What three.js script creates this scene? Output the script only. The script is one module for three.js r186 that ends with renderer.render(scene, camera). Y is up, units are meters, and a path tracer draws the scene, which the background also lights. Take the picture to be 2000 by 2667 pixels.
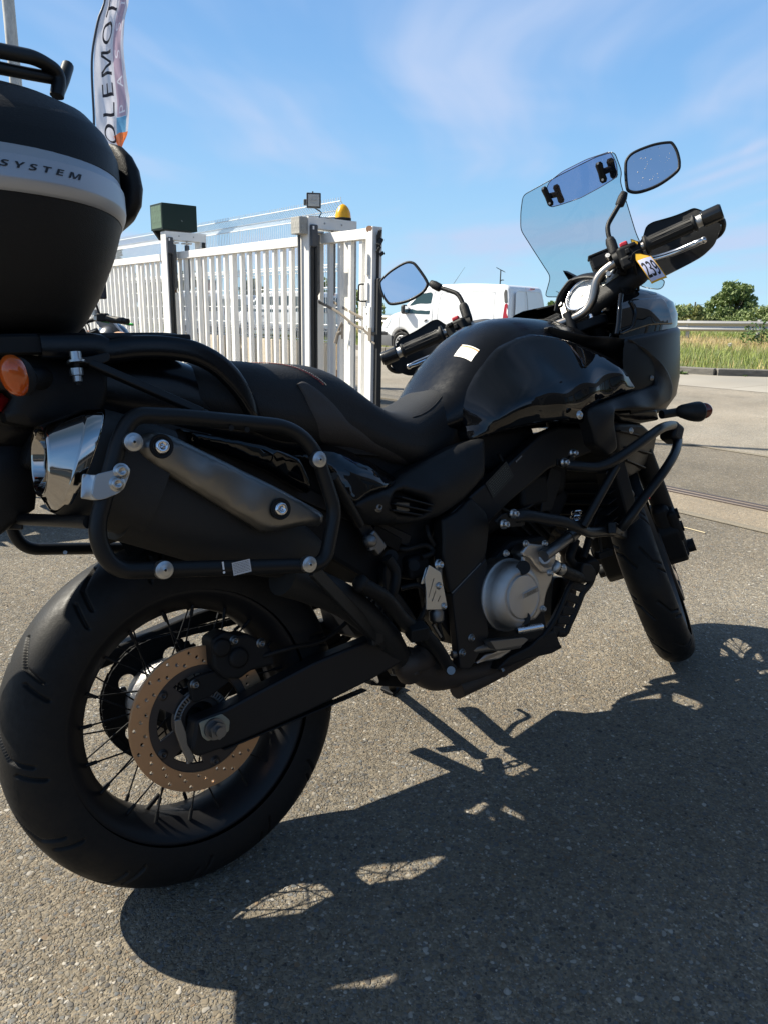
import * as THREE from 'three';
import { mergeGeometries, mergeVertices, toCreasedNormals } from 'three/addons/utils/BufferGeometryUtils.js';
import { RoundedBoxGeometry } from 'three/addons/geometries/RoundedBoxGeometry.js';
import { ImprovedNoise } from 'three/addons/math/ImprovedNoise.js';

// ------------------------------------------------------------------ camera, sun, sky, exposure
const scene = new THREE.Scene();
const camera = new THREE.PerspectiveCamera(67.9619, 767 / 1024, 0.05, 4000);
camera.position.set(...[-0.5143,1.0384,1.1843]);
camera.rotation.set(-0.25343, -0.67180, 0.01828, 'YXZ');
const renderer = new THREE.WebGLRenderer({ antialias: true });
renderer.toneMapping = THREE.LinearToneMapping;
renderer.toneMappingExposure = 2.0;
renderer.shadowMap.enabled = true;

const SUN_AZ = THREE.MathUtils.degToRad(234), SUN_EL = THREE.MathUtils.degToRad(44);
const sunDir = new THREE.Vector3(Math.cos(SUN_EL) * Math.cos(SUN_AZ), Math.sin(SUN_EL), Math.cos(SUN_EL) * Math.sin(SUN_AZ));
const sun = new THREE.DirectionalLight(new THREE.Color(1, 0.93, 0.79), 5);
sun.position.copy(sunDir).multiplyScalar(60); sun.target.position.set(0, 0, 0);
sun.castShadow = true; sun.shadow.mapSize.set(4096, 4096); sun.shadow.radius = 1;
Object.assign(sun.shadow.camera, { left: -30, right: 30, top: 30, bottom: -30, near: 1, far: 140 });
scene.add(sun, sun.target);

const noise = new ImprovedNoise();
const fbm = (x, y, z, o = 4) => { let s = 0, a = 0.5; for (let i = 0; i < o; i++) { s += a * noise.noise(x, y, z); x *= 2.03; y *= 2.03; z *= 2.03; a *= 0.5; } return s; };
let seedState = 12345;
const rnd = () => { seedState = (seedState + 0x6d2b79f5) | 0; let t = Math.imul(seedState ^ (seedState >>> 15), 1 | seedState); t = (t + Math.imul(t ^ (t >>> 7), 61 | t)) ^ t; return ((t ^ (t >>> 14)) >>> 0) / 4294967296; };
const rr = (a, b) => a + (b - a) * rnd();
const lerp = (a, b, t) => a + (b - a) * t, clamp = (x, a, b) => Math.min(b, Math.max(a, x));
const smooth = (a, b, x) => { const t = clamp((x - a) / (b - a), 0, 1); return t * t * (3 - 2 * t); };

{ // clear blue summer sky, pale at the horizon, with a thin veil of cirrus and streaks fanning up at the right
  const w = 2048, h = 1024, d = new Float32Array(w * h * 4), E = 1 / renderer.toneMappingExposure;
  for (let j = 0; j < h; j++) {
    const el = (j + 0.5) / h * Math.PI - Math.PI / 2, y = Math.sin(el), cl = Math.cos(el);
    for (let i = 0; i < w; i++) {
      const az = (i + 0.5) / w * 2 * Math.PI - Math.PI, x = cl * Math.cos(az), z = cl * Math.sin(az);
      const cs = x * sunDir.x + y * sunDir.y + z * sunDir.z, t = clamp(y, 0, 1);
      let r = 0.06 + 0.52 * Math.exp(-3.9 * t), g = 0.02 + 0.84 * Math.exp(-2.08 * t), b = 0.03 + 0.97 * Math.exp(-1.75 * t * t);
      const glow = 0.06 * Math.pow(Math.max(cs, 0), 2) + 0.22 * Math.pow(Math.max(cs, 0), 16);
      r += glow; g += glow * 0.96; b += glow * 0.85;
      if (y > 0.005) { // cirrus on a flat layer far above, drawn out along the wind
        const u = x / (y + 0.03), v = z / (y + 0.03), u0 = x / y, v0 = z / y, s = 0.58 * u - 0.81 * v, c = 0.81 * u + 0.58 * v, s0 = 0.58 * u0 - 0.81 * v0, c0 = 0.81 * u0 + 0.58 * v0;
        const wa = fbm(u * 0.35, v * 0.35, 3.1, 3), st = fbm(s * 0.22 + 4, c * 1.3 + wa * 1.2, 7.7, 6), ve = fbm(u * 0.3 + 9, v * 0.3 + wa * 0.6, 1.3, 5), fi = fbm(s * 0.9, c * 6 + wa * 4, 2.6, 4);
        let k = smooth(-0.36, 0.5, st * 0.85 + ve * 1.0 + fi * 0.2) * 0.95;
        for (const [cc, wd, am, s1, s2] of [[2.36, 0.07, 0.65, 2.5, 6.6], [2.6, 0.11, 0.8, 2.8, 7.4], [2.88, 0.13, 0.8, 3, 7.6], [3.22, 0.05, 0.45, 3, 7], [3.62, 0.06, 0.65, 3, 8], [1.7, 0.14, 0.45, 2, 5.6]]) { const cw = c0 + 0.16 * wa + 0.035 * (s0 - 5); k += am * Math.exp(-(((cw - cc) / wd) ** 2)) * smooth(s1 - 1.5, s1 + 1, s0) * smooth(s2, s2 - 1.8, s0) * (0.75 + 0.9 * fi); }
        k = clamp(k, 0, 0.9) * smooth(0.0, 0.1, y);
        r = lerp(r, 0.56 + glow, k); g = lerp(g, 0.68 + glow, k); b = lerp(b, 0.93 + glow, k);
      } else if (y < 0) { const f = smooth(0, -0.06, y); r = lerp(r, 0.2, f); g = lerp(g, 0.19, f); b = lerp(b, 0.17, f); }
      const o = (j * w + i) * 4; d[o] = r * E; d[o + 1] = g * E; d[o + 2] = b * E; d[o + 3] = 1;
    }
  }
  const sky = new THREE.DataTexture(d, w, h, THREE.RGBAFormat, THREE.FloatType);
  sky.mapping = THREE.EquirectangularReflectionMapping; sky.magFilter = THREE.LinearFilter; sky.needsUpdate = true;
  scene.background = sky; scene.environment = sky;
}

// ------------------------------------------------------------------ helpers
const V = (p) => Array.isArray(p) ? new THREE.Vector3(p[0], p[1], p[2]) : p.clone();
const used = new Map();
const numbered = (n) => { const k = used.get(n) ?? 0; used.set(n, k + 1); return k ? `${n}_${String(k).padStart(3, '0')}` : n; };
function tag(o, label, category, group, kind) {
  if (label) o.userData.label = label; if (category) o.userData.category = category;
  if (group) o.userData.group = group; if (kind) o.userData.kind = kind; return o;
}
function thing(name, label, category, pos = [0, 0, 0], turn = 0, group) {
  const o = new THREE.Group(); o.name = numbered(name); o.position.set(...pos); o.rotation.y = turn; scene.add(o);
  return tag(o, label, category, group);
}
function prep(g) { if (!g.getAttribute('normal')) g.computeVertexNormals(); return g; }
function merge(list) {
  const gs = list.flat(9).filter(Boolean).map((g) => { g = g.index ? g.toNonIndexed() : g; prep(g); if (!g.getAttribute('uv')) g.setAttribute('uv', new THREE.BufferAttribute(new Float32Array(g.getAttribute('position').count * 2), 2)); for (const k of Object.keys(g.attributes)) if (!['position', 'normal', 'uv'].includes(k)) g.deleteAttribute(k); return g; });
  return gs.length === 1 ? gs[0] : mergeGeometries(gs);
}
function part(name, geo, mat, parent, label) {
  const m = new THREE.Mesh(Array.isArray(geo) ? merge(geo) : prep(geo), mat); m.name = numbered(name); m.castShadow = m.receiveShadow = true;
  if (label) m.userData.label = label; (parent ?? scene).add(m); return m;
}
function structure(name, geo, mat, label) { const m = part(name, geo, mat, scene, label); m.userData.kind = 'structure'; return m; }
function place(g, p = [0, 0, 0], r = [0, 0, 0], s = 1) {
  const m = new THREE.Matrix4().compose(V(p), new THREE.Quaternion().setFromEuler(new THREE.Euler(r[0], r[1], r[2], 'YXZ')), Array.isArray(s) ? V(s) : new THREE.Vector3(s, s, s));
  return g.applyMatrix4(m);
}
const rbox = (w, h, d, r = 0.004, p, rot) => place(new RoundedBoxGeometry(w, h, d, 2, Math.min(r, w / 2.01, h / 2.01, d / 2.01)), p, rot);
function aim(g, from, to) { // geometry built along +Y from the origin, laid from one point towards another
  const a = V(from), q = new THREE.Quaternion().setFromUnitVectors(new THREE.Vector3(0, 1, 0), V(to).sub(a).normalize());
  return g.applyMatrix4(new THREE.Matrix4().compose(a, q, new THREE.Vector3(1, 1, 1)));
}
function rod(a, b, r1, r2 = r1, n = 16) { const L = V(a).distanceTo(V(b)); return aim(new THREE.CylinderGeometry(r2, r1, L, n, 1).translate(0, L / 2, 0), a, b); }
function turned(a, b, prof, n = 28) { return aim(new THREE.LatheGeometry(prof.map(([r, y]) => new THREE.Vector2(r, y)), n), a, b); } // lathe profile [radius, distance along a->b]
function bar(a, b, w, h, up = [0, 1, 0], r = 0.003) { // rectangular bar from a to b
  const A = V(a), B = V(b), x = B.clone().sub(A), L = x.length(); x.normalize(); const z = x.clone().cross(V(up)).normalize(), y = z.clone().cross(x);
  const g = new RoundedBoxGeometry(L, h, w, 1, Math.min(r, w / 2.01, h / 2.01)).translate(L / 2, 0, 0);
  return g.applyMatrix4(new THREE.Matrix4().makeBasis(x, y, z).setPosition(A));
}
function fillet(P, rad, closed = false, seg = 7) {
  const p = P.map(V), n = p.length, o = [];
  for (let i = 0; i < n; i++) {
    if (!closed && (i === 0 || i === n - 1)) { o.push(p[i]); continue; }
    const a = p[(i + n - 1) % n], b = p[i], c = p[(i + 1) % n], da = a.clone().sub(b), dc = c.clone().sub(b), r = Math.min(Array.isArray(rad) ? rad[i] : rad, da.length() * 0.49, dc.length() * 0.49);
    if (r < 1e-5) { o.push(b); continue; }
    const s = b.clone().add(da.setLength(r)), e = b.clone().add(dc.setLength(r));
    for (let k = 0; k <= seg; k++) { const t = k / seg; o.push(s.clone().multiplyScalar((1 - t) * (1 - t)).addScaledVector(b, 2 * t * (1 - t)).addScaledVector(e, t * t)); }
  }
  return o;
}
const curve = (P, n = 40, closed = false, tension = 0.5) => new THREE.CatmullRomCurve3(P.map(V), closed, 'catmullrom', tension).getSpacedPoints(n).slice(0, closed ? n : n + 1);
// a section swept along points with turning-free frames; R is a radius, or t -> [across, up] half sizes; k is the superellipse exponent
function sweep(P, R, { n = 14, closed = false, cap = true, up = null, k = 2 } = {}) {
  P = P.map(V); const m = P.length, T = P.map((p, i) => { const a = P[closed ? (i + m - 1) % m : Math.max(i - 1, 0)], b = P[closed ? (i + 1) % m : Math.min(i + 1, m - 1)]; return b.clone().sub(a).normalize(); });
  let N = up ? V(up) : Math.abs(T[0].y) > 0.9 ? new THREE.Vector3(1, 0, 0) : new THREE.Vector3(0, 1, 0);
  const pos = [], uv = [], idx = [], cnt = m + (closed ? 1 : 0); let len = 0;
  for (let ii = 0; ii < cnt; ii++) {
    const i = ii % m; N = (up ? V(up) : N).clone(); N.addScaledVector(T[i], -N.dot(T[i])).normalize(); const Bn = T[i].clone().cross(N);
    if (ii) len += P[i].distanceTo(P[(ii - 1) % m]);
    const q = typeof R === 'function' ? R(cnt > 1 ? ii / (cnt - 1) : 0) : R, [ra, rb] = Array.isArray(q) ? q : [q, q];
    for (let j = 0; j <= n; j++) {
      const a = j / n * 2 * Math.PI, c = Math.cos(a), s = Math.sin(a), x = Math.sign(c) * Math.pow(Math.abs(c), 2 / k) * ra, y = Math.sign(s) * Math.pow(Math.abs(s), 2 / k) * rb;
      const v = P[i].clone().addScaledVector(Bn, x).addScaledVector(N, y); pos.push(v.x, v.y, v.z); uv.push(j / n * 2 * Math.PI * (ra + rb) / 2, len);
    }
  }
  for (let i = 0; i < cnt - 1; i++) for (let j = 0; j < n; j++) { const a = i * (n + 1) + j, b = a + n + 1; idx.push(a, a + 1, b, b, a + 1, b + 1); }
  const g = new THREE.BufferGeometry(); g.setAttribute('position', new THREE.Float32BufferAttribute(pos, 3)); g.setAttribute('uv', new THREE.Float32BufferAttribute(uv, 2)); g.setIndex(idx);
  fixSeam(g, n, cnt);
  if (closed || !cap) return g;
  const caps = [0, cnt - 1].map((i) => { const r = []; for (let j = 0; j < n; j++) r.push(pos.slice((i * (n + 1) + j) * 3, (i * (n + 1) + j) * 3 + 3)); return fan(r, i !== 0); });
  return merge([g, ...caps]);
}
function fixSeam(g, n, rows) { g.computeVertexNormals(); const N = g.getAttribute('normal'); for (let i = 0; i < rows; i++) { const a = i * (n + 1), b = a + n, v = new THREE.Vector3(N.getX(a) + N.getX(b), N.getY(a) + N.getY(b), N.getZ(a) + N.getZ(b)).normalize(); N.setXYZ(a, v.x, v.y, v.z); N.setXYZ(b, v.x, v.y, v.z); } }
function fan(ring, flip) { const c = [0, 0, 0]; ring.forEach((p) => p.forEach((v, i) => { c[i] += v / ring.length; })); const pos = []; ring.forEach((p, i) => { const q = ring[(i + 1) % ring.length]; flip ? pos.push(...c, ...p, ...q) : pos.push(...c, ...q, ...p); }); const g = new THREE.BufferGeometry(); g.setAttribute('position', new THREE.Float32BufferAttribute(pos, 3)); return prep(g); }
// surface through rings of equally many points; closed rings make a tube, open ones a sheet
function loft(rings, { closed = true, caps = true } = {}) {
  rings = rings.map((r) => r.map((p) => Array.isArray(p) ? p : p.toArray())); const n = rings[0].length, cols = closed ? n + 1 : n, pos = [], uv = [], idx = []; let vl = 0;
  rings.forEach((r, i) => { if (i) vl += Math.hypot(...r[0].map((v, k) => v - rings[i - 1][0][k])); let ul = 0; for (let j = 0; j < cols; j++) { const p = r[j % n]; if (j) ul += Math.hypot(...p.map((v, k) => v - r[(j - 1) % n][k])); pos.push(...p); uv.push(ul, vl); } });
  for (let i = 0; i < rings.length - 1; i++) for (let j = 0; j < cols - 1; j++) { const a = i * cols + j, b = a + cols; idx.push(a, b, a + 1, b, b + 1, a + 1); }
  const g = new THREE.BufferGeometry(); g.setAttribute('position', new THREE.Float32BufferAttribute(pos, 3)); g.setAttribute('uv', new THREE.Float32BufferAttribute(uv, 2)); g.setIndex(idx);
  if (closed) fixSeam(g, n, rings.length); else g.computeVertexNormals();
  return closed && caps ? merge([g, fan(rings[0], false), fan(rings.at(-1), true)]) : g;
}
// resample an outline: straight edges with rounded corners (r) or one smooth curve
function outline(P, { r = 0.006, step = 0.012, curved = false } = {}) {
  let q = curved ? curve(P, 160, true) : fillet(P, r, true, 4); const o = [];
  for (let i = 0; i < q.length; i++) { const a = q[i], b = q[(i + 1) % q.length], L = a.distanceTo(b), k = Math.max(1, Math.round(L / step)); if (L < 1e-6) continue; for (let j = 0; j < k; j++) o.push(a.clone().lerp(b, j / k)); }
  return o.filter((p, i) => p.distanceTo(o[(i + 1) % o.length]) > step * 0.18);
}
function delaunay(pts) { // Bowyer-Watson
  const n = pts.length, P = pts.concat([[-50, -50], [50, -50], [0, 80]]); let T = [];
  const mk = (a, b, c) => { const [ax, ay] = P[a], [bx, by] = P[b], [cx, cy] = P[c], d = 2 * (ax * (by - cy) + bx * (cy - ay) + cx * (ay - by)); const a2 = ax * ax + ay * ay, b2 = bx * bx + by * by, c2 = cx * cx + cy * cy; const ux = (a2 * (by - cy) + b2 * (cy - ay) + c2 * (ay - by)) / d, uy = (a2 * (cx - bx) + b2 * (ax - cx) + c2 * (bx - ax)) / d; return { v: [a, b, c], ux, uy, r: (ax - ux) ** 2 + (ay - uy) ** 2 }; };
  T.push(mk(n, n + 1, n + 2));
  for (let i = 0; i < n; i++) {
    const [x, y] = P[i], keep = [], edges = new Map();
    for (const t of T) if ((x - t.ux) ** 2 + (y - t.uy) ** 2 < t.r) { for (let k = 0; k < 3; k++) { const a = t.v[k], b = t.v[(k + 1) % 3], key = a < b ? a * 100000 + b : b * 100000 + a; edges.has(key) ? edges.set(key, null) : edges.set(key, [a, b]); } } else keep.push(t);
    for (const e of edges.values()) if (e) keep.push(mk(e[0], e[1], i)); T = keep;
  }
  return T.map((t) => t.v).filter((t) => t.every((v) => v < n));
}
function tps(ctrl, lambda = 0) { // thin plate through [u, v, w]
  const n = ctrl.length, N = n + 3, A = [], phi = (r2) => r2 < 1e-12 ? 0 : 0.5 * r2 * Math.log(r2);
  for (let i = 0; i < N; i++) A.push(new Float64Array(N + 1));
  for (let i = 0; i < n; i++) { for (let j = 0; j < n; j++) A[i][j] = phi((ctrl[i][0] - ctrl[j][0]) ** 2 + (ctrl[i][1] - ctrl[j][1]) ** 2) + (i === j ? lambda : 0); A[i][n] = A[n][i] = 1; A[i][n + 1] = A[n + 1][i] = ctrl[i][0]; A[i][n + 2] = A[n + 2][i] = ctrl[i][1]; A[i][N] = ctrl[i][2]; }
  for (let c = 0; c < N; c++) { let p = c; for (let i = c + 1; i < N; i++) if (Math.abs(A[i][c]) > Math.abs(A[p][c])) p = i; [A[c], A[p]] = [A[p], A[c]]; for (let i = c + 1; i < N; i++) { const f = A[i][c] / A[c][c]; if (f) for (let j = c; j <= N; j++) A[i][j] -= f * A[c][j]; } }
  const x = new Float64Array(N); for (let i = N - 1; i >= 0; i--) { let s = A[i][N]; for (let j = i + 1; j < N; j++) s -= A[i][j] * x[j]; x[i] = s / A[i][i]; }
  return (u, v) => { let s = x[n] + x[n + 1] * u + x[n + 2] * v; for (let i = 0; i < n; i++) s += x[i] * phi((ctrl[i][0] - u) ** 2 + (ctrl[i][1] - v) ** 2); return s; };
}
const AXES = { xy: [(p) => [p[0], p[1], p[2]], (u, v, w) => [u, v, w]], zy: [(p) => [-p[2], p[1], p[0]], (u, v, w) => [w, v, -u]], xz: [(p) => [p[0], -p[2], p[1]], (u, v, w) => [u, w, -v]] };
// a moulded sheet: outline and inner control points fix a smooth surface; its edge is rolled by e and has a skirt of depth t; holes are outlines too
function panel(P, { ctrl = [], t = 0.012, e = 0.006, h = 0.018, r = 0.006, curved = false, plane = 'xy', mirror = false, holes = [], lambda = 1e-6, back = false, bow = 0 } = {}) {
  const [to, from] = AXES[plane], arr = (p) => Array.isArray(p) ? p : p.toArray();
  const O = outline(P, { r, step: h * 0.7, curved }).map((p) => to(arr(p))), H = holes.map((q) => outline(q, { r, step: h * 0.5 }).map((p) => to(arr(p))));
  const C = P.map((p) => to(arr(p))).concat(ctrl.map((p) => to(arr(p)))), f = tps(C, lambda), loops = [O, ...H];
  const dist = (u, v) => { let m = 1e9; for (const L of loops) for (let i = 0; i < L.length; i++) { const a = L[i], b = L[(i + 1) % L.length], dx = b[0] - a[0], dy = b[1] - a[1], k = clamp(((u - a[0]) * dx + (v - a[1]) * dy) / (dx * dx + dy * dy || 1), 0, 1); m = Math.min(m, (u - a[0] - k * dx) ** 2 + (v - a[1] - k * dy) ** 2); } return Math.sqrt(m); };
  const inL = (L, u, v) => { let c = false; for (let i = 0, j = L.length - 1; i < L.length; j = i++) if ((L[i][1] > v) !== (L[j][1] > v) && u < (L[j][0] - L[i][0]) * (v - L[i][1]) / (L[j][1] - L[i][1]) + L[i][0]) c = !c; return c; };
  const inside = (u, v) => inL(O, u, v) && !H.some((L) => inL(L, u, v));
  const pts = [], nb = []; for (const L of loops) { const s = pts.length; L.forEach((p) => pts.push([p[0] + 1e-7 * pts.length % 3e-6, p[1]])); nb.push([s, L.length]); }
  const add = (u, v, min) => { if (inside(u, v) && dist(u, v) > min && pts.every((p) => (p[0] - u) ** 2 + (p[1] - v) ** 2 > (min * 0.8) ** 2)) pts.push([u, v]); };
  for (const L of loops) for (const dd of [e * 0.35, e * 1.05]) for (let i = 0; i < L.length; i++) { const a = L[(i + L.length - 1) % L.length], b = L[(i + 1) % L.length], dx = b[0] - a[0], dy = b[1] - a[1], l = Math.hypot(dx, dy); for (const s of [1, -1]) { const u = L[i][0] - s * dy / l * dd, v = L[i][1] + s * dx / l * dd; if (inside(u, v) && Math.abs(dist(u, v) - dd) < dd * 0.12) pts.push([u, v]); } }
  const us = O.map((p) => p[0]), vs = O.map((p) => p[1]);
  for (let v = Math.min(...vs), row = 0; v <= Math.max(...vs); v += h * 0.866, row++) for (let u = Math.min(...us) + (row % 2) * h / 2; u <= Math.max(...us); u += h) add(u + 1e-5 * Math.sin(u * 999 + v * 777), v + 1e-5 * Math.cos(u * 555 - v * 333), h * 0.5);
  const tri = delaunay(pts).filter(([a, b, c]) => inside((pts[a][0] + pts[b][0] + pts[c][0]) / 3, (pts[a][1] + pts[b][1] + pts[c][1]) / 3));
  const W = pts.map(([u, v]) => { const d = Math.min(dist(u, v) / e, 1); return f(u, v) + bow * Math.min(dist(u, v) / 0.05, 1) - e * (1 - Math.sqrt(Math.max(0, 1 - (1 - d) ** 2))); });
  const pos = [], uv = [], idx = []; pts.forEach((p, i) => { pos.push(...from(p[0], p[1], W[i])); uv.push(p[0], p[1]); });
  for (const [a, b, c] of tri) { const s = (pts[b][0] - pts[a][0]) * (pts[c][1] - pts[a][1]) - (pts[b][1] - pts[a][1]) * (pts[c][0] - pts[a][0]); s > 0 ? idx.push(a, b, c) : idx.push(a, c, b); }
  const g = new THREE.BufferGeometry(); g.setAttribute('position', new THREE.Float32BufferAttribute(pos, 3)); g.setAttribute('uv', new THREE.Float32BufferAttribute(uv, 2)); g.setIndex(idx); g.computeVertexNormals();
  const out = [g];
  if (t > 0) for (const [s, n] of nb) { const q = []; for (let i = 0; i < n; i++) { const a = s + i, b = s + (i + 1) % n, A = from(pts[a][0], pts[a][1], W[a]), Bq = from(pts[b][0], pts[b][1], W[b]), A2 = from(pts[a][0], pts[a][1], W[a] - t), B2 = from(pts[b][0], pts[b][1], W[b] - t); q.push(...A, ...A2, ...Bq, ...Bq, ...A2, ...B2); } const sk = new THREE.BufferGeometry(); sk.setAttribute('position', new THREE.Float32BufferAttribute(q, 3)); out.push(prep(sk)); }
  if (back) { const bg = g.clone(), p = bg.getAttribute('position'), wi = plane === 'xy' ? 'Z' : plane === 'zy' ? 'X' : 'Y'; for (let i = 0; i < p.count; i++) p['set' + wi](i, p['get' + wi](i) - t); out.push(bg); }
  const res = merge(out);
  return mirror ? [res, flipZ(res)] : res;
}
function flipZ(g) { g = (g.index ? g.toNonIndexed() : g.clone()).scale(1, 1, -1); for (const k of ['position', 'normal', 'uv']) { const a = g.getAttribute(k); if (!a) continue; for (let i = 0; i < a.count; i += 3) for (let c = 0; c < a.itemSize; c++) { const x = a.array[(i + 1) * a.itemSize + c]; a.array[(i + 1) * a.itemSize + c] = a.array[(i + 2) * a.itemSize + c]; a.array[(i + 2) * a.itemSize + c] = x; } } return g; }
// flat plate cut from an outline, standing between z0 and z1 with a chamfer
function plate(P, z0, z1, { r = 0.004, bev = 0.0015, holes = [], plane = 'xy' } = {}) {
  const [to, from] = AXES[plane], arr = (p) => Array.isArray(p) ? p : p.toArray(), mk = (Q, C) => { const q = fillet(Q.map((p) => { const a = to(arr(p)); return [a[0], a[1], 0]; }), r, true, 4); const s = new C(); q.forEach((p, i) => i ? s.lineTo(p.x, p.y) : s.moveTo(p.x, p.y)); s.closePath(); return s; };
  const s = mk(P, THREE.Shape); holes.forEach((hh) => s.holes.push(hh.isPath ? hh : mk(hh, THREE.Path)));
  const g = new THREE.ExtrudeGeometry(s, { depth: Math.max(z1 - z0 - 2 * bev, 1e-4), bevelEnabled: bev > 0, bevelThickness: bev, bevelSize: bev, bevelOffset: -bev, bevelSegments: 2, curveSegments: 10 }).translate(0, 0, z0 + bev);
  if (plane === 'xy') return g;
  const p = g.getAttribute('position'), n = g.getAttribute('normal'); for (let i = 0; i < p.count; i++) { p.setXYZ(i, ...from(p.getX(i), p.getY(i), p.getZ(i))); n.setXYZ(i, ...from(n.getX(i), n.getY(i), n.getZ(i))); } return g;
}
const circlePath = (x, y, r) => { const h = new THREE.Path(); h.absarc(x, y, r, 0, Math.PI * 2, true); return h; };
function bolt(p, dir, r = 0.006, h = 0.005) { // flanged button head with a recessed socket, facing dir
  const a = V(p), b = a.clone().add(V(dir)); return [turned(a, b, [[0, h * 0.35], [r * 0.42, h * 0.35], [r * 0.46, h], [r * 0.8, h * 0.85], [r, h * 0.35], [r, 0], [r * 1.35, 0], [r * 1.35, -h * 0.4]].map(([x, y]) => [x, y]), 20)];
}
const ring = (n, f) => Array.from({ length: n }, (_, i) => f(i / n * 2 * Math.PI, i));
const sgnpow = (c, k) => Math.sign(c) * Math.pow(Math.abs(c), k);

// ------------------------------------------------------------------ textures
function canvasTex(w, h, draw, srgb = true) { const c = document.createElement('canvas'); c.width = w; c.height = h; draw(c.getContext('2d'), w, h); const t = new THREE.CanvasTexture(c); if (srgb) t.colorSpace = THREE.SRGBColorSpace; t.wrapS = t.wrapT = THREE.RepeatWrapping; t.anisotropy = 8; return t; }
function dataTex(n, f, ch = 1, srgb = false) { const d = new Uint8Array(n * n * 4); for (let j = 0; j < n; j++) for (let i = 0; i < n; i++) { const v = f(i / n, j / n, i, j), o = (j * n + i) * 4; if (ch === 1) d[o] = d[o + 1] = d[o + 2] = clamp(v, 0, 1) * 255; else for (let c = 0; c < 3; c++) d[o + c] = clamp(v[c], 0, 1) * 255; d[o + 3] = 255; } const t = new THREE.DataTexture(d, n, n); t.magFilter = THREE.LinearFilter; t.minFilter = THREE.LinearMipmapLinearFilter; t.generateMipmaps = true; t.wrapS = t.wrapT = THREE.RepeatWrapping; if (srgb) t.colorSpace = THREE.SRGBColorSpace; t.needsUpdate = true; return t; }
const withRepeat = (t, x, y = x) => { const c = t.clone(); c.repeat.set(x, y); c.needsUpdate = true; return c; };
// periodic value noise for tiling grain
const lattice = (() => { const a = new Float32Array(65536); for (let i = 0; i < a.length; i++) a[i] = rnd(); return a; })();
const pnoise = (u, v, p, s = 0) => { const x = u * p, y = v * p, i = Math.floor(x), j = Math.floor(y), fx = x - i, fy = y - j, sx = fx * fx * (3 - 2 * fx), sy = fy * fy * (3 - 2 * fy), L = (a, b) => lattice[((((a % p) + p) % p) * 251 + (((b % p) + p) % p) * 57 + s * 7919) & 65535]; return lerp(lerp(L(i, j), L(i + 1, j), sx), lerp(L(i, j + 1), L(i + 1, j + 1), sx), sy); };
const grainTex = dataTex(256, (u, v) => 0.5 * pnoise(u, v, 64, 1) + 0.5 * pnoise(u, v, 128, 2));
const dirtTex = dataTex(256, (u, v) => 0.35 + 0.65 * clamp(0.5 * pnoise(u, v, 6, 3) + 0.3 * pnoise(u, v, 24, 4) + 0.25 * pnoise(u, v, 96, 5), 0, 1));
const col = (r, g, b) => new THREE.Color().setRGB(r, g ?? r, b ?? r);
const std = (o) => new THREE.MeshPhysicalMaterial({ side: THREE.DoubleSide, ...o });
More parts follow.
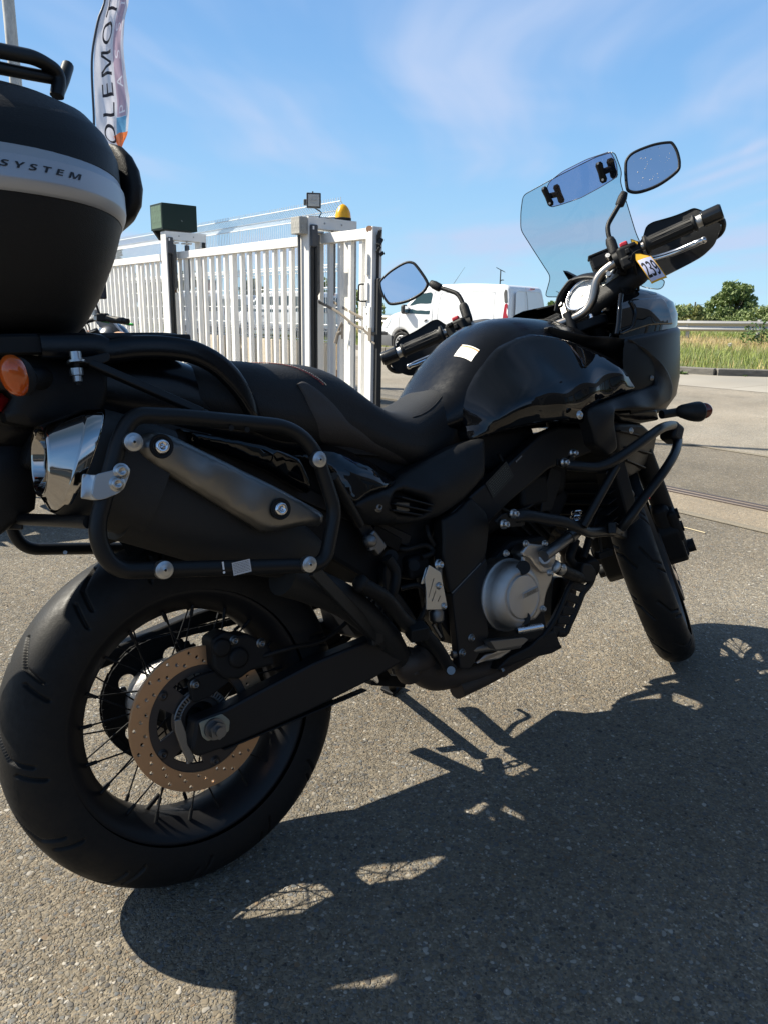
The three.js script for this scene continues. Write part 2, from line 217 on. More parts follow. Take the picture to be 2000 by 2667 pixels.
const M = {
  plastic: std({ color: col(0.0075, 0.0078, 0.0086), roughness: 0.5, specularIntensity: 0.55, bumpMap: withRepeat(grainTex, 14), bumpScale: 0.0003 }),
  satin: std({ color: col(0.0045, 0.0048, 0.006), roughness: 0.32, specularIntensity: 0.55, bumpMap: withRepeat(grainTex, 9), bumpScale: 0.00005, roughnessMap: withRepeat(dirtTex, 3) }),
  gloss: std({ color: col(0.003, 0.0033, 0.0042), roughness: 0.4, specularIntensity: 0, clearcoat: 1, clearcoatRoughness: 0.02 }),
  darkPart: std({ color: col(0.0065, 0.0068, 0.0074), roughness: 0.6, specularIntensity: 0.5 }),
  tube: std({ color: col(0.0068, 0.0072, 0.008), roughness: 0.42, specularIntensity: 0.6, bumpMap: withRepeat(grainTex, 12), bumpScale: 0.0001 }),
  frame: std({ color: col(0.0082, 0.0084, 0.0098), roughness: 0.45, specularIntensity: 0.6 }),
  rubber: std({ color: col(0.0088, 0.0085, 0.0084), roughness: 0.82, specularIntensity: 0.5, bumpMap: withRepeat(grainTex, 10), bumpScale: 0.0002, roughnessMap: withRepeat(dirtTex, 2) }),
  grip: std({ color: col(0.012, 0.0115, 0.011), roughness: 0.6, specularIntensity: 0.7 }),
  seat: std({ color: col(0.0095, 0.0098, 0.0108), roughness: 0.62, specularIntensity: 0.7, bumpMap: withRepeat(grainTex, 8), bumpScale: 0.0006 }),
  seatGrey: std({ color: col(0.036, 0.032, 0.031), roughness: 0.7, bumpMap: withRepeat(grainTex, 8), bumpScale: 0.0006 }),
  alu: std({ color: col(0.5, 0.49, 0.47), metalness: 1, roughness: 0.42, bumpMap: withRepeat(grainTex, 20), bumpScale: 0.0002 }),
  castAlu: std({ color: col(0.5, 0.485, 0.47), metalness: 1, roughness: 0.33, bumpMap: withRepeat(grainTex, 16), bumpScale: 0.0004 }),
  darkAlu: std({ color: col(0.2, 0.2, 0.2), metalness: 1, roughness: 0.45 }),
  zinc: std({ color: col(0.46, 0.47, 0.48), metalness: 1, roughness: 0.34 }),
  chrome: std({ color: col(0.46, 0.44, 0.42), metalness: 1, roughness: 0.09, roughnessMap: withRepeat(dirtTex, 5) }),
  polished: std({ color: col(0.7, 0.7, 0.72), metalness: 1, roughness: 0.16 }),
  barSteel: std({ color: col(0.36, 0.33, 0.3), metalness: 1, roughness: 0.34 }),
  shield: std({ color: col(0.2, 0.195, 0.185), metalness: 1, roughness: 0.4 }),
  muffler: std({ color: col(0.0072, 0.0069, 0.0066), roughness: 0.62, bumpMap: withRepeat(grainTex, 16), bumpScale: 0.0003 }),
  disc: std({ color: col(0.5, 0.3, 0.165), metalness: 0.7, roughness: 0.42 }),
  discCarrier: std({ color: col(0.06, 0.05, 0.045), metalness: 0.5, roughness: 0.5 }),
  brownPipe: std({ color: col(0.055, 0.042, 0.034), metalness: 0.5, roughness: 0.62, bumpMap: withRepeat(dirtTex, 8), bumpScale: 0.0006 }),
  amber: std({ color: col(0.75, 0.13, 0.015), roughness: 0.12, transmission: 0.35, thickness: 0, clearcoat: 0.6, clearcoatRoughness: 0.05 }),
  redLens: std({ color: col(0.3, 0.01, 0.012), roughness: 0.2, clearcoat: 0.6 }),
  mirror: std({ color: col(0.78, 0.8, 0.82), metalness: 1, roughness: 0.03 }),
  glassSmoke: std({ color: col(0.6, 0.72, 0.76), roughness: 0.0, transmission: 1, thickness: 0, ior: 1.45 }),
  glassViolet: std({ color: col(0.58, 0.58, 0.78), roughness: 0.0, transmission: 1, thickness: 0, ior: 1.45 }),
  clear: std({ color: col(0.95), roughness: 0, transmission: 1, thickness: 0, ior: 1.45 }),
  red: std({ color: col(0.5, 0.02, 0.03), roughness: 0.4 }),
  white: std({ color: col(0.75), roughness: 0.5 }),
};

// ------------------------------------------------------------------ ground: coarse asphalt yard, smoother road, concrete strips, gate rails
function stoneTexture(n, size, seed, tone, amount) { // pebbles of two sizes and small pits in a sandy matrix; size in metres
  const col0 = new Float32Array(n * n * 3), H = new Float32Array(n * n), px = n / size;
  for (let j = 0; j < n; j++) for (let i = 0; i < n; i++) { const u = i / n, v = j / n, f1 = pnoise(u, v, 512, seed), f2 = pnoise(u, v, 256, seed + 1), f3 = pnoise(u, v, 120, seed + 2), f4 = pnoise(u, v, 40, seed + 3), l = pnoise(u, v, 4, seed + 4) * 0.6 + pnoise(u, v, 11, seed + 5) * 0.4, o = j * n + i; const rid = 1 - Math.abs(2 * pnoise(u, v, 180, seed + 6) - 1), h = 0.36 + 0.16 * (f2 - 0.5) + 0.2 * (f3 - 0.5) + 0.16 * (f4 - 0.5) + 0.14 * (f1 - 0.5) - 0.16 * smooth(0.86, 1, rid); H[o] = h; const m = (0.8 + 0.35 * l) * (0.72 + 0.56 * f1 * f2 * 1.8) * (0.86 + 0.28 * f3); for (let c = 0; c < 3; c++) col0[o * 3 + c] = tone.bind[c] * m; }
  const stamp = (cx, cy, R, fn) => { const r = Math.ceil(R * 1.5); for (let y = -r; y <= r; y++) for (let x = -r; x <= r; x++) { const i = ((Math.round(cx) + x) % n + n) % n, j = ((Math.round(cy) + y) % n + n) % n; fn(j * n + i, x / R, y / R); } };
  const kinds = [[0.26, 0.24, 0.205], [0.3, 0.25, 0.18], [0.2, 0.2, 0.2], [0.24, 0.2, 0.15], [0.62, 0.58, 0.51], [0.1, 0.097, 0.095], [0.21, 0.225, 0.235], [0.34, 0.24, 0.15]], wts = [0.27, 0.45, 0.6, 0.72, 0.8, 0.88, 0.95, 1];
  for (const [cnt, r0, r1, proud] of [[size * size * 62000 * amount, 0.0011, 0.0024, 0.16], [size * size * 11000 * amount, 0.0022, 0.0046, 0.26], [size * size * 1500 * amount, 0.004, 0.0068, 0.3]]) for (let q = 0; q < cnt; q++) { const kk = rnd(), kind = kinds[wts.findIndex((w) => kk <= w)], R = rr(r0, r1) * px, e = rr(0.62, 1), a = rr(0, 6.28), ca = Math.cos(a), sa = Math.sin(a), b = rr(0.75, 1.15), w1 = rr(0, 6.28), sunk = rr(0.2, 1) * proud, al = rr(0.55, 1); stamp(rnd() * n, rnd() * n, R, (o, x, y) => { const X = x * ca + y * sa, Y = (y * ca - x * sa) / e, th = Math.atan2(Y, X), d = Math.hypot(X, Y) * (1 + 0.12 * Math.sin(2 * th + w1) + 0.09 * Math.sin(3 * th + 2 * w1)); if (d > 1.25) return; if (d < 1) { const k = smooth(1, 0.85, d) * al; for (let c = 0; c < 3; c++) col0[o * 3 + c] = lerp(col0[o * 3 + c], kind[c] * tone.stone * b, k); H[o] = lerp(H[o], 0.42 + sunk * Math.sqrt(1 - d * d) + 0.02, smooth(1, 0.9, d)); } else { H[o] -= 0.1 * smooth(1.25, 1, d); } }); }
  for (let q = 0; q < size * size * 900; q++) { const R = rr(0.0012, 0.0034) * px; stamp(rnd() * n, rnd() * n, R, (o, x, y) => { const d = Math.hypot(x, y * 1.2); if (d < 1) { H[o] = Math.min(H[o], lerp(0.02, 0.35, d * d)); } }); }
  const C = new Uint8Array(n * n * 4), B = new Uint8Array(n * n * 4); for (let o = 0; o < n * n; o++) { for (let c = 0; c < 3; c++) C[o * 4 + c] = clamp(255 * Math.pow(col0[o * 3 + c] * tone.gain, 1 / 2.2), 0, 255); B[o * 4] = B[o * 4 + 1] = B[o * 4 + 2] = clamp(255 * H[o], 0, 255); C[o * 4 + 3] = B[o * 4 + 3] = 255; }
  const mk = (d, srgb) => { const t = new THREE.DataTexture(d, n, n); t.wrapS = t.wrapT = THREE.RepeatWrapping; t.magFilter = THREE.LinearFilter; t.minFilter = THREE.LinearMipmapLinearFilter; t.generateMipmaps = true; if (srgb) t.colorSpace = THREE.SRGBColorSpace; t.needsUpdate = true; return t; };
  return { map: mk(C, true), bump: mk(B, false) };
}
const yardTex = stoneTexture(2048, 1.6, 11, { bind: [0.325, 0.278, 0.208], stone: 1.0, gain: 0.6 }, 1.0);
const roadTex = stoneTexture(1024, 1.3, 31, { bind: [0.31, 0.275, 0.222], stone: 1.05, gain: 0.82 }, 0.6);
function sheet(x0, x1, z0, z1, y, tile, sx = 1, sz = 1, tint = () => 1) { // sheet with uv in tiles and patchy tint per vertex
  const g = new THREE.PlaneGeometry(x1 - x0, z1 - z0, sx, sz).rotateX(-Math.PI / 2).translate((x0 + x1) / 2, y, (z0 + z1) / 2), p = g.getAttribute('position'), uv = g.getAttribute('uv'), c = [];
  for (let i = 0; i < p.count; i++) { uv.setXY(i, p.getX(i) / tile, p.getZ(i) / tile); const t = tint(p.getX(i), p.getZ(i)); c.push(...(Array.isArray(t) ? t : [t, t, t])); }
  g.setAttribute('color', new THREE.Float32BufferAttribute(c, 3)); return g;
}
const patchy = (x, z) => { const a = fbm(x * 0.55, z * 0.55, 2.2, 4), b = fbm(x * 2.4, z * 2.4, 8.2, 3), w = fbm(x * 0.9, z * 0.9, 5.5, 3); const v = 1 + 0.42 * a + 0.3 * b; return [v * (1 + 0.05 * w), v, v * (1 - 0.06 * w)]; };
const yardMat = std({ map: yardTex.map, bumpMap: yardTex.bump, bumpScale: 0.0075, roughness: 0.92, vertexColors: true, specularIntensity: 0.5 });
const roadMat = std({ map: roadTex.map, bumpMap: roadTex.bump, bumpScale: 0.002, roughness: 0.92, vertexColors: true, specularIntensity: 0.5 });
const concMat = std({ color: col(0.3, 0.275, 0.235), roughness: 0.9, bumpMap: withRepeat(dirtTex, 3), bumpScale: 0.004, vertexColors: true });
// one sheet to the horizon; a finer piece of it near the camera keeps the patches
structure('ground', (() => { const far = new THREE.RingGeometry(60, 1500, 64, 1).rotateX(-Math.PI / 2).translate(0, -0.012, 0); const p = far.getAttribute('position'), uv = far.getAttribute('uv'), c = []; for (let i = 0; i < p.count; i++) { uv.setXY(i, p.getX(i) / 1.6, p.getZ(i) / 1.6); c.push(1, 1, 1); } far.setAttribute('color', new THREE.Float32BufferAttribute(c, 3)); const near = sheet(-62, 62, -62, 62, -0.008, 1.6, 4, 4), yard = sheet(-8, 14, -14, 6, 0, 1.6, 260, 240, patchy); return mergeGeometries([far, near, yard].map((g) => g.index ? g.toNonIndexed() : g)); })(), yardMat);
structure('road', sheet(5.62, 11.2, -60, 30, 0.004, 1.3, 30, 300, patchy), roadMat);
structure('gutter', (() => { const s = []; for (let z = -60; z < 30; z += 2.5) s.push(sheet(11.2, 15.2, z + 0.006, z + 2.494, 0.008, 1.3, 4, 4, (x, zz) => patchy(x, zz).map((v) => v * (0.94 + 0.12 * Math.abs(Math.sin(z * 12.9)))))); return mergeGeometries(s); })(), concMat);
structure('rail_bed', sheet(3.36, 3.86, -40, 30, 0.004, 1.1, 5, 400, (x, z) => patchy(x * 2.2, z * 1.6).map((v) => 0.55 + 0.5 * v * 0.9)), std({ map: roadTex.map, bumpMap: roadTex.bump, bumpScale: 0.004, roughness: 0.95, vertexColors: true, color: col(1.0, 0.93, 0.83) }));
structure('bed_edge', (() => { const g = []; for (const [x, w] of [[3.36, 0.035], [5.6, 0.03]]) { const P = []; for (let z = -40; z < 30; z += 0.5) P.push([x + 0.012 * Math.sin(z * 1.7) + 0.008 * Math.sin(z * 4.1), 0.004, z]); g.push(sweep(P, [w, 0.006], { n: 8, up: [0, 1, 0] })); } return merge(g); })(), std({ color: col(0.2, 0.175, 0.135), roughness: 0.95, bumpMap: withRepeat(grainTex, 4), bumpScale: 0.004 }));
const rustMat = std({ color: col(0.16, 0.085, 0.05), roughness: 0.9, bumpMap: withRepeat(dirtTex, 6), bumpScale: 0.002 });
{ const railM = std({ color: col(0.075, 0.058, 0.05), metalness: 0.25, roughness: 0.5, bumpMap: withRepeat(dirtTex, 3), bumpScale: 0.001 });
  for (const [x, w] of [[3.842, 0.02], [3.772, 0.016]]) { const m = structure('gate_rail', sweep([[x, 0.005, -40], [x, 0.005, 30]], [w, 0.013], { n: 16, up: [0, 1, 0], k: 3 }), railM); }
  structure('rail_groove', sheet(3.788, 3.822, -40, 30, 0.0075, 1, 1, 1), std({ color: col(0.2, 0.11, 0.065), roughness: 0.95, vertexColors: true, bumpMap: withRepeat(dirtTex, 4), bumpScale: 0.004 }));
}
{ // loose grit on the asphalt, nearest the camera
  const g = new THREE.IcosahedronGeometry(1, 0), m = new THREE.InstancedMesh(g, std({ color: col(1), roughness: 0.9 }), 1500), o = new THREE.Object3D(); m.name = 'loose_grit';
  for (let i = 0; i < 1500; i++) { const x = rr(-1.2, 5.5), z = rr(-3, 1.0), s = rr(0.0012, 0.0034); o.position.set(x, s * 0.3, z); o.rotation.set(rr(0, 6), rr(0, 6), rr(0, 6)); o.scale.set(s * rr(0.8, 1.5), s * rr(0.5, 0.9), s); o.updateMatrix(); m.setMatrixAt(i, o.matrix); const v = rr(0.12, 0.5); m.setColorAt(i, col(v, v * 0.93, v * 0.82)); }
  m.castShadow = m.receiveShadow = true; scene.add(m); tag(m, 'loose grit scattered over the asphalt around the motorcycle', 'grit', null, 'stuff');
  const st = [3.0774,0,-0.7938]; tag(part('straw', bar([st[0] - 0.012, 0.004, st[2] - 0.1], [st[0] - 0.03, 0.006, st[2] + 0.1], 0.006, 0.003), std({ color: col(0.6, 0.5, 0.32), roughness: 0.8 })), 'short pale straw lying on the asphalt near the rail', 'straw');
}
// ------------------------------------------------------------------ kerb, verge, guard rail
const kerbLine = [[13.2, -60], [13.45, -18.6], [14.4, -17.3], [15.2, -15.6], [15.2, -10.5], [14.1, -8.2], [13.75, -7.2], [14.72, -5.97], [17.2, -3.7], [24, 1.5], [40, 14]];
{ const kp = curve(kerbLine.map(([x, z]) => [x, 0, z]), 160); const k = structure('kerb', (() => { const g = []; for (let i = 0; i + 2 < kp.length; i += 2) g.push(bar([kp[i].x, 0.06, kp[i].z], [kp[i + 2].x - (kp[i + 2].x - kp[i].x) * 0.012, 0.06, kp[i + 2].z - (kp[i + 2].z - kp[i].z) * 0.012], 0.2, 0.16, [0, 1, 0], 0.02)); return merge(g); })(), std({ color: col(0.24, 0.225, 0.2), roughness: 0.92, bumpMap: withRepeat(dirtTex, 2), bumpScale: 0.006, map: withRepeat(dirtTex, 1.3) }));
  // the bank of the verge rises to the guard rail and runs on behind it
  const distK = (x, z) => { let b = 1e9, s = 1; for (let i = 0; i + 1 < kp.length; i++) { const a = kp[i], c = kp[i + 1], dx = c.x - a.x, dz = c.z - a.z, t = clamp(((x - a.x) * dx + (z - a.z) * dz) / (dx * dx + dz * dz), 0, 1), ex = x - a.x - t * dx, ez = z - a.z - t * dz, d = ex * ex + ez * ez; if (d < b) { b = d; s = dx * ez - dz * ex < 0 ? 1 : -1; } } return Math.sqrt(b) * s; };
  const bank = (x, z) => { const d = distK(x, z); return d < 0.08 ? -0.3 : 0.1 + 0.42 * smooth(0, 9, d) + 0.03 * fbm(x * 0.7, z * 0.7, 4, 3) + (d > 16 ? -0.25 * smooth(16, 40, d) : 0); };
  const W = [13, 200, -130, 60], nx = 150, nz = 150, g = new THREE.PlaneGeometry(1, 1, nx, nz).rotateX(-Math.PI / 2), p = g.getAttribute('position'), uv = g.getAttribute('uv'), c = [];
  for (let i = 0; i < p.count; i++) { const u = p.getX(i) + 0.5, v = p.getZ(i) + 0.5, x = W[0] + (W[1] - W[0]) * u * u * u * 0.85 + (W[1] - W[0]) * 0.15 * u, z = lerp(W[2], W[3], 0.5 + 0.5 * sgnpow(2 * (v - 0.632), 1.8) * 1.0); p.setXYZ(i, x, bank(x, z), z); uv.setXY(i, x / 2, z / 2); const d = distK(x, z), dry = smooth(3.5, 6.5, d) * smooth(9.5, 7, d) * 0.8 + 0.25 * fbm(x * 0.5, z * 0.5, 1, 3); c.push(lerp(0.12, 0.28, dry), lerp(0.14, 0.21, dry), lerp(0.045, 0.1, dry)); }
  g.setAttribute('color', new THREE.Float32BufferAttribute(c, 3)); g.computeVertexNormals(); structure('verge', g, std({ vertexColors: true, roughness: 1, bumpMap: withRepeat(dirtTex, 4), bumpScale: 0.03 }));
  const blade = new THREE.BufferGeometry(); blade.setAttribute('position', new THREE.Float32BufferAttribute([-0.5, 0, 0, 0.5, 0, 0, 0.28, 0.6, 0.1, -0.3, 0.55, 0.1, 0.05, 1, 0.32], 3)); blade.setIndex([0, 1, 2, 0, 2, 3, 3, 2, 4]); blade.computeVertexNormals();
  const N = 52000, m = new THREE.InstancedMesh(blade, std({ roughness: 0.8, transmission: 0.25, thickness: 0 }), N), o = new THREE.Object3D(); m.name = 'verge_grass'; let n = 0;
  for (let t = 0; t < N * 8 && n < N; t++) { const x = 13.3 + 17 * Math.pow(rnd(), 1.5), z = rr(-40, 4), d = distK(x, z); if (d < 0.12 || d > 15) continue; const cl = fbm(x * 0.8, z * 0.8, 3.3, 3), dry = clamp(smooth(3.2, 6, d) * smooth(9.8, 7.5, d) * 0.75 + 0.3 * smooth(1.6, 0.2, d) + cl * 0.7, 0, 1), h = rr(0.09, 0.25) * (1 + 1.1 * Math.max(0, cl)) * (d < 0.5 ? 0.6 : 1) * (1 - 0.3 * dry); o.position.set(x, bank(x, z) - 0.01, z); o.rotation.set(rr(-0.3, 0.3), rr(0, 6.3), rr(-0.3, 0.3)); o.scale.set(rr(0.008, 0.02), h, h * rr(0.4, 1.2)); o.updateMatrix(); m.setMatrixAt(n, o.matrix); const v = rr(0.7, 1.3); const q = rnd() < dry ? [0.5, 0.38, 0.17] : [0.27, 0.32, 0.07]; m.setColorAt(n++, col(q[0] * v, q[1] * v, q[2] * v)); }
  m.count = n; m.castShadow = m.receiveShadow = true; scene.add(m); tag(m, 'tall green and straw coloured grass on the roadside verge', 'grass', null, 'stuff');
  { const weeds = []; const tuft = (x, y, z, s) => { for (let i = 0; i < 26; i++) { const a = rr(0, 6.3), r = rr(0.1, 1) * s, l = s * rr(0.2, 0.4); weeds.push(place(new THREE.CircleGeometry(l, 5), [x + Math.cos(a) * r, y + rr(0.05, 0.7) * s, z + Math.sin(a) * r], [rr(-1, 1), rr(0, 6), rr(-1, 1)], [1, 0.55, 1])); } };
    for (let i = 0; i < 26; i++) { const k = kp[Math.floor(rr(20, kp.length - 10))]; tuft(k.x - 0.14, 0.0, k.z + 0.05, rr(0.05, 0.13)); }
    const w = part('kerb_weeds', weeds, std({ color: col(0.08, 0.13, 0.035), roughness: 0.8 })); tag(w, 'small green weeds growing along the foot of the kerb', 'weeds', null, 'stuff'); }
  { const b = [21.5303,0.4437,-9.5062], t = thing('shrub', 'small green shrub beside the guard rail at the right edge', 'shrub', [b[0], bank(b[0], b[2]), b[2]]), lv = []; for (let i = 0; i < 260; i++) { const a = rr(0, 6.3), r = Math.sqrt(rnd()) * 0.55, y = rr(0.05, 0.75) * (1.1 - r); lv.push(place(new THREE.CircleGeometry(rr(0.03, 0.06), 5), [Math.cos(a) * r, y, Math.sin(a) * r], [rr(-1, 1), rr(0, 6), rr(-1, 1)], [1, 0.6, 1])); } part('foliage', lv, std({ color: col(0.07, 0.13, 0.03), roughness: 0.8 }), t); part('stem', [0, 1, 2, 3].map((i) => rod([0, 0, 0], [rr(-0.3, 0.3), 0.5, rr(-0.3, 0.3)], 0.01, 0.005, 6)), std({ color: col(0.08, 0.06, 0.04) }), t); }
  { const b = [17.1801,0.091,-8.1381], y = bank(b[0], b[2]), t = thing('dandelion_clock', 'pale round seed head standing in the verge grass', 'seed head', [b[0], y, b[2]]); const s = []; for (let i = 0; i < 120; i++) { const v = new THREE.Vector3(rr(-1, 1), rr(-1, 1), rr(-1, 1)).normalize().multiplyScalar(0.05); s.push(rod([0, 0.32, 0], [v.x, 0.32 + v.y, v.z], 0.0012, 0.003, 4)); } part('seed_globe', s, std({ color: col(0.6, 0.58, 0.52), roughness: 0.9 }), t); part('stalk', rod([0, 0, 0], [0, 0.31, 0], 0.004), std({ color: col(0.12, 0.16, 0.05) }), t); }
  { // W-beam guard rail, near side and the other carriageway's behind it
    const galv = std({ color: col(0.46, 0.45, 0.43), metalness: 0.55, roughness: 0.5, bumpMap: withRepeat(dirtTex, 1), bumpScale: 0.002 }); const L = [[44, 30], [34, 10], [28.5, -1.5], [25.6, -7.2], [24.2, -10], [22.8, -13], [21.8, -18], [20.6, -26], [19, -40], [18, -60]];
    const beam = (off, y) => { const P = curve(L.map(([x, z]) => [x + off, y + bank(x, z), z]), 90), prof = [[0, 0.155], [0.012, 0.15], [0.05, 0.115], [0.05, 0.075], [0.0, 0.03], [0.0, -0.03], [0.05, -0.075], [0.05, -0.115], [0.012, -0.15], [0, -0.155]]; return loft(P.map((p) => prof.map(([a, b]) => [p.x - a, p.y + b, p.z])), { closed: false }); };
    const gr = thing('guard_rail', 'grey steel crash barrier standing at the top of the verge', 'guard rail'); part('beam', beam(0, 0.38), galv, gr); const P = curve(L.map(([x, z]) => [x, bank(x, z), z]), 46); P.forEach((p) => { part('post', rbox(0.06, 0.62, 0.1, 0.004, [p.x + 0.1, p.y + 0.28, p.z]), galv, gr); part('spacer', rbox(0.12, 0.12, 0.1, 0.006, [p.x + 0.04, p.y + 0.44, p.z]), galv, gr); });
    const g2 = thing('guard_rail', 'darker second crash barrier seen just over the top of the front one', 'guard rail'); part('beam', beam(4, 0.42), std({ color: col(0.14, 0.14, 0.14), metalness: 0.4, roughness: 0.6 }), g2); P.forEach((p, i) => { if (i % 2) part('post', rbox(0.06, 0.62, 0.1, 0.004, [p.x + 4.1, p.y + 0.28, p.z]), galv, g2); }); }
}
// ------------------------------------------------------------------ sliding gate, portals, fence
const paint = std({ color: col(0.8, 0.785, 0.75), roughness: 0.5, bumpMap: withRepeat(dirtTex, 2), bumpScale: 0.0006 });
const rubberM = std({ color: col(0.022), roughness: 0.75, bumpMap: withRepeat(dirtTex, 4), bumpScale: 0.001 });
const greyPlastic = std({ color: col(0.16, 0.165, 0.165), roughness: 0.65, map: withRepeat(dirtTex, 1, 3) });
const box = (x0, x1, y0, y1, z0, z1, r = 0.004) => rbox(x1 - x0, y1 - y0, z1 - z0, r, [(x0 + x1) / 2, (y0 + y1) / 2, (z0 + z1) / 2]);
{ const g = thing('sliding_gate', 'long white sliding gate of upright bars standing open along the yard', 'gate', [4.3, 0, -5.0]), T = ([x, y, z]) => [x - 4.3, y, z + 5.0], bx = (...a) => box(...a).translate(-4.3, 0, 5.0);
  part('top_rail', bx(4.25, 4.35, 1.765, 1.865, -15.2, -5.16), paint, g); part('bottom_rail', bx(4.24, 4.36, 0.045, 0.185, -15.2, -5.16), paint, g); part('end_post', bx(4.24, 4.36, 0.03, 1.875, -5.16, -5.05), paint, g); part('end_post', bx(4.24, 4.36, 0.03, 1.875, -15.32, -15.2), paint, g);
  const zs = [-5.31, -5.5, -5.69, -5.88, -6.07, -6.26, -6.455, -6.65, -6.84, -7.035, -7.24, -7.445, -7.645, -7.84, 0, -8.285, -8.49, -8.695, -8.905]; for (let z = -9.11; z > -15; z -= 0.205) zs.push(Math.abs(z + 11.3) < 0.11 ? 0 : z);
  const sl = bx(4.275, 4.325, 0.187, 1.763, -0.025, 0.025, 0.003).translate(0, 0, -5.0); zs.forEach((z) => { if (!z) return; const m = part('bar', sl, paint, g); m.position.set(0, 0, z + 5.02); });
  for (const z of [-8.06, -11.28]) part('wide_bar', bx(4.265, 4.335, 0.187, 1.763, z - 0.045, z + 0.045), paint, g);
  part('rubber_edge', [bx(4.27, 4.33, 0.06, 1.39, -5.047, -4.985, 0.012), bx(4.285, 4.315, 1.39, 1.8, -5.047, -5.03)], rubberM, g, 'black rubber edge torn near its top');
  part('torn_rubber', [[4.3, 1.8, -5.02, 0.05, 0.09, 0.3], [4.3, 1.73, -5.01, 0.045, 0.08, -0.4], [4.29, 1.66, -5.015, 0.05, 0.06, 0.5], [4.31, 1.62, -4.99, 0.03, 0.05, -0.7]].map(([x, y, z, w, h, a]) => rbox(w, h, 0.03, 0.008, T([x, y, z]), [a, a * 2, a])), rubberM, g);
  part('lock_plate', bx(4.232, 4.2395, 0.86, 1.12, -5.175, -5.065, 0.002), paint, g); part('keyhole', [[1.05, 0.009], [0.93, 0.006]].map(([y, r]) => rod(T([4.233, y, -5.12]), T([4.2305, y, -5.12]), r)).concat([bx(4.2305, 4.233, 0.895, 0.93, -5.124, -5.116, 0.001)]), rubberM, g);
  part('post_cover', [bx(4.222, 4.2395, 1.18, 1.35, -5.155, -5.1, 0.003), bx(4.215, 4.2395, 1.42, 1.62, -5.135, -5.1, 0.003)], paint, g);
  part('pull_handle', sweep(fillet([T([4.24, 1.335, -5.14]), T([4.19, 1.335, -5.2]), T([4.19, 1.17, -5.2]), T([4.24, 1.17, -5.14])], 0.025), 0.0075, { n: 10 }), M.darkPart, g);
  const rg = new THREE.BufferGeometry(); part('rust_patch', (() => { const P = []; for (let i = 0; i < 22; i++) { const a = i / 22 * 6.283; P.push([4.2388, 1.86 + 0.02 * Math.sin(a) * (1 + 0.5 * noise.noise(i, 0.3, 0.2)) - (Math.sin(a) < 0 ? 0.012 * rr(0, 1.6) : 0), -5.105 + 0.05 * Math.cos(a)]); } return panel(P.map((p) => T(p)), { plane: 'zy', t: 0, e: 0.0002, r: 0, h: 0.015 }); })(), rustMat, g, 'rust patch at the top of the end post');
}
function portal(name, label, z, top) { // two posts, bridge, guide rollers, buffer strips
  const g = thing(name, label, 'gate portal', [4.38, 0, z], 0, null), bx = (x0, x1, y0, y1, z0, z1, r) => box(x0, x1, y0, y1, z0, z1, r).translate(-4.38, 0, 0);
  part('front_post', bx(4.06, 4.16, 0, top - 0.115, -0.09, 0.09), paint, g); part('rear_post', bx(4.58, 4.68, 0, top - 0.115, -0.09, 0.09), paint, g); part('bridge', bx(4.06, 4.68, top - 0.1145, top, -0.09, 0.09), paint, g);
  part('buffer_strip', [bx(4.075, 4.115, 0.1, top - 0.3, 0.091, 0.115, 0.01), bx(4.12, 4.15, 0.1, top - 0.3, 0.091, 0.125, 0.012)], rubberM, g); part('strip_head', [bx(4.07, 4.155, top - 0.3, top - 0.08, 0.091, 0.13, 0.012)], std({ color: col(0.045, 0.05, 0.06), roughness: 0.5 }), g); part('strip_label', bx(4.085, 4.105, top - 0.13, top - 0.095, 0.1305, 0.1315, 0.0002), M.white, g);
  part('rear_strip', bx(4.60, 4.65, 0.1, top - 0.12, 0.091, 0.12, 0.012), rubberM, g); part('side_strip', bx(4.08, 4.13, 0.25, top - 0.2, -0.115, -0.091, 0.01), greyPlastic, g);
  for (const x of [4.2, 4.4]) { part('guide_roller', [rod([x - 4.38, top - 0.75, 0.03], [x - 4.38, top - 0.17, 0.03], 0.034, 0.034, 24), rod([x - 4.38, top - 0.79, 0.03], [x - 4.38, top - 0.75, 0.03], 0.012, 0.034, 20)], greyPlastic, g); part('roller_bracket', [bx(x - 0.06, x + 0.06, top - 0.155, top - 0.135, -0.03, 0.08, 0.003), rod([x - 4.38, top - 0.2, 0.03], [x - 4.38, top - 0.115, 0.03], 0.012)], M.alu, g); part('roller_rust', rod([x - 4.38, top - 0.83, 0.03], [x - 4.38, top - 0.785, 0.03], 0.014, 0.012), rustMat, g); part('roller_post', bx(x - 0.03, x + 0.03, 0, top - 0.83, 0.0, 0.06, 0.006), paint, g); }
  part('bridge_bolt', [0.2, 0.42].map((q) => bolt([4.06 + q - 4.38, top - 0.055, 0.0905], [0, 0, 1], 0.008, 0.006)), M.alu, g);
  return g;
}
portal('gate_portal', 'white gate portal in the middle with floodlight and amber beacon on top', -6.0, 2.02);
portal('gate_portal', 'white gate portal on the left carrying the dark green box', -9.69, 2.13);
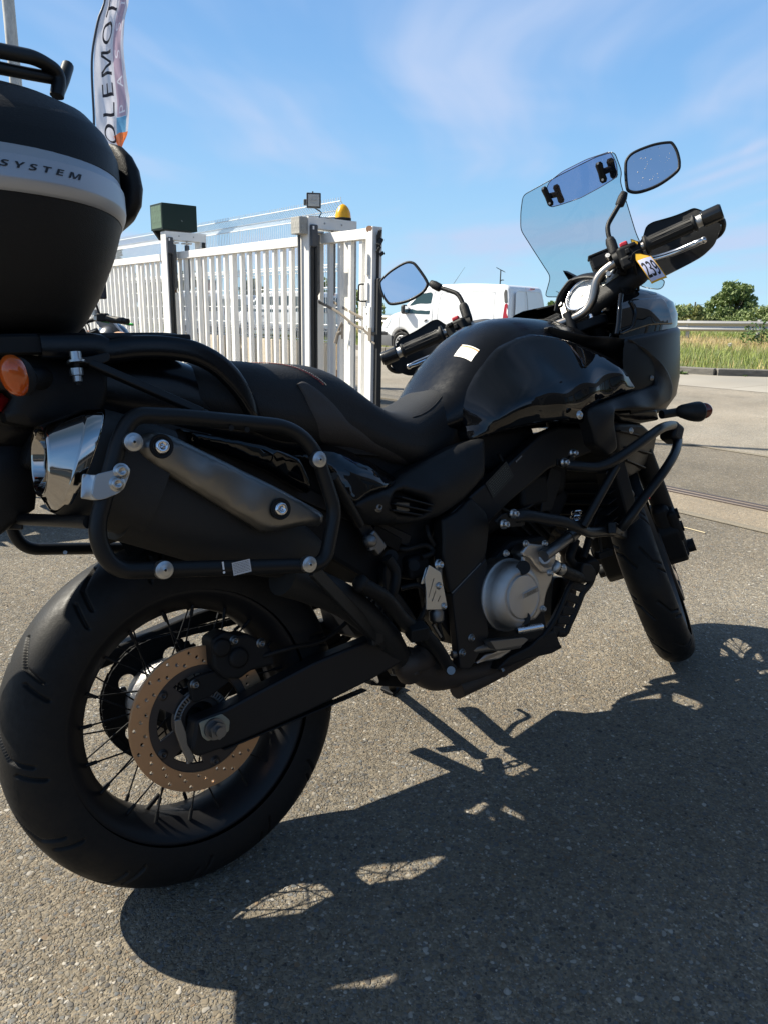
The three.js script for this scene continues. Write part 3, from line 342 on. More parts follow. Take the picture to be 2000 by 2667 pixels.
{ const b = thing('control_box', 'dark green metal box on top of the left gate portal', 'control box', [4.28, 2.15, -9.8]), grn = std({ color: col(0.006, 0.022, 0.017), roughness: 0.5, specularIntensity: 0.6 });
  part('housing', rbox(0.52, 0.35, 0.42, 0.006, [0, 0.175, 0]), grn, b); part('sunlit_tone_plate', rbox(0.004, 0.3, 0.36, 0.002, [-0.263, 0.17, 0.005]), std({ color: col(0.12, 0.2, 0.13), roughness: 0.6, map: withRepeat(dirtTex, 2) }), b, 'pale green end plate with the sunlit tone in its colour'); part('bracket', plate([[-0.25, 0, 0], [-0.1, 0, 0], [-0.1, -0.12, 0], [-0.16, -0.12, 0]], -0.19, -0.12, {}), M.darkPart, b); part('scratch', rbox(0.022, 0.003, 0.001, 0.0003, [0.03, 0.13, 0.211], [0, 0, -0.5]), M.white, b); }  // paler end plate puts the sunlit side of the box into colour
{ const b = thing('junction_box', 'weathered grey junction box fixed to the front of the middle portal', 'junction box', [4.02, 1.93, -6.0]), m = std({ color: col(0.5, 0.49, 0.45), roughness: 0.8, map: withRepeat(dirtTex, 1.5), bumpMap: withRepeat(dirtTex, 3), bumpScale: 0.002 }); part('casing', rbox(0.1, 0.17, 0.17, 0.006, [-0.012, 0, -0.01]), m, b); part('gland', [0.04, -0.04].map((y) => rod([-0.012, y, 0.075], [-0.012, y, 0.079], 0.028, 0.028, 24)), m, b); part('conduit', rod([0.015, -0.085, -0.06], [0.015, -1.6, -0.06], 0.016), greyPlastic, b); }
{ const f = thing('floodlight', 'small grey square floodlight on top of the middle gate portal', 'floodlight', [4.16, 2.03, -6.0], -0.55);
  part('lamp_body', [rbox(0.15, 0.15, 0.05, 0.008, [0.02, 0.16, 0.0]), rbox(0.1, 0.11, 0.05, 0.015, [0.01, 0.17, -0.045])], std({ color: col(0.05), roughness: 0.6 }), f); part('lamp_glass', rbox(0.118, 0.118, 0.004, 0.003, [0.02, 0.16, 0.027]), std({ color: col(0.42, 0.41, 0.37), roughness: 0.12, clearcoat: 1 }), f); part('reflector_mark', [sweep(curve([[-0.02, 0.16, 0.03], [0.02, 0.19, 0.03], [0.06, 0.185, 0.03]], 12), 0.0025, { n: 6 }), sweep(curve([[-0.02, 0.155, 0.03], [0.02, 0.12, 0.03], [0.05, 0.13, 0.03]], 12), 0.0025, { n: 6 }), rod([-0.01, 0.155, 0.03], [0.055, 0.16, 0.03], 0.004)], M.alu, f); part('lamp_bracket', [bar([-0.06, 0.0, 0], [-0.06, 0.14, 0], 0.014, 0.006), bar([0.09, 0, 0], [0.09, 0.14, 0], 0.014, 0.006), bar([-0.06, 0.004, 0], [0.09, 0.004, 0], 0.03, 0.006)], M.darkAlu, f); part('sensor', [rbox(0.05, 0.06, 0.05, 0.01, [-0.06, 0.15, -0.07]), rod([0.01, 0.235, 0], [0.01, 0.25, 0], 0.008)], greyPlastic, f); part('lamp_cable', sweep(curve([[0.02, 0.1, -0.05], [0.1, 0.05, -0.04], [0.08, 0.0, -0.02], [0.2, -0.005, 0.0], [0.38, -0.008, 0.03]], 24), 0.006, { n: 8 }), M.rubber, f); }
{ const f = thing('beacon_lamp', 'amber ribbed warning beacon on top of the middle gate portal', 'beacon', [4.56, 2.02, -6.0]), P = [[0, 0.165], [0.02, 0.16], [0.04, 0.14], [0.058, 0.11]]; const pr = []; for (let i = 0; i <= 40; i++) { const t = i / 40, r = 0.085 * Math.pow(Math.max(0, 1 - Math.pow(t, 2.2)), 0.62) + (i % 3 === 0 ? 0.0016 : 0); pr.push([r, 0.03 + 0.145 * t]); }
  part('beacon_lens', new THREE.LatheGeometry(pr.map(([a, b]) => new THREE.Vector2(a, b)), 40), std({ color: col(0.9, 0.5, 0.01), roughness: 0.25, transmission: 0.3, thickness: 0 }), f); part('beacon_base', [rod([0, -0.001, 0], [0, 0.03, 0], 0.088, 0.09, 32)], M.darkPart, f); part('beacon_bulb', rod([0, 0.02, 0], [0, 0.09, 0], 0.02, 0.016), std({ color: col(0.35, 0.2, 0.02), roughness: 0.4 }), f); }
{ // webbing strap that ties the leaf to the middle portal
  const t = thing('webbing_strap', 'grey brown webbing strap tied between middle portal and gate end post', 'strap'), wm = std({ color: col(0.22, 0.19, 0.155), roughness: 0.9, bumpMap: withRepeat(grainTex, 20), bumpScale: 0.001 });
  part('strap_run', sweep(curve([[4.2, 1.17, -5.95], [4.22, 1.06, -5.6], [4.235, 0.94, -5.35], [4.23, 0.9, -5.16]], 24), [0.003, 0.015], { n: 8 }), wm, t); part('strap_run', sweep(curve([[4.4, 1.17, -5.96], [4.3, 1.1, -5.6], [4.25, 1.03, -5.3], [4.235, 1.0, -5.17]], 24), [0.003, 0.015], { n: 8 }), wm, t); part('strap_loop', [bar([4.232, 0.89, -5.165], [4.232, 0.83, -5.04], 0.004, 0.03), bar([4.232, 0.86, -5.045], [4.39, 0.86, -4.98], 0.004, 0.03), bar([4.232, 0.79, -5.06], [4.232, 0.76, -4.98], 0.004, 0.02), rbox(0.006, 0.13, 0.05, 0.002, [4.228, 0.85, -5.06])], wm, t);
  part('strap_tail', [sweep(curve([[4.222, 0.955, -5.53], [4.21, 0.9, -5.56], [4.205, 0.8, -5.6], [4.2, 0.74, -5.62]], 16), (q) => [0.004, 0.012 + 0.012 * q], { n: 8 }), sweep(curve([[4.22, 0.94, -5.52], [4.215, 0.86, -5.52], [4.21, 0.79, -5.51]], 12), [0.004, 0.013], { n: 8 }), new THREE.SphereGeometry(0.022, 12, 10).translate(4.205, 0.85, -5.55)], wm, t, 'loose frayed strap end hanging down'); }
{ const w = thing('boundary_wall', 'low beige concrete wall behind the sliding gate carrying the wire fence', 'wall', [4.95, 0, -6.5]), cm = std({ color: col(0.52, 0.46, 0.37), roughness: 0.92, bumpMap: withRepeat(dirtTex, 0.8), bumpScale: 0.006 }); for (let i = 0; i < 6; i++) part('wall_panel', box(-0.06, 0.06, 0, 0.695 + (i % 2) * 0.004, -2.5 * (i + 1) + 0.006 - 0.06, -2.5 * i - 0.066, 0.006), cm, w); part('wall_end', rbox(0.2, 0.7, 0.14, 0.008, [0, 0.35, 0]), std({ color: col(0.4, 0.31, 0.2), roughness: 0.95, map: withRepeat(dirtTex, 1, 2), bumpMap: withRepeat(dirtTex, 2), bumpScale: 0.01 }), w, 'brown stained end of the wall'); part('wall_ring', new THREE.TorusGeometry(0.05, 0.007, 8, 24).rotateY(1.0).translate(-0.12, 0.33, 0), rustMat, w); }
{ const f = thing('mesh_fence', 'galvanised wire mesh fence on top of the low wall', 'fence', [4.95, 0.7, -6.6]), wm = std({ color: col(0.8, 0.81, 0.81), metalness: 0, roughness: 0.45 }); 
  const fold = [[0, 0], [0.13, 0], [0.17, 0.05], [0.21, 0], [0.84, 0], [0.88, 0.05], [0.92, 0], [1.46, 0], [1.54, -0.075], [1.62, 0.0], [1.665, 0.0]].map(([y, x]) => [-x, y]); const hz = [0.02, 0.13, 0.17, 0.21, 0.42, 0.65, 0.84, 0.88, 0.92, 1.2, 1.46, 1.54, 1.62]; const fx = (y) => { for (let i = 0; i + 1 < fold.length; i++) if (y <= fold[i + 1][1]) return lerp(fold[i][0], fold[i + 1][0], (y - fold[i][1]) / (fold[i + 1][1] - fold[i][1] || 1)); return 0; };
  for (let k = 0; k < 6; k++) { const z0 = -2.5 * k, z1 = z0 - 2.46, g = []; for (let i = 0; i <= 48; i++) { const z = lerp(z0, z1, i / 48); for (let q = 0; q + 1 < fold.length; q++) g.push(rod([fold[q][0], fold[q][1], z], [fold[q + 1][0], fold[q + 1][1], z], 0.0046, 0.0046, 4)); } for (const y of hz) g.push(rod([fx(y) - 0.004, y, z0], [fx(y) - 0.004, y, z1], 0.0062, 0.0062, 5)); const m = part('wire_panel', g, wm, f); m.userData.kind = 'stuff'; if (k) part('fence_post', rbox(0.05, 1.1, 0.05, 0.003, [0.04, 0.55, z0 + 0.02]), std({ color: col(0.62), roughness: 0.5 }), f); } }
// ------------------------------------------------------------------ vans
const vanPaint = std({ color: col(0.76, 0.77, 0.78), roughness: 0.4, clearcoat: 0.8, clearcoatRoughness: 0.08 });
const autoGlass = std({ color: col(0.02, 0.045, 0.04), roughness: 0.04, clearcoat: 1 }), carTrim = std({ color: col(0.03), roughness: 0.6 }), bumperGrey = std({ color: col(0.12, 0.125, 0.135), roughness: 0.6 });
const hwAt = (x, y) => 0.9 * (1 - 0.13 * smooth(0.95, 1.85, y)) * (1 - 0.2 * smooth(1.35, 2.2, x)) * (1 - 0.04 * smooth(0.6, 0.2, y));
function makeVan(label, glazed, body = vanPaint) {
  const t = thing('panel_van', label, 'van');
  const s = new THREE.Shape(), arch = (x, r) => s.absarc(x, 0.32, r, 0, Math.PI, false);
  s.moveTo(-2.08, 0.32); s.lineTo(-2.12, 0.6); s.lineTo(-2.11, 1.02); s.quadraticCurveTo(-2.07, 1.5, -2.0, 1.7); s.quadraticCurveTo(-1.96, 1.8, -1.8, 1.81); s.quadraticCurveTo(-0.6, 1.87, 0.3, 1.81); s.quadraticCurveTo(0.62, 1.77, 0.8, 1.62); s.lineTo(1.34, 1.13); s.quadraticCurveTo(1.75, 1.06, 1.98, 0.9); s.quadraticCurveTo(2.1, 0.78, 2.13, 0.6); s.lineTo(2.14, 0.36); s.lineTo(2.05, 0.26); s.lineTo(1.63, 0.26); s.absarc(1.27, 0.32, 0.365, -0.165, Math.PI + 0.165, false); s.lineTo(-1.07, 0.26); s.absarc(-1.43, 0.32, 0.365, -0.165, Math.PI + 0.165, false); s.lineTo(-2.0, 0.27); s.closePath();
  const prof = s.getPoints(16).filter((p, i, q) => p.distanceTo(q[(i + 1) % q.length]) > 0.012), ctrl = []; for (let x = -1.95; x < 2.1; x += 0.3) for (let y = 0.4; y < 1.8; y += 0.25) ctrl.push([x, y, hwAt(x, y)]);
  const skin = panel(prof.map((p) => [p.x, p.y, hwAt(p.x, p.y)]), { ctrl, t: 0, e: 0.055, h: 0.085, r: 0, lambda: 1e-4 }), hull = loft([1, -1].map((q) => prof.map((p) => [p.x, p.y, q * (hwAt(p.x, p.y) - 0.055)])), { caps: false });
  const warp = (g) => { const p = g.getAttribute('position'); for (let i = 0; i < p.count; i++) p.setZ(i, p.getZ(i) * hwAt(p.getX(i), p.getY(i)) / 0.9); g.deleteAttribute('normal'); return toCreasedNormals(g, 0.6); };
  part('body', [skin, flipZ(skin), toCreasedNormals(hull.toNonIndexed(), 0.5)], body, t);
  const side = (P, sgn, off, holes) => { const o = P.map(([x, y]) => [x, y, sgn * (hwAt(x, y) + off)]); return panel(o.map(([x, y, z]) => [x, y, Math.abs(z)]), { t: 0.008, e: 0.004, r: 0.03, h: 0.1 }); };
  const both = (P, off) => { const g = side(P, 1, off); return [g, flipZ(g)]; };
  const win = [[[1.24, 1.1], [0.68, 1.6], [0.35, 1.64], [0.28, 1.6], [0.3, 1.08]]]; if (glazed) win.push([[0.2, 1.08], [0.18, 1.63], [-0.75, 1.66], [-0.8, 1.08]], [[-0.9, 1.1], [-0.86, 1.65], [-1.7, 1.62], [-1.82, 1.12]]);
  for (const w of win) for (const g of both(w, 0.004)) part('side_window', g, autoGlass, t);
  part('windscreen', (() => { const P = [[0.86, 1.6, 0.62], [1.32, 1.16, 0.74], [1.32, 1.16, -0.74], [0.86, 1.6, -0.62]].map(([x, y, z]) => [x + 0.02, y + 0.02, z]); return panel(P, { plane: 'zy', t: 0.0, e: 0.002, r: 0.04, h: 0.1, ctrl: [[1.15, 1.39, 0]] }); })(), autoGlass, t);
  const seams = []; for (const q of [[[0.24, 0.3], [0.22, 1.0], [0.2, 1.66], [-0.1, 1.74]], [[1.3, 1.08], [1.32, 0.7], [1.2, 0.62]], ...(glazed ? [] : [[[0.05, 0.45], [0.02, 1.5], [-0.1, 1.62], [-1.55, 1.63], [-1.62, 1.5], [-1.7, 0.75]]]), [[-0.85, 0.3], [-0.83, 1.0]], [[0.2, 0.42], [1.28, 0.45]]]) { const c = curve(q.map(([x, y]) => [x, y, 0]), 24).map((v) => [v.x, v.y, hwAt(v.x, v.y) + 0.001]); const g = sweep(c, [0.004, 0.004], { n: 6 }); seams.push(g, flipZ(g)); }
  part('panel_seam', seams, std({ color: col(0.2), roughness: 0.6 }), t);
  part('front_bumper', (() => { const g = new THREE.ExtrudeGeometry((() => { const b = new THREE.Shape(); b.moveTo(1.64, 0.24); b.lineTo(2.08, 0.24); b.lineTo(2.17, 0.36); b.lineTo(2.165, 0.58); b.lineTo(1.98, 0.62); b.lineTo(1.62, 0.5); b.closePath(); return b; })(), { depth: 1.72, bevelEnabled: true, bevelThickness: 0.05, bevelSize: 0.02, bevelSegments: 3 }).translate(0, 0, -0.86); return warp(g); })(), bumperGrey, t);
  part('rear_bumper', box(-2.2, -2.02, 0.3, 0.56, -0.84, 0.84, 0.05), bumperGrey, t); part('rub_strip', both([[1.2, 0.42], [1.2, 0.52], [-1.02, 0.52], [-1.02, 0.42]], 0.012), bumperGrey, t);
  for (const sg of [1, -1]) { part('tail_lamp', (() => { const g = side([[-2.03, 0.92], [-2.08, 1.02], [-2.02, 1.36], [-1.94, 1.36], [-1.93, 0.95]], 1, 0.012); return sg > 0 ? g : flipZ(g); })(), M.redLens, t); part('lamp_stripe', (() => { const g = side([[-2.075, 1.05], [-2.05, 1.28], [-2.02, 1.28], [-2.04, 1.05]], 1, 0.019); return sg > 0 ? g : flipZ(g); })(), M.white, t); part('pillar_trim', (() => { const g = side([[-2.01, 1.37], [-1.95, 1.66], [-1.9, 1.72], [-1.87, 1.6], [-1.93, 1.37]], 1, 0.01); return sg > 0 ? g : flipZ(g); })(), carTrim, t); part('headlamp', (() => { const g = side([[2.02, 0.7], [1.93, 0.9], [1.62, 1.0], [1.68, 0.86], [1.85, 0.7]], 1, 0.01); return sg > 0 ? g : flipZ(g); })(), std({ color: col(0.55, 0.6, 0.65), roughness: 0.1, clearcoat: 1 }), t);
    const m = part('wing_mirror', place(new RoundedBoxGeometry(0.14, 0.24, 0.2, 3, 0.06), [1.08, 1.2, sg * 0.98]), carTrim, t); part('mirror_glass', rbox(0.004, 0.17, 0.14, 0.002, [1.005, 1.2, sg * 0.98]), M.mirror, m);
    part('door_handle', (() => { const g = side([[0.32, 0.9], [0.32, 0.95], [0.5, 0.95], [0.5, 0.9]], 1, 0.02); return sg > 0 ? g : flipZ(g); })(), carTrim, t);
    for (const x of [1.27, -1.43]) { const w = new THREE.Group(); w.name = 'wheel'; w.position.set(x, 0.315, sg * 0.76); if (sg < 0) w.rotation.y = Math.PI; t.add(w); part('tyre', new THREE.LatheGeometry([[0.2, -0.1], [0.28, -0.1], [0.308, -0.08], [0.315, -0.04], [0.315, 0.04], [0.308, 0.08], [0.28, 0.1], [0.2, 0.09], [0.2, -0.1]].map(([a, b]) => new THREE.Vector2(a, b)), 40).rotateX(Math.PI / 2), rubberM, w); part('hubcap', [new THREE.LatheGeometry([[0, 0.075], [0.04, 0.08], [0.05, 0.07], [0.06, 0.055], [0.062, 0.04]].map(([a, b]) => new THREE.Vector2(a, b)), 24).rotateX(Math.PI / 2), new THREE.TorusGeometry(0.195, 0.014, 8, 40).translate(0, 0, 0.085), ...Array.from({ length: 9 }, (_, i) => { const a = i / 9 * 6.283; return [bar([Math.cos(a) * 0.05, Math.sin(a) * 0.05, 0.07], [Math.cos(a + 0.08) * 0.19, Math.sin(a + 0.08) * 0.19, 0.085], 0.02, 0.024, [0, 0, 1], 0.004), bar([Math.cos(a) * 0.05, Math.sin(a) * 0.05, 0.07], [Math.cos(a + 0.3) * 0.19, Math.sin(a + 0.3) * 0.19, 0.085], 0.014, 0.02, [0, 0, 1], 0.004)]; })], std({ color: col(0.55), metalness: 0.6, roughness: 0.4 }), w); part('wheel_well', rod([0, 0, -0.02], [0, 0, 0.05], 0.2), carTrim, w); } }
  part('under_body', box(-1.95, 1.95, 0.22, 0.5, -0.74, 0.74, 0.02), carTrim, t);
  // rear doors: seam, high brake lamp, handle
  if (!glazed) part('rear_door_panel', panel([[-2.115, 0.75, 0.72], [-2.125, 1.1, 0.72], [-2.05, 1.6, 0.62], [-2.03, 1.66, 0.5], [-2.03, 1.66, -0.5], [-2.05, 1.6, -0.62], [-2.125, 1.1, -0.72], [-2.115, 0.75, -0.72]].map(([x, y, z]) => [x - 0.028, y, z]), { plane: 'zy', t: 0, e: 0.008, r: 0.06, h: 0.12 }).scale(1, 1, 1), body, t);
  else part('rear_window', panel([[-2.125, 1.08, 0.66], [-2.05, 1.62, 0.58], [-2.05, 1.62, -0.58], [-2.125, 1.08, -0.66]].map(([x, y, z]) => [x - 0.03, y, z]), { plane: 'zy', t: 0, e: 0.004, r: 0.05, h: 0.12 }), autoGlass, t);
  part('door_seam', sweep(curve([[-2.15, 0.6, -0.1], [-2.155, 1.05, -0.1], [-2.1, 1.5, -0.1], [-2.03, 1.76, -0.1]], 20), 0.006, { n: 6 }), std({ color: col(0.25), roughness: 0.6 }), t); part('brake_lamp', rbox(0.02, 0.035, 0.2, 0.008, [-2.03, 1.735, 0.25]), M.redLens, t); part('number_plate', rbox(0.006, 0.11, 0.5, 0.004, [-2.205, 0.48, 0]), M.white, t);
  part('aerial', rod([0.35, 1.81, 0.1], [-0.05, 2.3, 0.1], 0.006, 0.003, 6), carTrim, t);
  return t;
}
{ const v = makeVan('white panel van with windowless rear doors parked across the road by the kerb', false); tag(v, null, null, 'white vans parked beyond the yard'); v.position.set(13.98, 0, -14.0); v.rotation.y = 1.76;
  const a = makeVan('white windowed van behind the fence nearest the middle gate portal', true); tag(a, null, null, 'white vans parked beyond the yard'); const q = [15.0153,0.6481,-24.4834]; a.position.set(q[0], 0, q[2]); a.rotation.y = 1.93;
  const b = a.clone(); b.name = numbered('panel_van'); b.userData = { ...a.userData, label: 'white windowed van farther left behind the gate bars near the red sign' }; const r = [13.57,0.5562,-28.6592]; b.position.set(r[0], 0, r[2]); b.rotation.y = 1.93 + 0.12; scene.add(b);
  const cgrey = makeVan('grey blue windowed van half hidden between the two white ones', true, std({ color: col(0.34, 0.39, 0.46), roughness: 0.35, clearcoat: 0.8 })); const c2 = [16.9576,0.5042,-32.5608]; cgrey.position.set(c2[0], 0, c2[2]); cgrey.rotation.y = 1.93 - 0.1; }
{ const c = [17.8739,2.2501,-36.5765], t = thing('sign_board', 'dark red sign board on posts beyond the parked vans', 'sign', [c[0], 0, c[2]], 0.65), y = c[1]; part('panel', rbox(0.9, 0.62, 0.05, 0.01, [0, y, 0]), std({ color: col(0.2, 0.03, 0.05), roughness: 0.5 }), t); part('header', rbox(0.9, 0.16, 0.06, 0.01, [0, y + 0.32, 0.002]), std({ color: col(0.03, 0.02, 0.03), roughness: 0.5 }), t); for (const x of [-0.35, 0.35]) part('post', rod([x, 0, -0.05], [x, y + 0.3, -0.05], 0.03), M.alu, t); }
// ------------------------------------------------------------------ lamps, poles, trees, flag
function solarLamp(label, c, h, w = 1.5) { const t = thing('solar_street_lamp', label, 'street lamp', [c[0], 0, c[2]], 0.66, 'solar street lamps along the far road'), y = c[1]; part('pole', rod([0, -1, 0], [0, y, 0], 0.07, 0.05), carTrim, t); part('solar_panel', rbox(w, 0.05, 0.75, 0.01, [0, y, 0], [0.45, 0, 0]), std({ color: col(0.02, 0.022, 0.035), roughness: 0.35 }), t); part('lamp_arm', [sweep(curve([[0, y - 1.3, 0], [0.3, y - 0.95, 0], [0.7, y - 0.85, 0.1]], 14), 0.035, { n: 8 }), rbox(0.55, 0.06, 0.2, 0.02, [0.85, y - 0.83, 0.12])], carTrim, t); return t; }
solarLamp('solar street lamp standing over the roof of the white van', [51.7068,5.1504,-48.3834], 5.5); solarLamp('solar street lamp seen between the van and the windscreen foot', [80.6642,4.2832,-65.4119], 4); solarLamp('solar street lamp in front of the bushes left of the big tree', [112.4357,2.0366,-63.1765], 3); solarLamp('solar street lamp in the bushes at the right edge', [107.0945,1.8247,-51.9226], 3);
const barkM = std({ color: col(0.09, 0.075, 0.06), roughness: 0.95 });
const leafMats = [[0.16, 0.22, 0.06], [0.19, 0.24, 0.07], [0.08, 0.12, 0.038], [0.23, 0.24, 0.065]].map((c) => std({ color: col(...c), roughness: 0.75, transmission: 0.3, thickness: 0 }));
function tree(label, base, H, W, mat, { n = 2600, leaf = 0.16, trunk = 0.25, shape = 'round', name = 'tree', cat = 'tree', ground = -0.5, k = shape === 'cone' ? 26 : 22, seed = 0 } = {}) {
  seedState = 777 + label.length * 7919 + Math.round(base[0] * 1000) * 31 + seed;
  const t = thing(name, label, cat, [base[0], ground, base[2]]), limbs = [rod([0, 0, 0], [0.1, H * 0.55, 0.05], H * 0.022 + 0.03, H * 0.012, 8)], blobs = [];
  for (let i = 0; i < k; i++) { const a = rr(0, 6.3), f = rnd(), y = H * lerp(trunk, 0.95, f), r = shape === 'cone' ? W * 0.5 * (1 - f) * rr(0.5, 1) : W * 0.5 * Math.sqrt(Math.max(0.04, 1 - Math.pow((f - 0.42) / 0.6, 2))) * rr(0.35, 0.95), c = [Math.cos(a) * r, y, Math.sin(a) * r]; blobs.push([c, rr(0.1, 0.2) * W * (shape === 'cone' ? 0.6 : 1)]); limbs.push(sweep([[0.05, H * lerp(trunk * 0.7, 0.5, f), 0], [c[0] * 0.5, lerp(H * trunk, y, 0.6), c[2] * 0.5], c], (q) => lerp(H * 0.009, 0.012, q), { n: 5 })); }
  const pos = []; for (let i = 0; i < n; i++) { const [c, r] = blobs[Math.floor(rnd() * blobs.length)], d = new THREE.Vector3(rr(-1, 1), rr(-0.8, 1), rr(-1, 1)).normalize().multiplyScalar(r * Math.pow(rnd(), 0.45)), s = leaf * rr(0.6, 1.4), u = new THREE.Vector3(rr(-1, 1), rr(-1, 1), rr(-1, 1)).normalize(), v = new THREE.Vector3(rr(-1, 1), rr(-1, 1), rr(-1, 1)).cross(u).normalize(), o = new THREE.Vector3(c[0], c[1], c[2]).add(d); const A = o.clone().addScaledVector(u, -s), B2 = o.clone().addScaledVector(v, s * 0.5), C = o.clone().addScaledVector(u, s), D2 = o.clone().addScaledVector(v, -s * 0.5); for (const q of [A, B2, C, A, C, D2]) pos.push(q.x, q.y, q.z); }
  const g = new THREE.BufferGeometry(); g.setAttribute('position', new THREE.Float32BufferAttribute(pos, 3)); g.computeVertexNormals(); part('crown', g, mat, t); part('trunk', limbs, barkM, t); return t;
}
tree('tall full green tree standing alone behind the guard rail', [83.5399,1.2719,-43.0863], 5.6, 5.3, leafMats[0], { n: 11000, leaf: 0.2, trunk: 0.1, k: 48 });
{ const G2 = 'bushes growing in a line behind the guard rail'; for (const [q, h, w, m, l] of [[[72.22,1.1552,-42.8013], 2.9, 4.2, 1, 'rounded green bush next to the nose of the motorcycle'], [[77.0683,1.1825,-44.4331], 3.1, 3.6, 3, 'yellow green bush just under the utility pole'], [[86.2522,1.2191,-48.5307], 2.7, 4.2, 0, 'dark green bush with the left solar lamp in front'], [[80.0614,1.2328,-43.218], 2.2, 4, 1, 'low green bush at the left foot of the big tree'], [[79.664,1.2814,-39.6991], 2.4, 4.4, 0, 'green bush at the right foot of the big tree'], [[78.6394,1.3069,-37.2695], 2.7, 4.5, 1, 'light green bush cut by the right edge of the view'], [[61.1695,0.9325,-49.7579], 2.9, 3.4, 0, 'green bush between the white van and the clocks'], [[68.15,0.9456,-53.8541], 2.6, 4, 2, 'dark green bush just behind the instrument hood'], [[102.6896,1.2822,-56.0256], 3, 9, 2, 'broad dark bush in the gap behind the big tree'], [[111.3898,1.3979,-54.5155], 2.6, 10, 2, 'broad dark bush far right behind the others']]) tag(tree(l, q, h, w, leafMats[m], { n: 2400, leaf: 0.17, trunk: 0.05, name: 'bush', cat: 'bush' }), null, null, G2); }
tree('green tree right of the gate end seen through the last bars', [28.1224,0.7659,-37.3376], 3.5, 3.2, leafMats[1], { n: 3600, leaf: 0.12, trunk: 0.1 }); tree('green tree behind the middle gate portal', [29.861,0.6743,-44.6671], 4, 3.4, leafMats[0], { n: 3200, leaf: 0.13, trunk: 0.1 }); tree('tree with sparse crown left of the windowed van roof', [24.322,0.6176,-44.5011], 3.7, 2.6, leafMats[2], { n: 2600, leaf: 0.12 }); tree('narrow dark tree between the two vans behind the gate', [27.1623,0.6029,-47.4984], 3.2, 2.2, leafMats[2], { n: 2200, leaf: 0.12 }); tree('tree at the left behind the gate bars near the portal', [24.0407,0.4785,-53.5611], 4.2, 3.8, leafMats[2], { n: 2600, leaf: 0.14 }); tree('wide tree behind the left part of the gate', [18.0505,0.5394,-45.2414], 3.4, 4.2, leafMats[2], { n: 2600, leaf: 0.14 }); tree('dark conifer rising above the gate next to the top case', [14.2316,0.5733,-40.2712], 6.0, 3.0, leafMats[2], { n: 4200, leaf: 0.12, shape: 'cone', trunk: 0.08 });
for (const [x, d, y, l, c] of [[1497, 150, 659, 'wooden utility pole with cross arm over the yellow green bush', [129.0615,1.2884,-74.381]], [1527, 140, 660, 'leaning wooden utility pole left of the big tree', [121.484,1.3109,-67.4919]]]) { const h = 1.04 + (694.5 - y) / 1641 * d, t = thing('utility_pole', l, 'utility pole', [c[0], -0.5, c[2]], 0.6, 'utility poles behind the bushes'); part('pole', rod([x > 1500 ? -0.5 : 0, 0, 0], [0, h + 0.5, 0], 0.16, 0.12, 8), barkM, t); part('cross_arm', rbox(1.6, 0.14, 0.14, 0.02, [0, h + 0.2, 0]), barkM, t); }
{ const t = thing('overhead_wires', 'thin overhead wires strung behind the trees at the right', 'wires'), g = [], a = [129.0615,1.2884,-74.381], b = [136.4918,1.5856,-59.8839]; for (const y of [3.1, 3.9]) g.push(sweep([0, 0.25, 0.5, 0.75, 1].map((q) => [lerp(a[0], b[0], q), y - 1.2 * q * (1 - q), lerp(a[2], b[2], q)]), 0.03, { n: 5 })); part('wire', g, carTrim, t); }
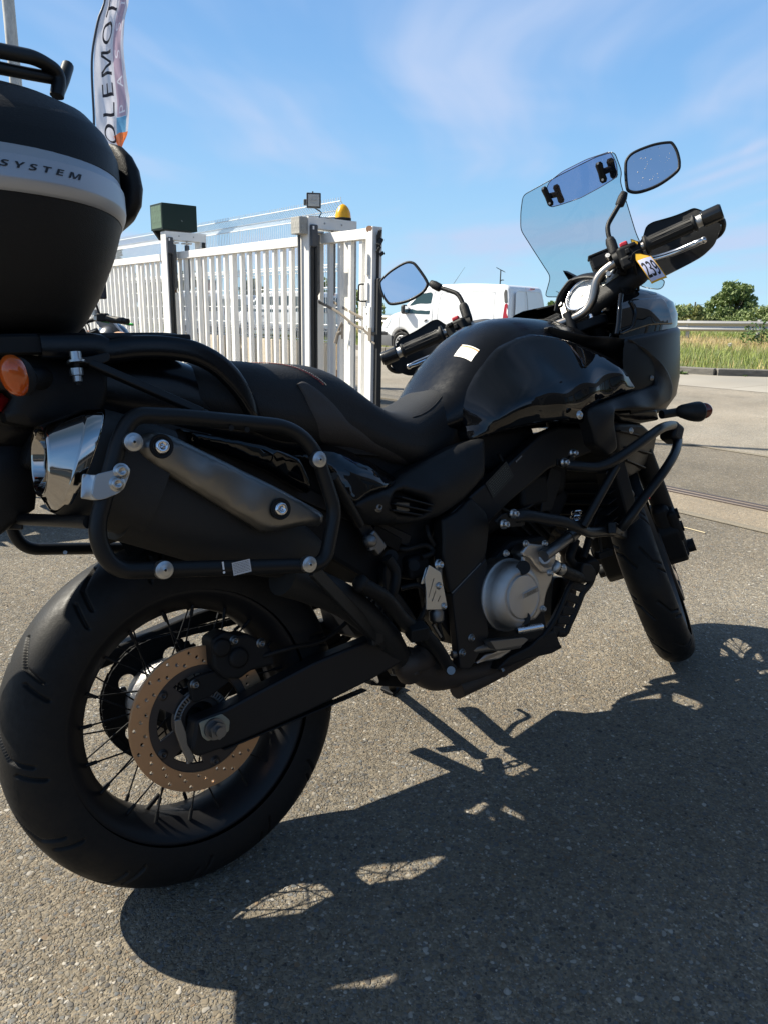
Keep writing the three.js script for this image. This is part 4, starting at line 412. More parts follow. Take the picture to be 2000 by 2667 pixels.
{ // feather flag with creased cloth, pole along its left edge
  const L = [[3.9075,7.2175,-11.0406],[3.9398,5.6771,-11.0289],[3.9403,5.3306,-11.0287],[3.8417,5.0836,-11.0642],[3.754,4.7476,-11.095],[3.7185,4.5343,-11.1073],[3.7038,4.3219,-11.1124],[3.6979,4.1085,-11.1144],[3.6894,3.7257,-11.1173],[3.6554,3.2331,-11.1289],[3.5971,2.3897,-11.1485],[3.5064,1.1735,-11.1783]], f = thing('feather_flag', 'white feather flag with lettering on a curved dark pole behind the top case', 'flag'); const pole = curve(L, 60);
  part('flag_pole', sweep(pole, 0.017, { n: 12 }), std({ color: col(0.03, 0.035, 0.05), roughness: 0.4 }), f);
  const Lf = curve([[4.0744,7.0335,-10.9789],[3.9632,5.6805,-11.0203],[3.9285,5.329,-11.033],[3.8536,5.0852,-11.06],[3.7719,4.7498,-11.0888],[3.7455,4.5375,-11.098],[3.7308,4.3249,-11.1031],[3.722,4.1111,-11.1061],[3.7138,3.7281,-11.109],[3.7402,3.493,-11.0998],[3.9171,3.3945,-11.0371],[3.9946,3.3564,-11.0088]], 80), Rt = curve([[4.2455,7.063,-10.913],[4.2455,5.72,-10.913],[4.2425,5.3704,-10.9142],[4.1808,5.1268,-10.9383],[4.1484,4.8848,-10.9508],[4.1375,4.7034,-10.955],[4.147,4.4619,-10.9513],[4.1669,4.1878,-10.9436],[4.1779,4.065,-10.9394],[4.1483,3.7684,-10.9508],[4.1193,3.5892,-10.9619],[4.063,3.4702,-10.9832],[4.0197,3.3648,-10.9994]], 80), nx = 26, pos = [], uv = [], id = [];
  for (let i = 0; i <= 80; i++) for (let j = 0; j <= nx; j++) { const u = j / nx, v = i / 80, p = Lf[i].clone().lerp(Rt[i], u), w = Math.sin(Math.PI * u); const d = 0.05 * w * Math.sin(u * 9 + v * 14) + 0.035 * w * Math.sin((u * 2.2 - v * 3.0) * 9) + 0.03 * w * noise.noise(u * 5, v * 16, 0.5); p.z += d * 0.9; p.x -= d * 0.35; pos.push(p.x, p.y, p.z); uv.push(u, 1 - v); }
  for (let i = 0; i < 80; i++) for (let j = 0; j < nx; j++) { const a = i * (nx + 1) + j, b = a + nx + 1; id.push(a, b, a + 1, a + 1, b, b + 1); }
  const g = new THREE.BufferGeometry(); g.setAttribute('position', new THREE.Float32BufferAttribute(pos, 3)); g.setAttribute('uv', new THREE.Float32BufferAttribute(uv, 2)); g.setIndex(id); g.computeVertexNormals();
  const tx = canvasTex(256, 2048, (c, w, h) => { c.fillStyle = '#dcdbe2'; c.fillRect(0, 0, w, h); c.fillStyle = '#b9a3b4'; c.fillRect(w * 0.64, 0, w * 0.26, h * 0.86); c.fillStyle = '#6fa9cc'; c.fillRect(w * 0.62, h * 0.862, w * 0.3, h * 0.06); c.fillStyle = '#f08248'; c.fillRect(w * 0.5, h * 0.922, w * 0.5, h * 0.08); c.save(); c.translate(0, h); c.rotate(-Math.PI / 2); c.fillStyle = '#23232c'; c.font = '118px sans-serif'; c.save(); c.translate(70, w * 0.56); c.scale(2.2, 1); c.letterSpacing = '6px'; c.fillText('OLEMOTO', 0, 0); c.restore(); c.fillStyle = '#e6e3ea'; c.font = '62px sans-serif'; c.translate(300, w * 0.87); c.scale(2.3, 1); c.letterSpacing = '50px'; c.fillText('PASSION', 0, 0); c.restore(); }); tx.wrapS = tx.wrapT = THREE.ClampToEdgeWrapping;
  part('flag_cloth', g, std({ map: tx, roughness: 0.8, transmission: 0.35, thickness: 0 }), f); }
{ const a = [1.7292,3.176,-7.5316], b = [1.7044,3.8799,-7.538], dx = [a[0], 0, a[2]], t = thing('flagpole', 'tall white painted pole at the left edge behind the top case', 'pole', dx), h = 7; part('shaft', rod([0, 0, 0], [0, h, 0], 0.062, 0.05, 20), std({ color: col(0.7, 0.69, 0.64), roughness: 0.6, map: withRepeat(dirtTex, 1, 6) }), t); }

{ // unseen hall, tall end and low wing, placed to darken gloss reflections and shadows
  const b = thing('unseen_hall', 'unseen dark grey hall out of view right of and behind the viewer, darkens gloss reflections', 'building', [2, 0, 10]), clad = std({ color: col(0.03, 0.032, 0.036), roughness: 0.6 }), gl = std({ color: col(0.01, 0.012, 0.014), roughness: 0.08, clearcoat: 1 });
  part('wall', [box(-16, 16, 2.3, 3.0, 0, 8, 0.02), box(-16, 16, 0, 0.4, 0, 8, 0.02), box(-16, 16, 0.4, 2.3, 0.3, 8, 0.02)], clad, b); for (let i = 0; i < 11; i++) { part('window', rbox(2.5, 1.88, 0.03, 0.005, [-14 + i * 2.8, 1.35, 0.1]), gl, b); part('mullion', rbox(0.28, 1.89, 0.2, 0.01, [-15.4 + i * 2.8, 1.35, 0.1]), clad, b); } part('roof', rbox(32.6, 0.15, 8.6, 0.02, [0, 3.08, 4]), clad, b);
  part('tall_wing', [box(2.6, 15.8, 3.2, 5.2, -6, -0.2, 0.02), box(2.6, 15.8, 0, 0.4, -6, -0.2, 0.02), box(2.6, 15.8, 0.4, 3.2, -5.7, -0.2, 0.02)], clad, b); for (let i = 0; i < 5; i++) { part('tall_window', rbox(2.3, 2.78, 0.03, 0.005, [3.95 + i * 2.6, 1.8, -5.9]), gl, b); part('tall_mullion', rbox(0.28, 2.79, 0.2, 0.01, [2.64 + i * 2.6, 1.8, -5.9]), clad, b); }
}

// ------------------------------------------------------------------ the motorcycle (x forward, y up, z to its right; it leans on its stand)
const LEAN = -0.19227, STEER = 0.62753, RAKE = 0.45728;
const bike = thing('motorcycle', 'black adventure motorcycle parked in the foreground with the 239 tag on its bars', 'motorcycle');
bike.rotation.x = LEAN;
const steerAxis = new THREE.Vector3(-Math.sin(RAKE), Math.cos(RAKE), 0);
const steerM = new THREE.Matrix4().makeTranslation(1.67, 0, 0).multiply(new THREE.Matrix4().makeRotationAxis(steerAxis, STEER)).multiply(new THREE.Matrix4().makeTranslation(-1.67, 0, 0));
const steered = (m) => { m.applyMatrix4(steerM); return m; };

// ---- wheels
function tyreGeo(rc, hw, hr, { nA = 640, nS = 84, grooves }) {
  const pos = [], uv = [], idx = [];
  for (let i = 0; i <= nA; i++) { const a = i / nA * Math.PI * 2; for (let j = 0; j <= nS; j++) {
    const s = j / nS * 2 - 1, ph = s * 1.78; // from bead to bead over the crown
    const c = Math.cos(ph), sn = Math.sin(ph), rr0 = hr * sgnpow(c, 0.86), zz = hw * sgnpow(sn, 0.86);
    const d = grooves && Math.abs(ph) < 1.45 ? grooves(a, ph) : 0;
    const R = rc + rr0 * (1 - d / hr), z = zz * (1 - d / hw * Math.abs(sn));
    pos.push(Math.cos(a) * R, Math.sin(a) * R, z); uv.push(a * rc, ph * hr);
  } }
  for (let i = 0; i < nA; i++) for (let j = 0; j < nS; j++) { const a = i * (nS + 1) + j, b = a + nS + 1; idx.push(a, b, a + 1, b, b + 1, a + 1); }
  const g = new THREE.BufferGeometry(); g.setAttribute('position', new THREE.Float32BufferAttribute(pos, 3)); g.setAttribute('uv', new THREE.Float32BufferAttribute(uv, 2)); g.setIndex(idx); g.computeVertexNormals(); return g;
}
const segDist = (x, y, ax, ay, bx, by) => { const dx = bx - ax, dy = by - ay, t = clamp(((x - ax) * dx + (y - ay) * dy) / (dx * dx + dy * dy), 0, 1); return Math.hypot(x - ax - t * dx, y - ay - t * dy); };
const treadGrooves = (pitch, R) => (a, ph) => { // long swept grooves, mirrored and staggered on both halves
  const s = ph >= 0 ? 1 : -1, P = Math.abs(ph) * 0.072, A = ((a * s + (s < 0 ? pitch / 2 : 0)) % pitch + pitch * 2) % pitch, x = A * R, L = pitch * R; let d = 1;
  for (const k of [-L, 0, L]) { d = Math.min(d, segDist(x, P, k + 0.015, 0.012, k + 0.06, 0.045) , segDist(x, P, k + 0.06, 0.045, k + 0.075, 0.085), segDist(x, P, k + 0.085, 0.055, k + 0.105, 0.1)); }
  return 0.0055 * (1 - smooth(0.0012, 0.0042, d));
};
function wheelParts(root, { rc, hw, hr, rim, rimHW, hubR, spokes, pitch, tread }) {
  part('tyre', tyreGeo(rc, hw, hr, { grooves: treadGrooves(pitch, rc + hr), nA: tread }), M.rubber, root);
  const P = [[rim + 0.012, rimHW], [rim + 0.0135, rimHW - 0.003], [rim + 0.012, rimHW - 0.006], [rim + 0.002, rimHW - 0.009], [rim - 0.004, rimHW - 0.016], [rim - 0.022, rimHW * 0.52], [rim - 0.024, 0], [rim - 0.022, -rimHW * 0.52], [rim - 0.004, -rimHW + 0.016], [rim + 0.002, -rimHW + 0.009], [rim + 0.012, -rimHW + 0.006], [rim + 0.0135, -rimHW + 0.003], [rim + 0.012, -rimHW], [rim + 0.004, -rimHW - 0.001], [rim - 0.008, -rimHW + 0.012], [rim - 0.028, -rimHW * 0.5], [rim - 0.031, 0], [rim - 0.028, rimHW * 0.5], [rim - 0.008, rimHW - 0.012], [rim + 0.004, rimHW + 0.001], [rim + 0.012, rimHW]];
  part('rim', new THREE.LatheGeometry(P.map(([a, b]) => new THREE.Vector2(a, b)), 120).rotateX(Math.PI / 2), M.frame, root);
  const zf = rimHW * 0.9, H = [[0.014, -zf], [0.03, -zf], [0.034, -zf + 0.008], [hubR, -zf + 0.012], [hubR, -zf + 0.02], [hubR * 0.62, -zf + 0.03], [hubR * 0.55, 0], [hubR * 0.62, zf - 0.03], [hubR, zf - 0.02], [hubR, zf - 0.012], [0.034, zf - 0.008], [0.03, zf], [0.014, zf]];
  part('hub', new THREE.LatheGeometry(H.map(([a, b]) => new THREE.Vector2(a, b)), 48).rotateX(Math.PI / 2), M.darkPart, root);
  for (let i = 0; i < spokes; i++) { const s = i % 2 ? 1 : -1, q = Math.floor(i / 2), dir = q % 2 ? 1 : -1, a = (q + (s > 0 ? 0.5 : 0)) / (spokes / 2) * Math.PI * 2, b = a + dir * 0.62, z = s * (zf - 0.016);
    const A = [Math.cos(a) * (hubR - 0.003), Math.sin(a) * (hubR - 0.003), z + dir * 0.005], Bp = [Math.cos(b) * (rim - 0.02), Math.sin(b) * (rim - 0.02), s * rimHW * 0.62];
    const n = V(A).lerp(V(Bp), 0.88).toArray(); part('spoke', [rod(A, Bp, 0.0016, 0.0016, 6), rod(n, Bp, 0.0034, 0.0034, 6)], M.darkPart, root); }
}
function brakeDisc(ro, ri, z, t, holesPerRow, rows) {
  const s = new THREE.Shape(); s.absarc(0, 0, ro, 0, Math.PI * 2); s.holes.push(circlePath(0, 0, ri)); let k = 0;
  for (let i = 0; i < holesPerRow; i++) rows.forEach(([r, off], q) => { const a = (i + off) / holesPerRow * Math.PI * 2; s.holes.push(circlePath(Math.cos(a) * r, Math.sin(a) * r, 0.0036)); });
  return new THREE.ExtrudeGeometry(s, { depth: t, bevelEnabled: true, bevelThickness: 0.0006, bevelSize: 0.0006, bevelSegments: 1, curveSegments: 64 }).translate(0, 0, z - t / 2);
}
const rearWheel = new THREE.Group(); rearWheel.name = 'rear_wheel'; rearWheel.position.set(0, 0.32, 0); bike.add(rearWheel);
wheelParts(rearWheel, { rc: 0.25, hw: 0.074, hr: 0.071, rim: 0.219, rimHW: 0.064, hubR: 0.05, spokes: 40, pitch: Math.PI * 2 / 13, tread: 1300 });
part('brake_disc', brakeDisc(0.13, 0.097, 0.081, 0.005, 18, [[0.1035, 0], [0.1115, 0.33], [0.122, 0.66]]), M.disc, rearWheel);
{ // carrier of the disc with its cut-outs and bolts
  const s = new THREE.Shape(); s.absarc(0, 0, 0.0985, 0, Math.PI * 2); s.holes.push(circlePath(0, 0, 0.03));
  for (let i = 0; i < 5; i++) { const a = i / 5 * 2 * Math.PI + 0.5, h = new THREE.Path(); h.absarc(0, 0, 0.082, a - 0.38, a + 0.38, false); h.absarc(0, 0, 0.052, a + 0.3, a - 0.3, true); h.closePath(); s.holes.push(h); }
  const g = [new THREE.ExtrudeGeometry(s, { depth: 0.006, bevelEnabled: true, bevelThickness: 0.001, bevelSize: 0.001, bevelSegments: 1, curveSegments: 40 }).translate(0, 0, 0.075)];
  for (let i = 0; i < 5; i++) { const a = i / 5 * 2 * Math.PI - 0.13; g.push(...bolt([Math.cos(a) * 0.088, Math.sin(a) * 0.088, 0.083], [0, 0, 1], 0.007, 0.005)); }
  part('disc_carrier', g, M.discCarrier, rearWheel);
  const teeth = []; for (let i = 0; i < 50; i++) { const a = i / 50 * 2 * Math.PI; teeth.push(rbox(0.0035, 0.009, 0.004, 0.0008, [Math.cos(a) * 0.046, Math.sin(a) * 0.046, 0.086], [0, 0, a + Math.PI / 2])); }
  part('speed_sensor_ring', [new THREE.TorusGeometry(0.051, 0.0022, 8, 50).translate(0, 0, 0.086), new THREE.TorusGeometry(0.041, 0.0022, 8, 50).translate(0, 0, 0.086), ...teeth], M.darkAlu, rearWheel);
  const sp = new THREE.Shape(), N = 47; for (let i = 0; i < N * 4; i++) { const a = i / (N * 4) * 2 * Math.PI, r = [0.114, 0.1185, 0.1185, 0.114][i % 4]; i ? sp.lineTo(Math.cos(a) * r, Math.sin(a) * r) : sp.moveTo(Math.cos(a) * r, Math.sin(a) * r); }
  sp.holes.push(circlePath(0, 0, 0.05)); for (let i = 0; i < 5; i++) { const a = i / 5 * 2 * Math.PI; sp.holes.push(circlePath(Math.cos(a) * 0.083, Math.sin(a) * 0.083, 0.017)); }
  part('sprocket', new THREE.ExtrudeGeometry(sp, { depth: 0.006, bevelEnabled: false }).translate(0, 0, -0.098), M.darkPart, rearWheel);
  const nuts = []; for (let i = 0; i < 6; i++) { const a = i / 6 * 2 * Math.PI + 0.3; nuts.push(rod([Math.cos(a) * 0.062, Math.sin(a) * 0.062, -0.06], [Math.cos(a) * 0.062, Math.sin(a) * 0.062, -0.085], 0.009, 0.009, 6)); }
  part('sprocket_carrier', [new THREE.LatheGeometry([[0.03, -0.092], [0.076, -0.092], [0.08, -0.086], [0.08, -0.062], [0.05, -0.05]].map(([a, b]) => new THREE.Vector2(a, b)), 40).rotateX(Math.PI / 2), ...nuts], M.castAlu, rearWheel);
  part('valve', rod([0.19 * Math.cos(4.2), 0.19 * Math.sin(4.2), 0.0], [0.158 * Math.cos(4.25), 0.158 * Math.sin(4.25), 0.012], 0.005, 0.004, 8), M.rubber, rearWheel);
}
{ // chain: two runs and the wrap round the sprocket, each link a pair of plates
  const R = 0.1165, r = 0.034, c1 = [0, 0.32], c2 = [0.56, 0.4], base = Math.atan2(c2[1] - c1[1], c2[0] - c1[0]), d = Math.hypot(0.56, 0.08), off = Math.acos((R - r) / d);
  const pts = []; for (let i = 0; i <= 40; i++) { const a = base + off + (2 * Math.PI - 2 * off) * i / 40; pts.push([c1[0] + R * Math.cos(a), c1[1] + R * Math.sin(a), -0.095]); }
  for (let i = 0; i <= 12; i++) { const a = base - off + 2 * off * i / 12; pts.push([c2[0] + r * Math.cos(a), c2[1] + r * Math.sin(a), -0.095]); }
  const cv = new THREE.CatmullRomCurve3(pts.map(V), true, 'catmullrom', 0), L = cv.getLength(), n = Math.round(L / 0.0159), g = []; 
  for (let i = 0; i < n; i++) { const a = cv.getPointAt(i / n), b = cv.getPointAt((i + 1) % n / n), w = i % 2 ? 0.0085 : 0.0055; for (const s of [-1, 1]) { const A = a.clone(), B2 = b.clone(), D2 = b.clone().sub(a).normalize(); A.addScaledVector(D2, -0.004); B2.addScaledVector(D2, 0.004); A.z += s * w; B2.z += s * w; g.push(bar(A, B2, 0.0018, 0.0135, [0, 1, 0.001], 0.0008)); } g.push(rod([a.x, a.y, a.z - 0.009], [a.x, a.y, a.z + 0.009], 0.0045, 0.0045, 7)); }
  part('chain', g, M.darkPart, bike);
  part('chain_guard', panel([[-0.1, 0.435, -0.108], [0.1, 0.468, -0.108], [0.42, 0.475, -0.108], [0.44, 0.452, -0.108], [0.1, 0.44, -0.108], [-0.12, 0.4, -0.108]], { t: 0.03, e: 0.006 }), M.plastic, bike);
}
// ---- swingarm, axle blocks, rear caliper
function armGeo(s) {
  const o = [[-0.0343,0.3155,0.11],[-0.0446,0.2849,0.11],[-0.0341,0.2712,0.11],[0.0381,0.271,0.11],[0.2046,0.2839,0.11],[0.345,0.3015,0.11],[0.4289,0.3163,0.11],[0.4372,0.3811,0.11],[0.3558,0.3846,0.11],[0.2164,0.3732,0.11],[0.0936,0.3517,0.11],[0.0255,0.3389,0.11],[-0.0295,0.3359,0.11]], z0 = 0.092, z1 = 0.132;
  const g = plate(o, z0, z1, { r: 0.008, bev: 0.005 }); return s < 0 ? flipZ(g) : g;
}
{ const sa = part('swingarm', [armGeo(1), armGeo(-1), rbox(0.09, 0.075, 0.2, 0.012, [0.43, 0.4, 0], [0, 0, 0.15])], M.frame, bike);
  for (const s of [1, -1]) { const k = plate([[-0.0699,0.3516,0.13],[-0.0582,0.3506,0.13],[-0.0526,0.3246,0.13],[-0.0527,0.3031,0.13],[-0.044,0.2784,0.13],[-0.0464,0.2693,0.13],[-0.055,0.2712,0.13],[-0.0649,0.3013,0.13],[-0.0708,0.3306,0.13]], 0.134, 0.14, { bev: 0.0015, r: 0.003 }); part('adjuster_block', s > 0 ? [k, rod([-0.0473,0.2727,0.12], [-0.0486,0.2632,0.12], 0.004)] : flipZ(k), M.darkAlu, sa); }
  part('axle_washer', plate([[-0.0259,0.3324,0.133],[0.0181,0.3344,0.133],[0.0309,0.3183,0.133],[0.0262,0.2995,0.133],[-0.0145,0.2949,0.133],[-0.0233,0.3058,0.133]], 0.1331, 0.1362, { r: 0.004, bev: 0.001 }), std({ color: col(0.3, 0.28, 0.21), roughness: 0.7, metalness: 0.3, bumpMap: withRepeat(dirtTex, 8), bumpScale: 0.001 }), sa);
  const a = [-0.0008,0.3139,0.136]; part('axle_nut', [rod(a, [a[0], a[1], 0.142], 0.019, 0.019, 28), rod([a[0], a[1], 0.142], [a[0], a[1], 0.156], 0.0155, 0.0155, 6), rod([a[0], a[1], 0.156], [a[0], a[1], 0.166], 0.009, 0.009, 20)], M.darkAlu, sa);
  part('arm_strip', bar([0.0162,0.2662,0.118], [0.3367,0.2823,0.118], 0.02, 0.004), M.darkPart, sa); }
{ const z = 0.098, g = [plate([[0.0263,0.4625,0.098],[0.0534,0.4721,0.098],[0.0823,0.4568,0.098],[0.0959,0.4576,0.098],[0.1293,0.4326,0.098],[0.1454,0.4115,0.098],[0.1464,0.3833,0.098],[0.0955,0.3866,0.098],[0.0716,0.3765,0.098],[0.0418,0.3849,0.098],[0.0236,0.4104,0.098]], 0.062, 0.112, { r: 0.008, bev: 0.006 }), plate([[-0.0205,0.3945,0.098],[-0.003,0.4016,0.098],[0.0397,0.4019,0.098],[0.0582,0.3761,0.098],[0.0167,0.3593,0.098],[-0.0175,0.3555,0.098]], 0.088, 0.1, { r: 0.008, bev: 0.002 })];
  for (const [p, r, h] of [[[0.0723,0.4183,0.112], 0.019, 0.008], [[0.043,0.4443,0.112], 0.017, 0.006]]) g.push(turned(p, [p[0], p[1], p[2] + 1], [[0, h], [r * 0.7, h], [r, h * 0.6], [r, -0.005]]));
  const cal = part('rear_caliper', g, M.darkPart, bike);
  part('caliper_bolt', [[-0.0098,0.3886,0.1], [0.0467,0.3963,0.1], [0.1212,0.4328,0.113], [0.0686,0.451,0.113]].map((p) => bolt(p, [0, 0, 1], 0.007, 0.006)), M.darkAlu, cal);
  part('brake_hose', sweep(curve([[0.1239,0.4064,0.11], [0.147,0.4105,0.12], [0.1805,0.4104,0.12], [0.2786,0.4045,0.1], [0.42, 0.47, 0.09]], 30), 0.0045, { n: 8 }), M.rubber, cal); }
{ // wheel hugger above the tyre, right behind the rack
  const rings = []; for (let i = 0; i <= 14; i++) { const a = 0.5 + i / 14 * 1.35; rings.push(ring(13, (q, j) => { const s = j / 12 * 2 - 1; const R = 0.345 + 0.012 * (1 - s * s); return [Math.cos(a) * R, 0.32 + Math.sin(a) * R - (Math.abs(s) > 0.8 ? (Math.abs(s) - 0.8) * 0.1 : 0), s * 0.098]; })); }
  part('rear_hugger', loft(rings, { closed: false }), M.plastic, bike);
}
{ // dark inner fender, battery box and hanger plates that fill the middle
  part('inner_fender', [plate([[-0.2, 0.88, 0], [0.5, 0.8, 0], [0.62, 0.66, 0], [0.56, 0.52, 0], [0.42, 0.47, 0], [0.3, 0.56, 0], [0.15, 0.7, 0], [-0.1, 0.76, 0], [-0.24, 0.8, 0]], -0.1, 0.1, { r: 0.02, bev: 0.01 })], M.darkPart, bike);
  part('subframe_stay', bar([0.3013,0.7348,0.13], [0.3781,0.5938,0.13], 0.014, 0.03), M.frame, bike);
}
// ---- frame, engine, exhaust, plates low in the middle
{ const f = part('frame', [-1, 1].map((s) => { const g = [plate([[0.5606,0.5986,0.15],[0.6486,0.6396,0.15],[0.766,0.6912,0.15],[0.9024,0.7572,0.15],[0.9637,0.7693,0.15],[1.1269,0.7513,0.15],[1.1799,0.6989,0.15],[1.0817,0.693,0.15],[0.9172,0.6695,0.15],[0.7795,0.6118,0.15],[0.7141,0.5782,0.15],[0.6893,0.5582,0.15],[0.6794,0.478,0.15],[0.6776,0.4038,0.15],[0.5803,0.4298,0.15],[0.5486,0.5025,0.15]], 0.118, 0.15, { r: 0.012, bev: 0.006 }), plate([[0.62, 0.6, 0], [0.68, 0.58, 0], [0.7, 0.35, 0], [0.6, 0.3, 0], [0.55, 0.38, 0]], 0.06, 0.12, { r: 0.02, bev: 0.004 })]; return s < 0 ? g.map(flipZ) : g; }), M.frame, bike);
  part('frame_cover', panel([[0.5556,0.602,0.156],[0.5974,0.6109,0.156],[0.6461,0.6374,0.156],[0.6881,0.5979,0.156],[0.6951,0.5654,0.156],[0.676,0.5002,0.156],[0.5619,0.437,0.156],[0.549,0.523,0.156]], { ctrl: [[0.6077,0.5641,0.168]], e: 0.006, t: 0.01 }), M.plastic, f);
  // pivot plate beside the engine, with a light worn edge
  part('pivot_plate', plate([[0.5672,0.4352,0.15],[0.6816,0.4961,0.15],[0.6662,0.3716,0.15],[0.6673,0.3204,0.15],[0.6172,0.2718,0.15],[0.601,0.2576,0.15],[0.5703,0.266,0.15],[0.5696,0.3444,0.15]], 0.128, 0.152, { r: 0.008, bev: 0.004 }), M.frame, f);
  part('pivot_plate_edge', bar([0.5647,0.4376,0.153], [0.6591,0.4873,0.153], 0.004, 0.003), M.darkAlu, f);
  part('subframe_rail', [-1, 1].map((s) => [bar([0.6, 0.74, s * 0.1], [-0.15, 0.86, s * 0.1], 0.025, 0.035), bar([0.5, 0.56, s * 0.1], [0.02, 0.82, s * 0.1], 0.022, 0.028), bar([0.3905,0.6022,0.12], [0.4563,0.5599,0.12], 0.02, 0.03)]), M.frame, f);
  const lab = canvasTex(256, 160, (c, w, h) => { c.fillStyle = '#101212'; c.fillRect(0, 0, w, h); c.strokeStyle = '#3c413c'; c.lineWidth = 2; c.strokeRect(6, 6, w - 12, h - 12); c.fillStyle = '#454b45'; for (let r = 0; r < 7; r++) for (let x = 18; x < 230;) { const L = 6 + ((r * 37 + x * 13) % 26); c.fillRect(x, 22 + r * 18, L, 7); x += L + 7; } });
  const lg = new THREE.PlaneGeometry(0.085, 0.042), A = V([0.6988,0.6477,0.1515]), Bq = V([0.779,0.6844,0.1515]), cxx = V([0.7443,0.6643,0.1515]), ang = Math.atan2(Bq.y - A.y, Bq.x - A.x);
  part('frame_label', place(lg, cxx, [0, 0, ang + 0.1]), std({ map: lab, roughness: 0.6 }), f);
  const lab2 = canvasTex(128, 32, (c, w, h) => { c.fillStyle = '#0c0d0e'; c.fillRect(0, 0, w, h); c.fillStyle = '#77797c'; c.fillRect(4, 6, 14, 20); for (let q = 0; q < 6; q++) c.fillRect(26 + q * 14, 10, 10, 13); });
  part('maker_label', place(new THREE.PlaneGeometry(0.03, 0.0075), [0.8146,0.706,0.1515], [0, 0, ang + 0.08]), std({ map: lab2, roughness: 0.5 }), f);
}
{ // engine
  const eng = part('engine', [
    plate([[0.7089,0.4702,0.12],[0.8002,0.5146,0.12],[0.9246,0.5056,0.12],[0.9631,0.4581,0.12],[0.9474,0.402,0.12],[0.8849,0.3211,0.12],[0.8204,0.2783,0.12],[0.6959,0.3034,0.12],[0.6991,0.3905,0.12]], -0.13, 0.12, { r: 0.02, bev: 0.012 }),
    plate([[0.62, 0.3, 0], [0.9, 0.24, 0], [0.9, 0.34, 0], [0.66, 0.4, 0]], -0.13, 0.12, { r: 0.02, bev: 0.01 }),
    // front and rear cylinders with fins, heads
    rbox(0.14, 0.2, 0.17, 0.02, [0.96, 0.56, 0], [0, 0, -0.75]), rbox(0.15, 0.2, 0.16, 0.02, [0.74, 0.62, 0], [0, 0, 0.25]),
    ...[0, 1, 2, 3, 4].map((i) => rbox(0.165, 0.006, 0.2, 0.002, [0.9 + i * 0.016, 0.5 + i * 0.015, 0], [0, 0, -0.75])),
    rbox(0.2, 0.1, 0.22, 0.03, [0.95, 0.66, 0], [0, 0, -0.3]),
  ], M.darkPart, bike);
  const cc = [0.7355,0.3988,0.17], d = [cc[0], cc[1], cc[2] + 1];
  // clutch cover: bowl with stepped face
  const rimR = 0.083;
  part('clutch_cover', [turned(cc, d, [[0, 0.0335], [0.0475, 0.0325], [0.049, 0.031], [0.0495, 0.027], [0.0525, 0.027], [0.0535, 0.0295], [0.0585, 0.0285], [0.066, 0.0235], [0.0725, 0.0145], [0.0765, 0.003], [0.0785, -0.01], [0.0835, -0.013], [0.085, -0.016], [0.085, -0.03], [0.083, -0.06]], 64),
    rbox(0.052, 0.0125, 0.004, 0.001, [cc[0] + 0.022, cc[1] + 0.006, cc[2] + 0.0335], [0, 0, 0.12])], M.castAlu, eng);
  const word = canvasTex(256, 56, (c, w, h) => { c.fillStyle = '#8f8d89'; c.fillRect(0, 0, w, h); c.fillStyle = '#4c4b49'; c.font = 'bold 44px sans-serif'; c.textAlign = 'center'; c.fillText('SUZUKI', w / 2, 44); });
  part('raised_lettering', place(new THREE.PlaneGeometry(0.05, 0.0105), [cc[0] + 0.022, cc[1] + 0.006, cc[2] + 0.0358], [0, 0, 0.12]), std({ map: word, metalness: 0.9, roughness: 0.5 }), eng);
  // housing behind it, with lobes, ribs and bolts
  part('crankcase_cover', plate([[0.7862,0.4941,0.16],[0.8078,0.501,0.16],[0.8707,0.4903,0.16],[0.8843,0.4659,0.16],[0.8917,0.4351,0.16],[0.8827,0.4072,0.16],[0.8573,0.3792,0.16],[0.8419,0.3421,0.16],[0.807,0.3208,0.16],[0.7771,0.335,0.16],[0.7734,0.3897,0.16]], 0.13, 0.165, { r: 0.012, bev: 0.006 }), M.castAlu, eng);
  part('cover_cutout', [rod([0.7765,0.4558,0.17], [0.7407,0.4651,0.203], 0.0165, 0.0155, 24), rod([0.7639,0.3394,0.17], [0.7349,0.3497,0.197], 0.0165, 0.0155, 24)], M.darkPart, eng);
  const wp = [0.8364,0.4823,0.17]; part('water_pump', [plate([[0.7674,0.4945,0.17],[0.7926,0.5113,0.17],[0.8567,0.495,0.17],[0.8628,0.4777,0.17],[0.8759,0.4498,0.17],[0.8648,0.4263,0.17],[0.8304,0.433,0.17],[0.8113,0.451,0.17],[0.7934,0.4757,0.17],[0.7711,0.4833,0.17]], 0.14, 0.178, { r: 0.01, bev: 0.005 }), turned([0.8529,0.4631,0.17], [0.0148,0.6653,0.9], [[0, 0.03], [0.012, 0.03], [0.014, 0.028], [0.022, 0.01], [0.024, 0]], 24)], M.castAlu, eng);
  part('cooling_pipe', [rod([0.8254,0.4748,0.19], [0.9494,0.4997,0.17], 0.0145, 0.0135, 20), rod([0.9463,0.4984,0.17], [0.9644,0.5048,0.17], 0.017, 0.017, 20)], M.darkAlu, eng);
  part('water_hose', [sweep(curve([[0.8881,0.4365,0.17], [0.9346,0.4157,0.16], [0.9979,0.3903,0.14], [1.0709,0.3644,0.1]], 20), 0.0145, { n: 14 }), sweep(curve([[0.9615,0.5045,0.17], [1.03,0.5084,0.14], [1.1206,0.517,0.1]], 14), 0.016, { n: 14 })], M.rubber, eng);
  part('pipe_elbow', turned([0.8754,0.4427,0.172], [0.934,0.4144,0.165], [[0, 0], [0.016, 0], [0.016, 0.012], [0.0135, 0.014], [0.0135, 0.03], [0.016, 0.032], [0.016, 0.04], [0, 0.04]], 20), M.alu, eng);
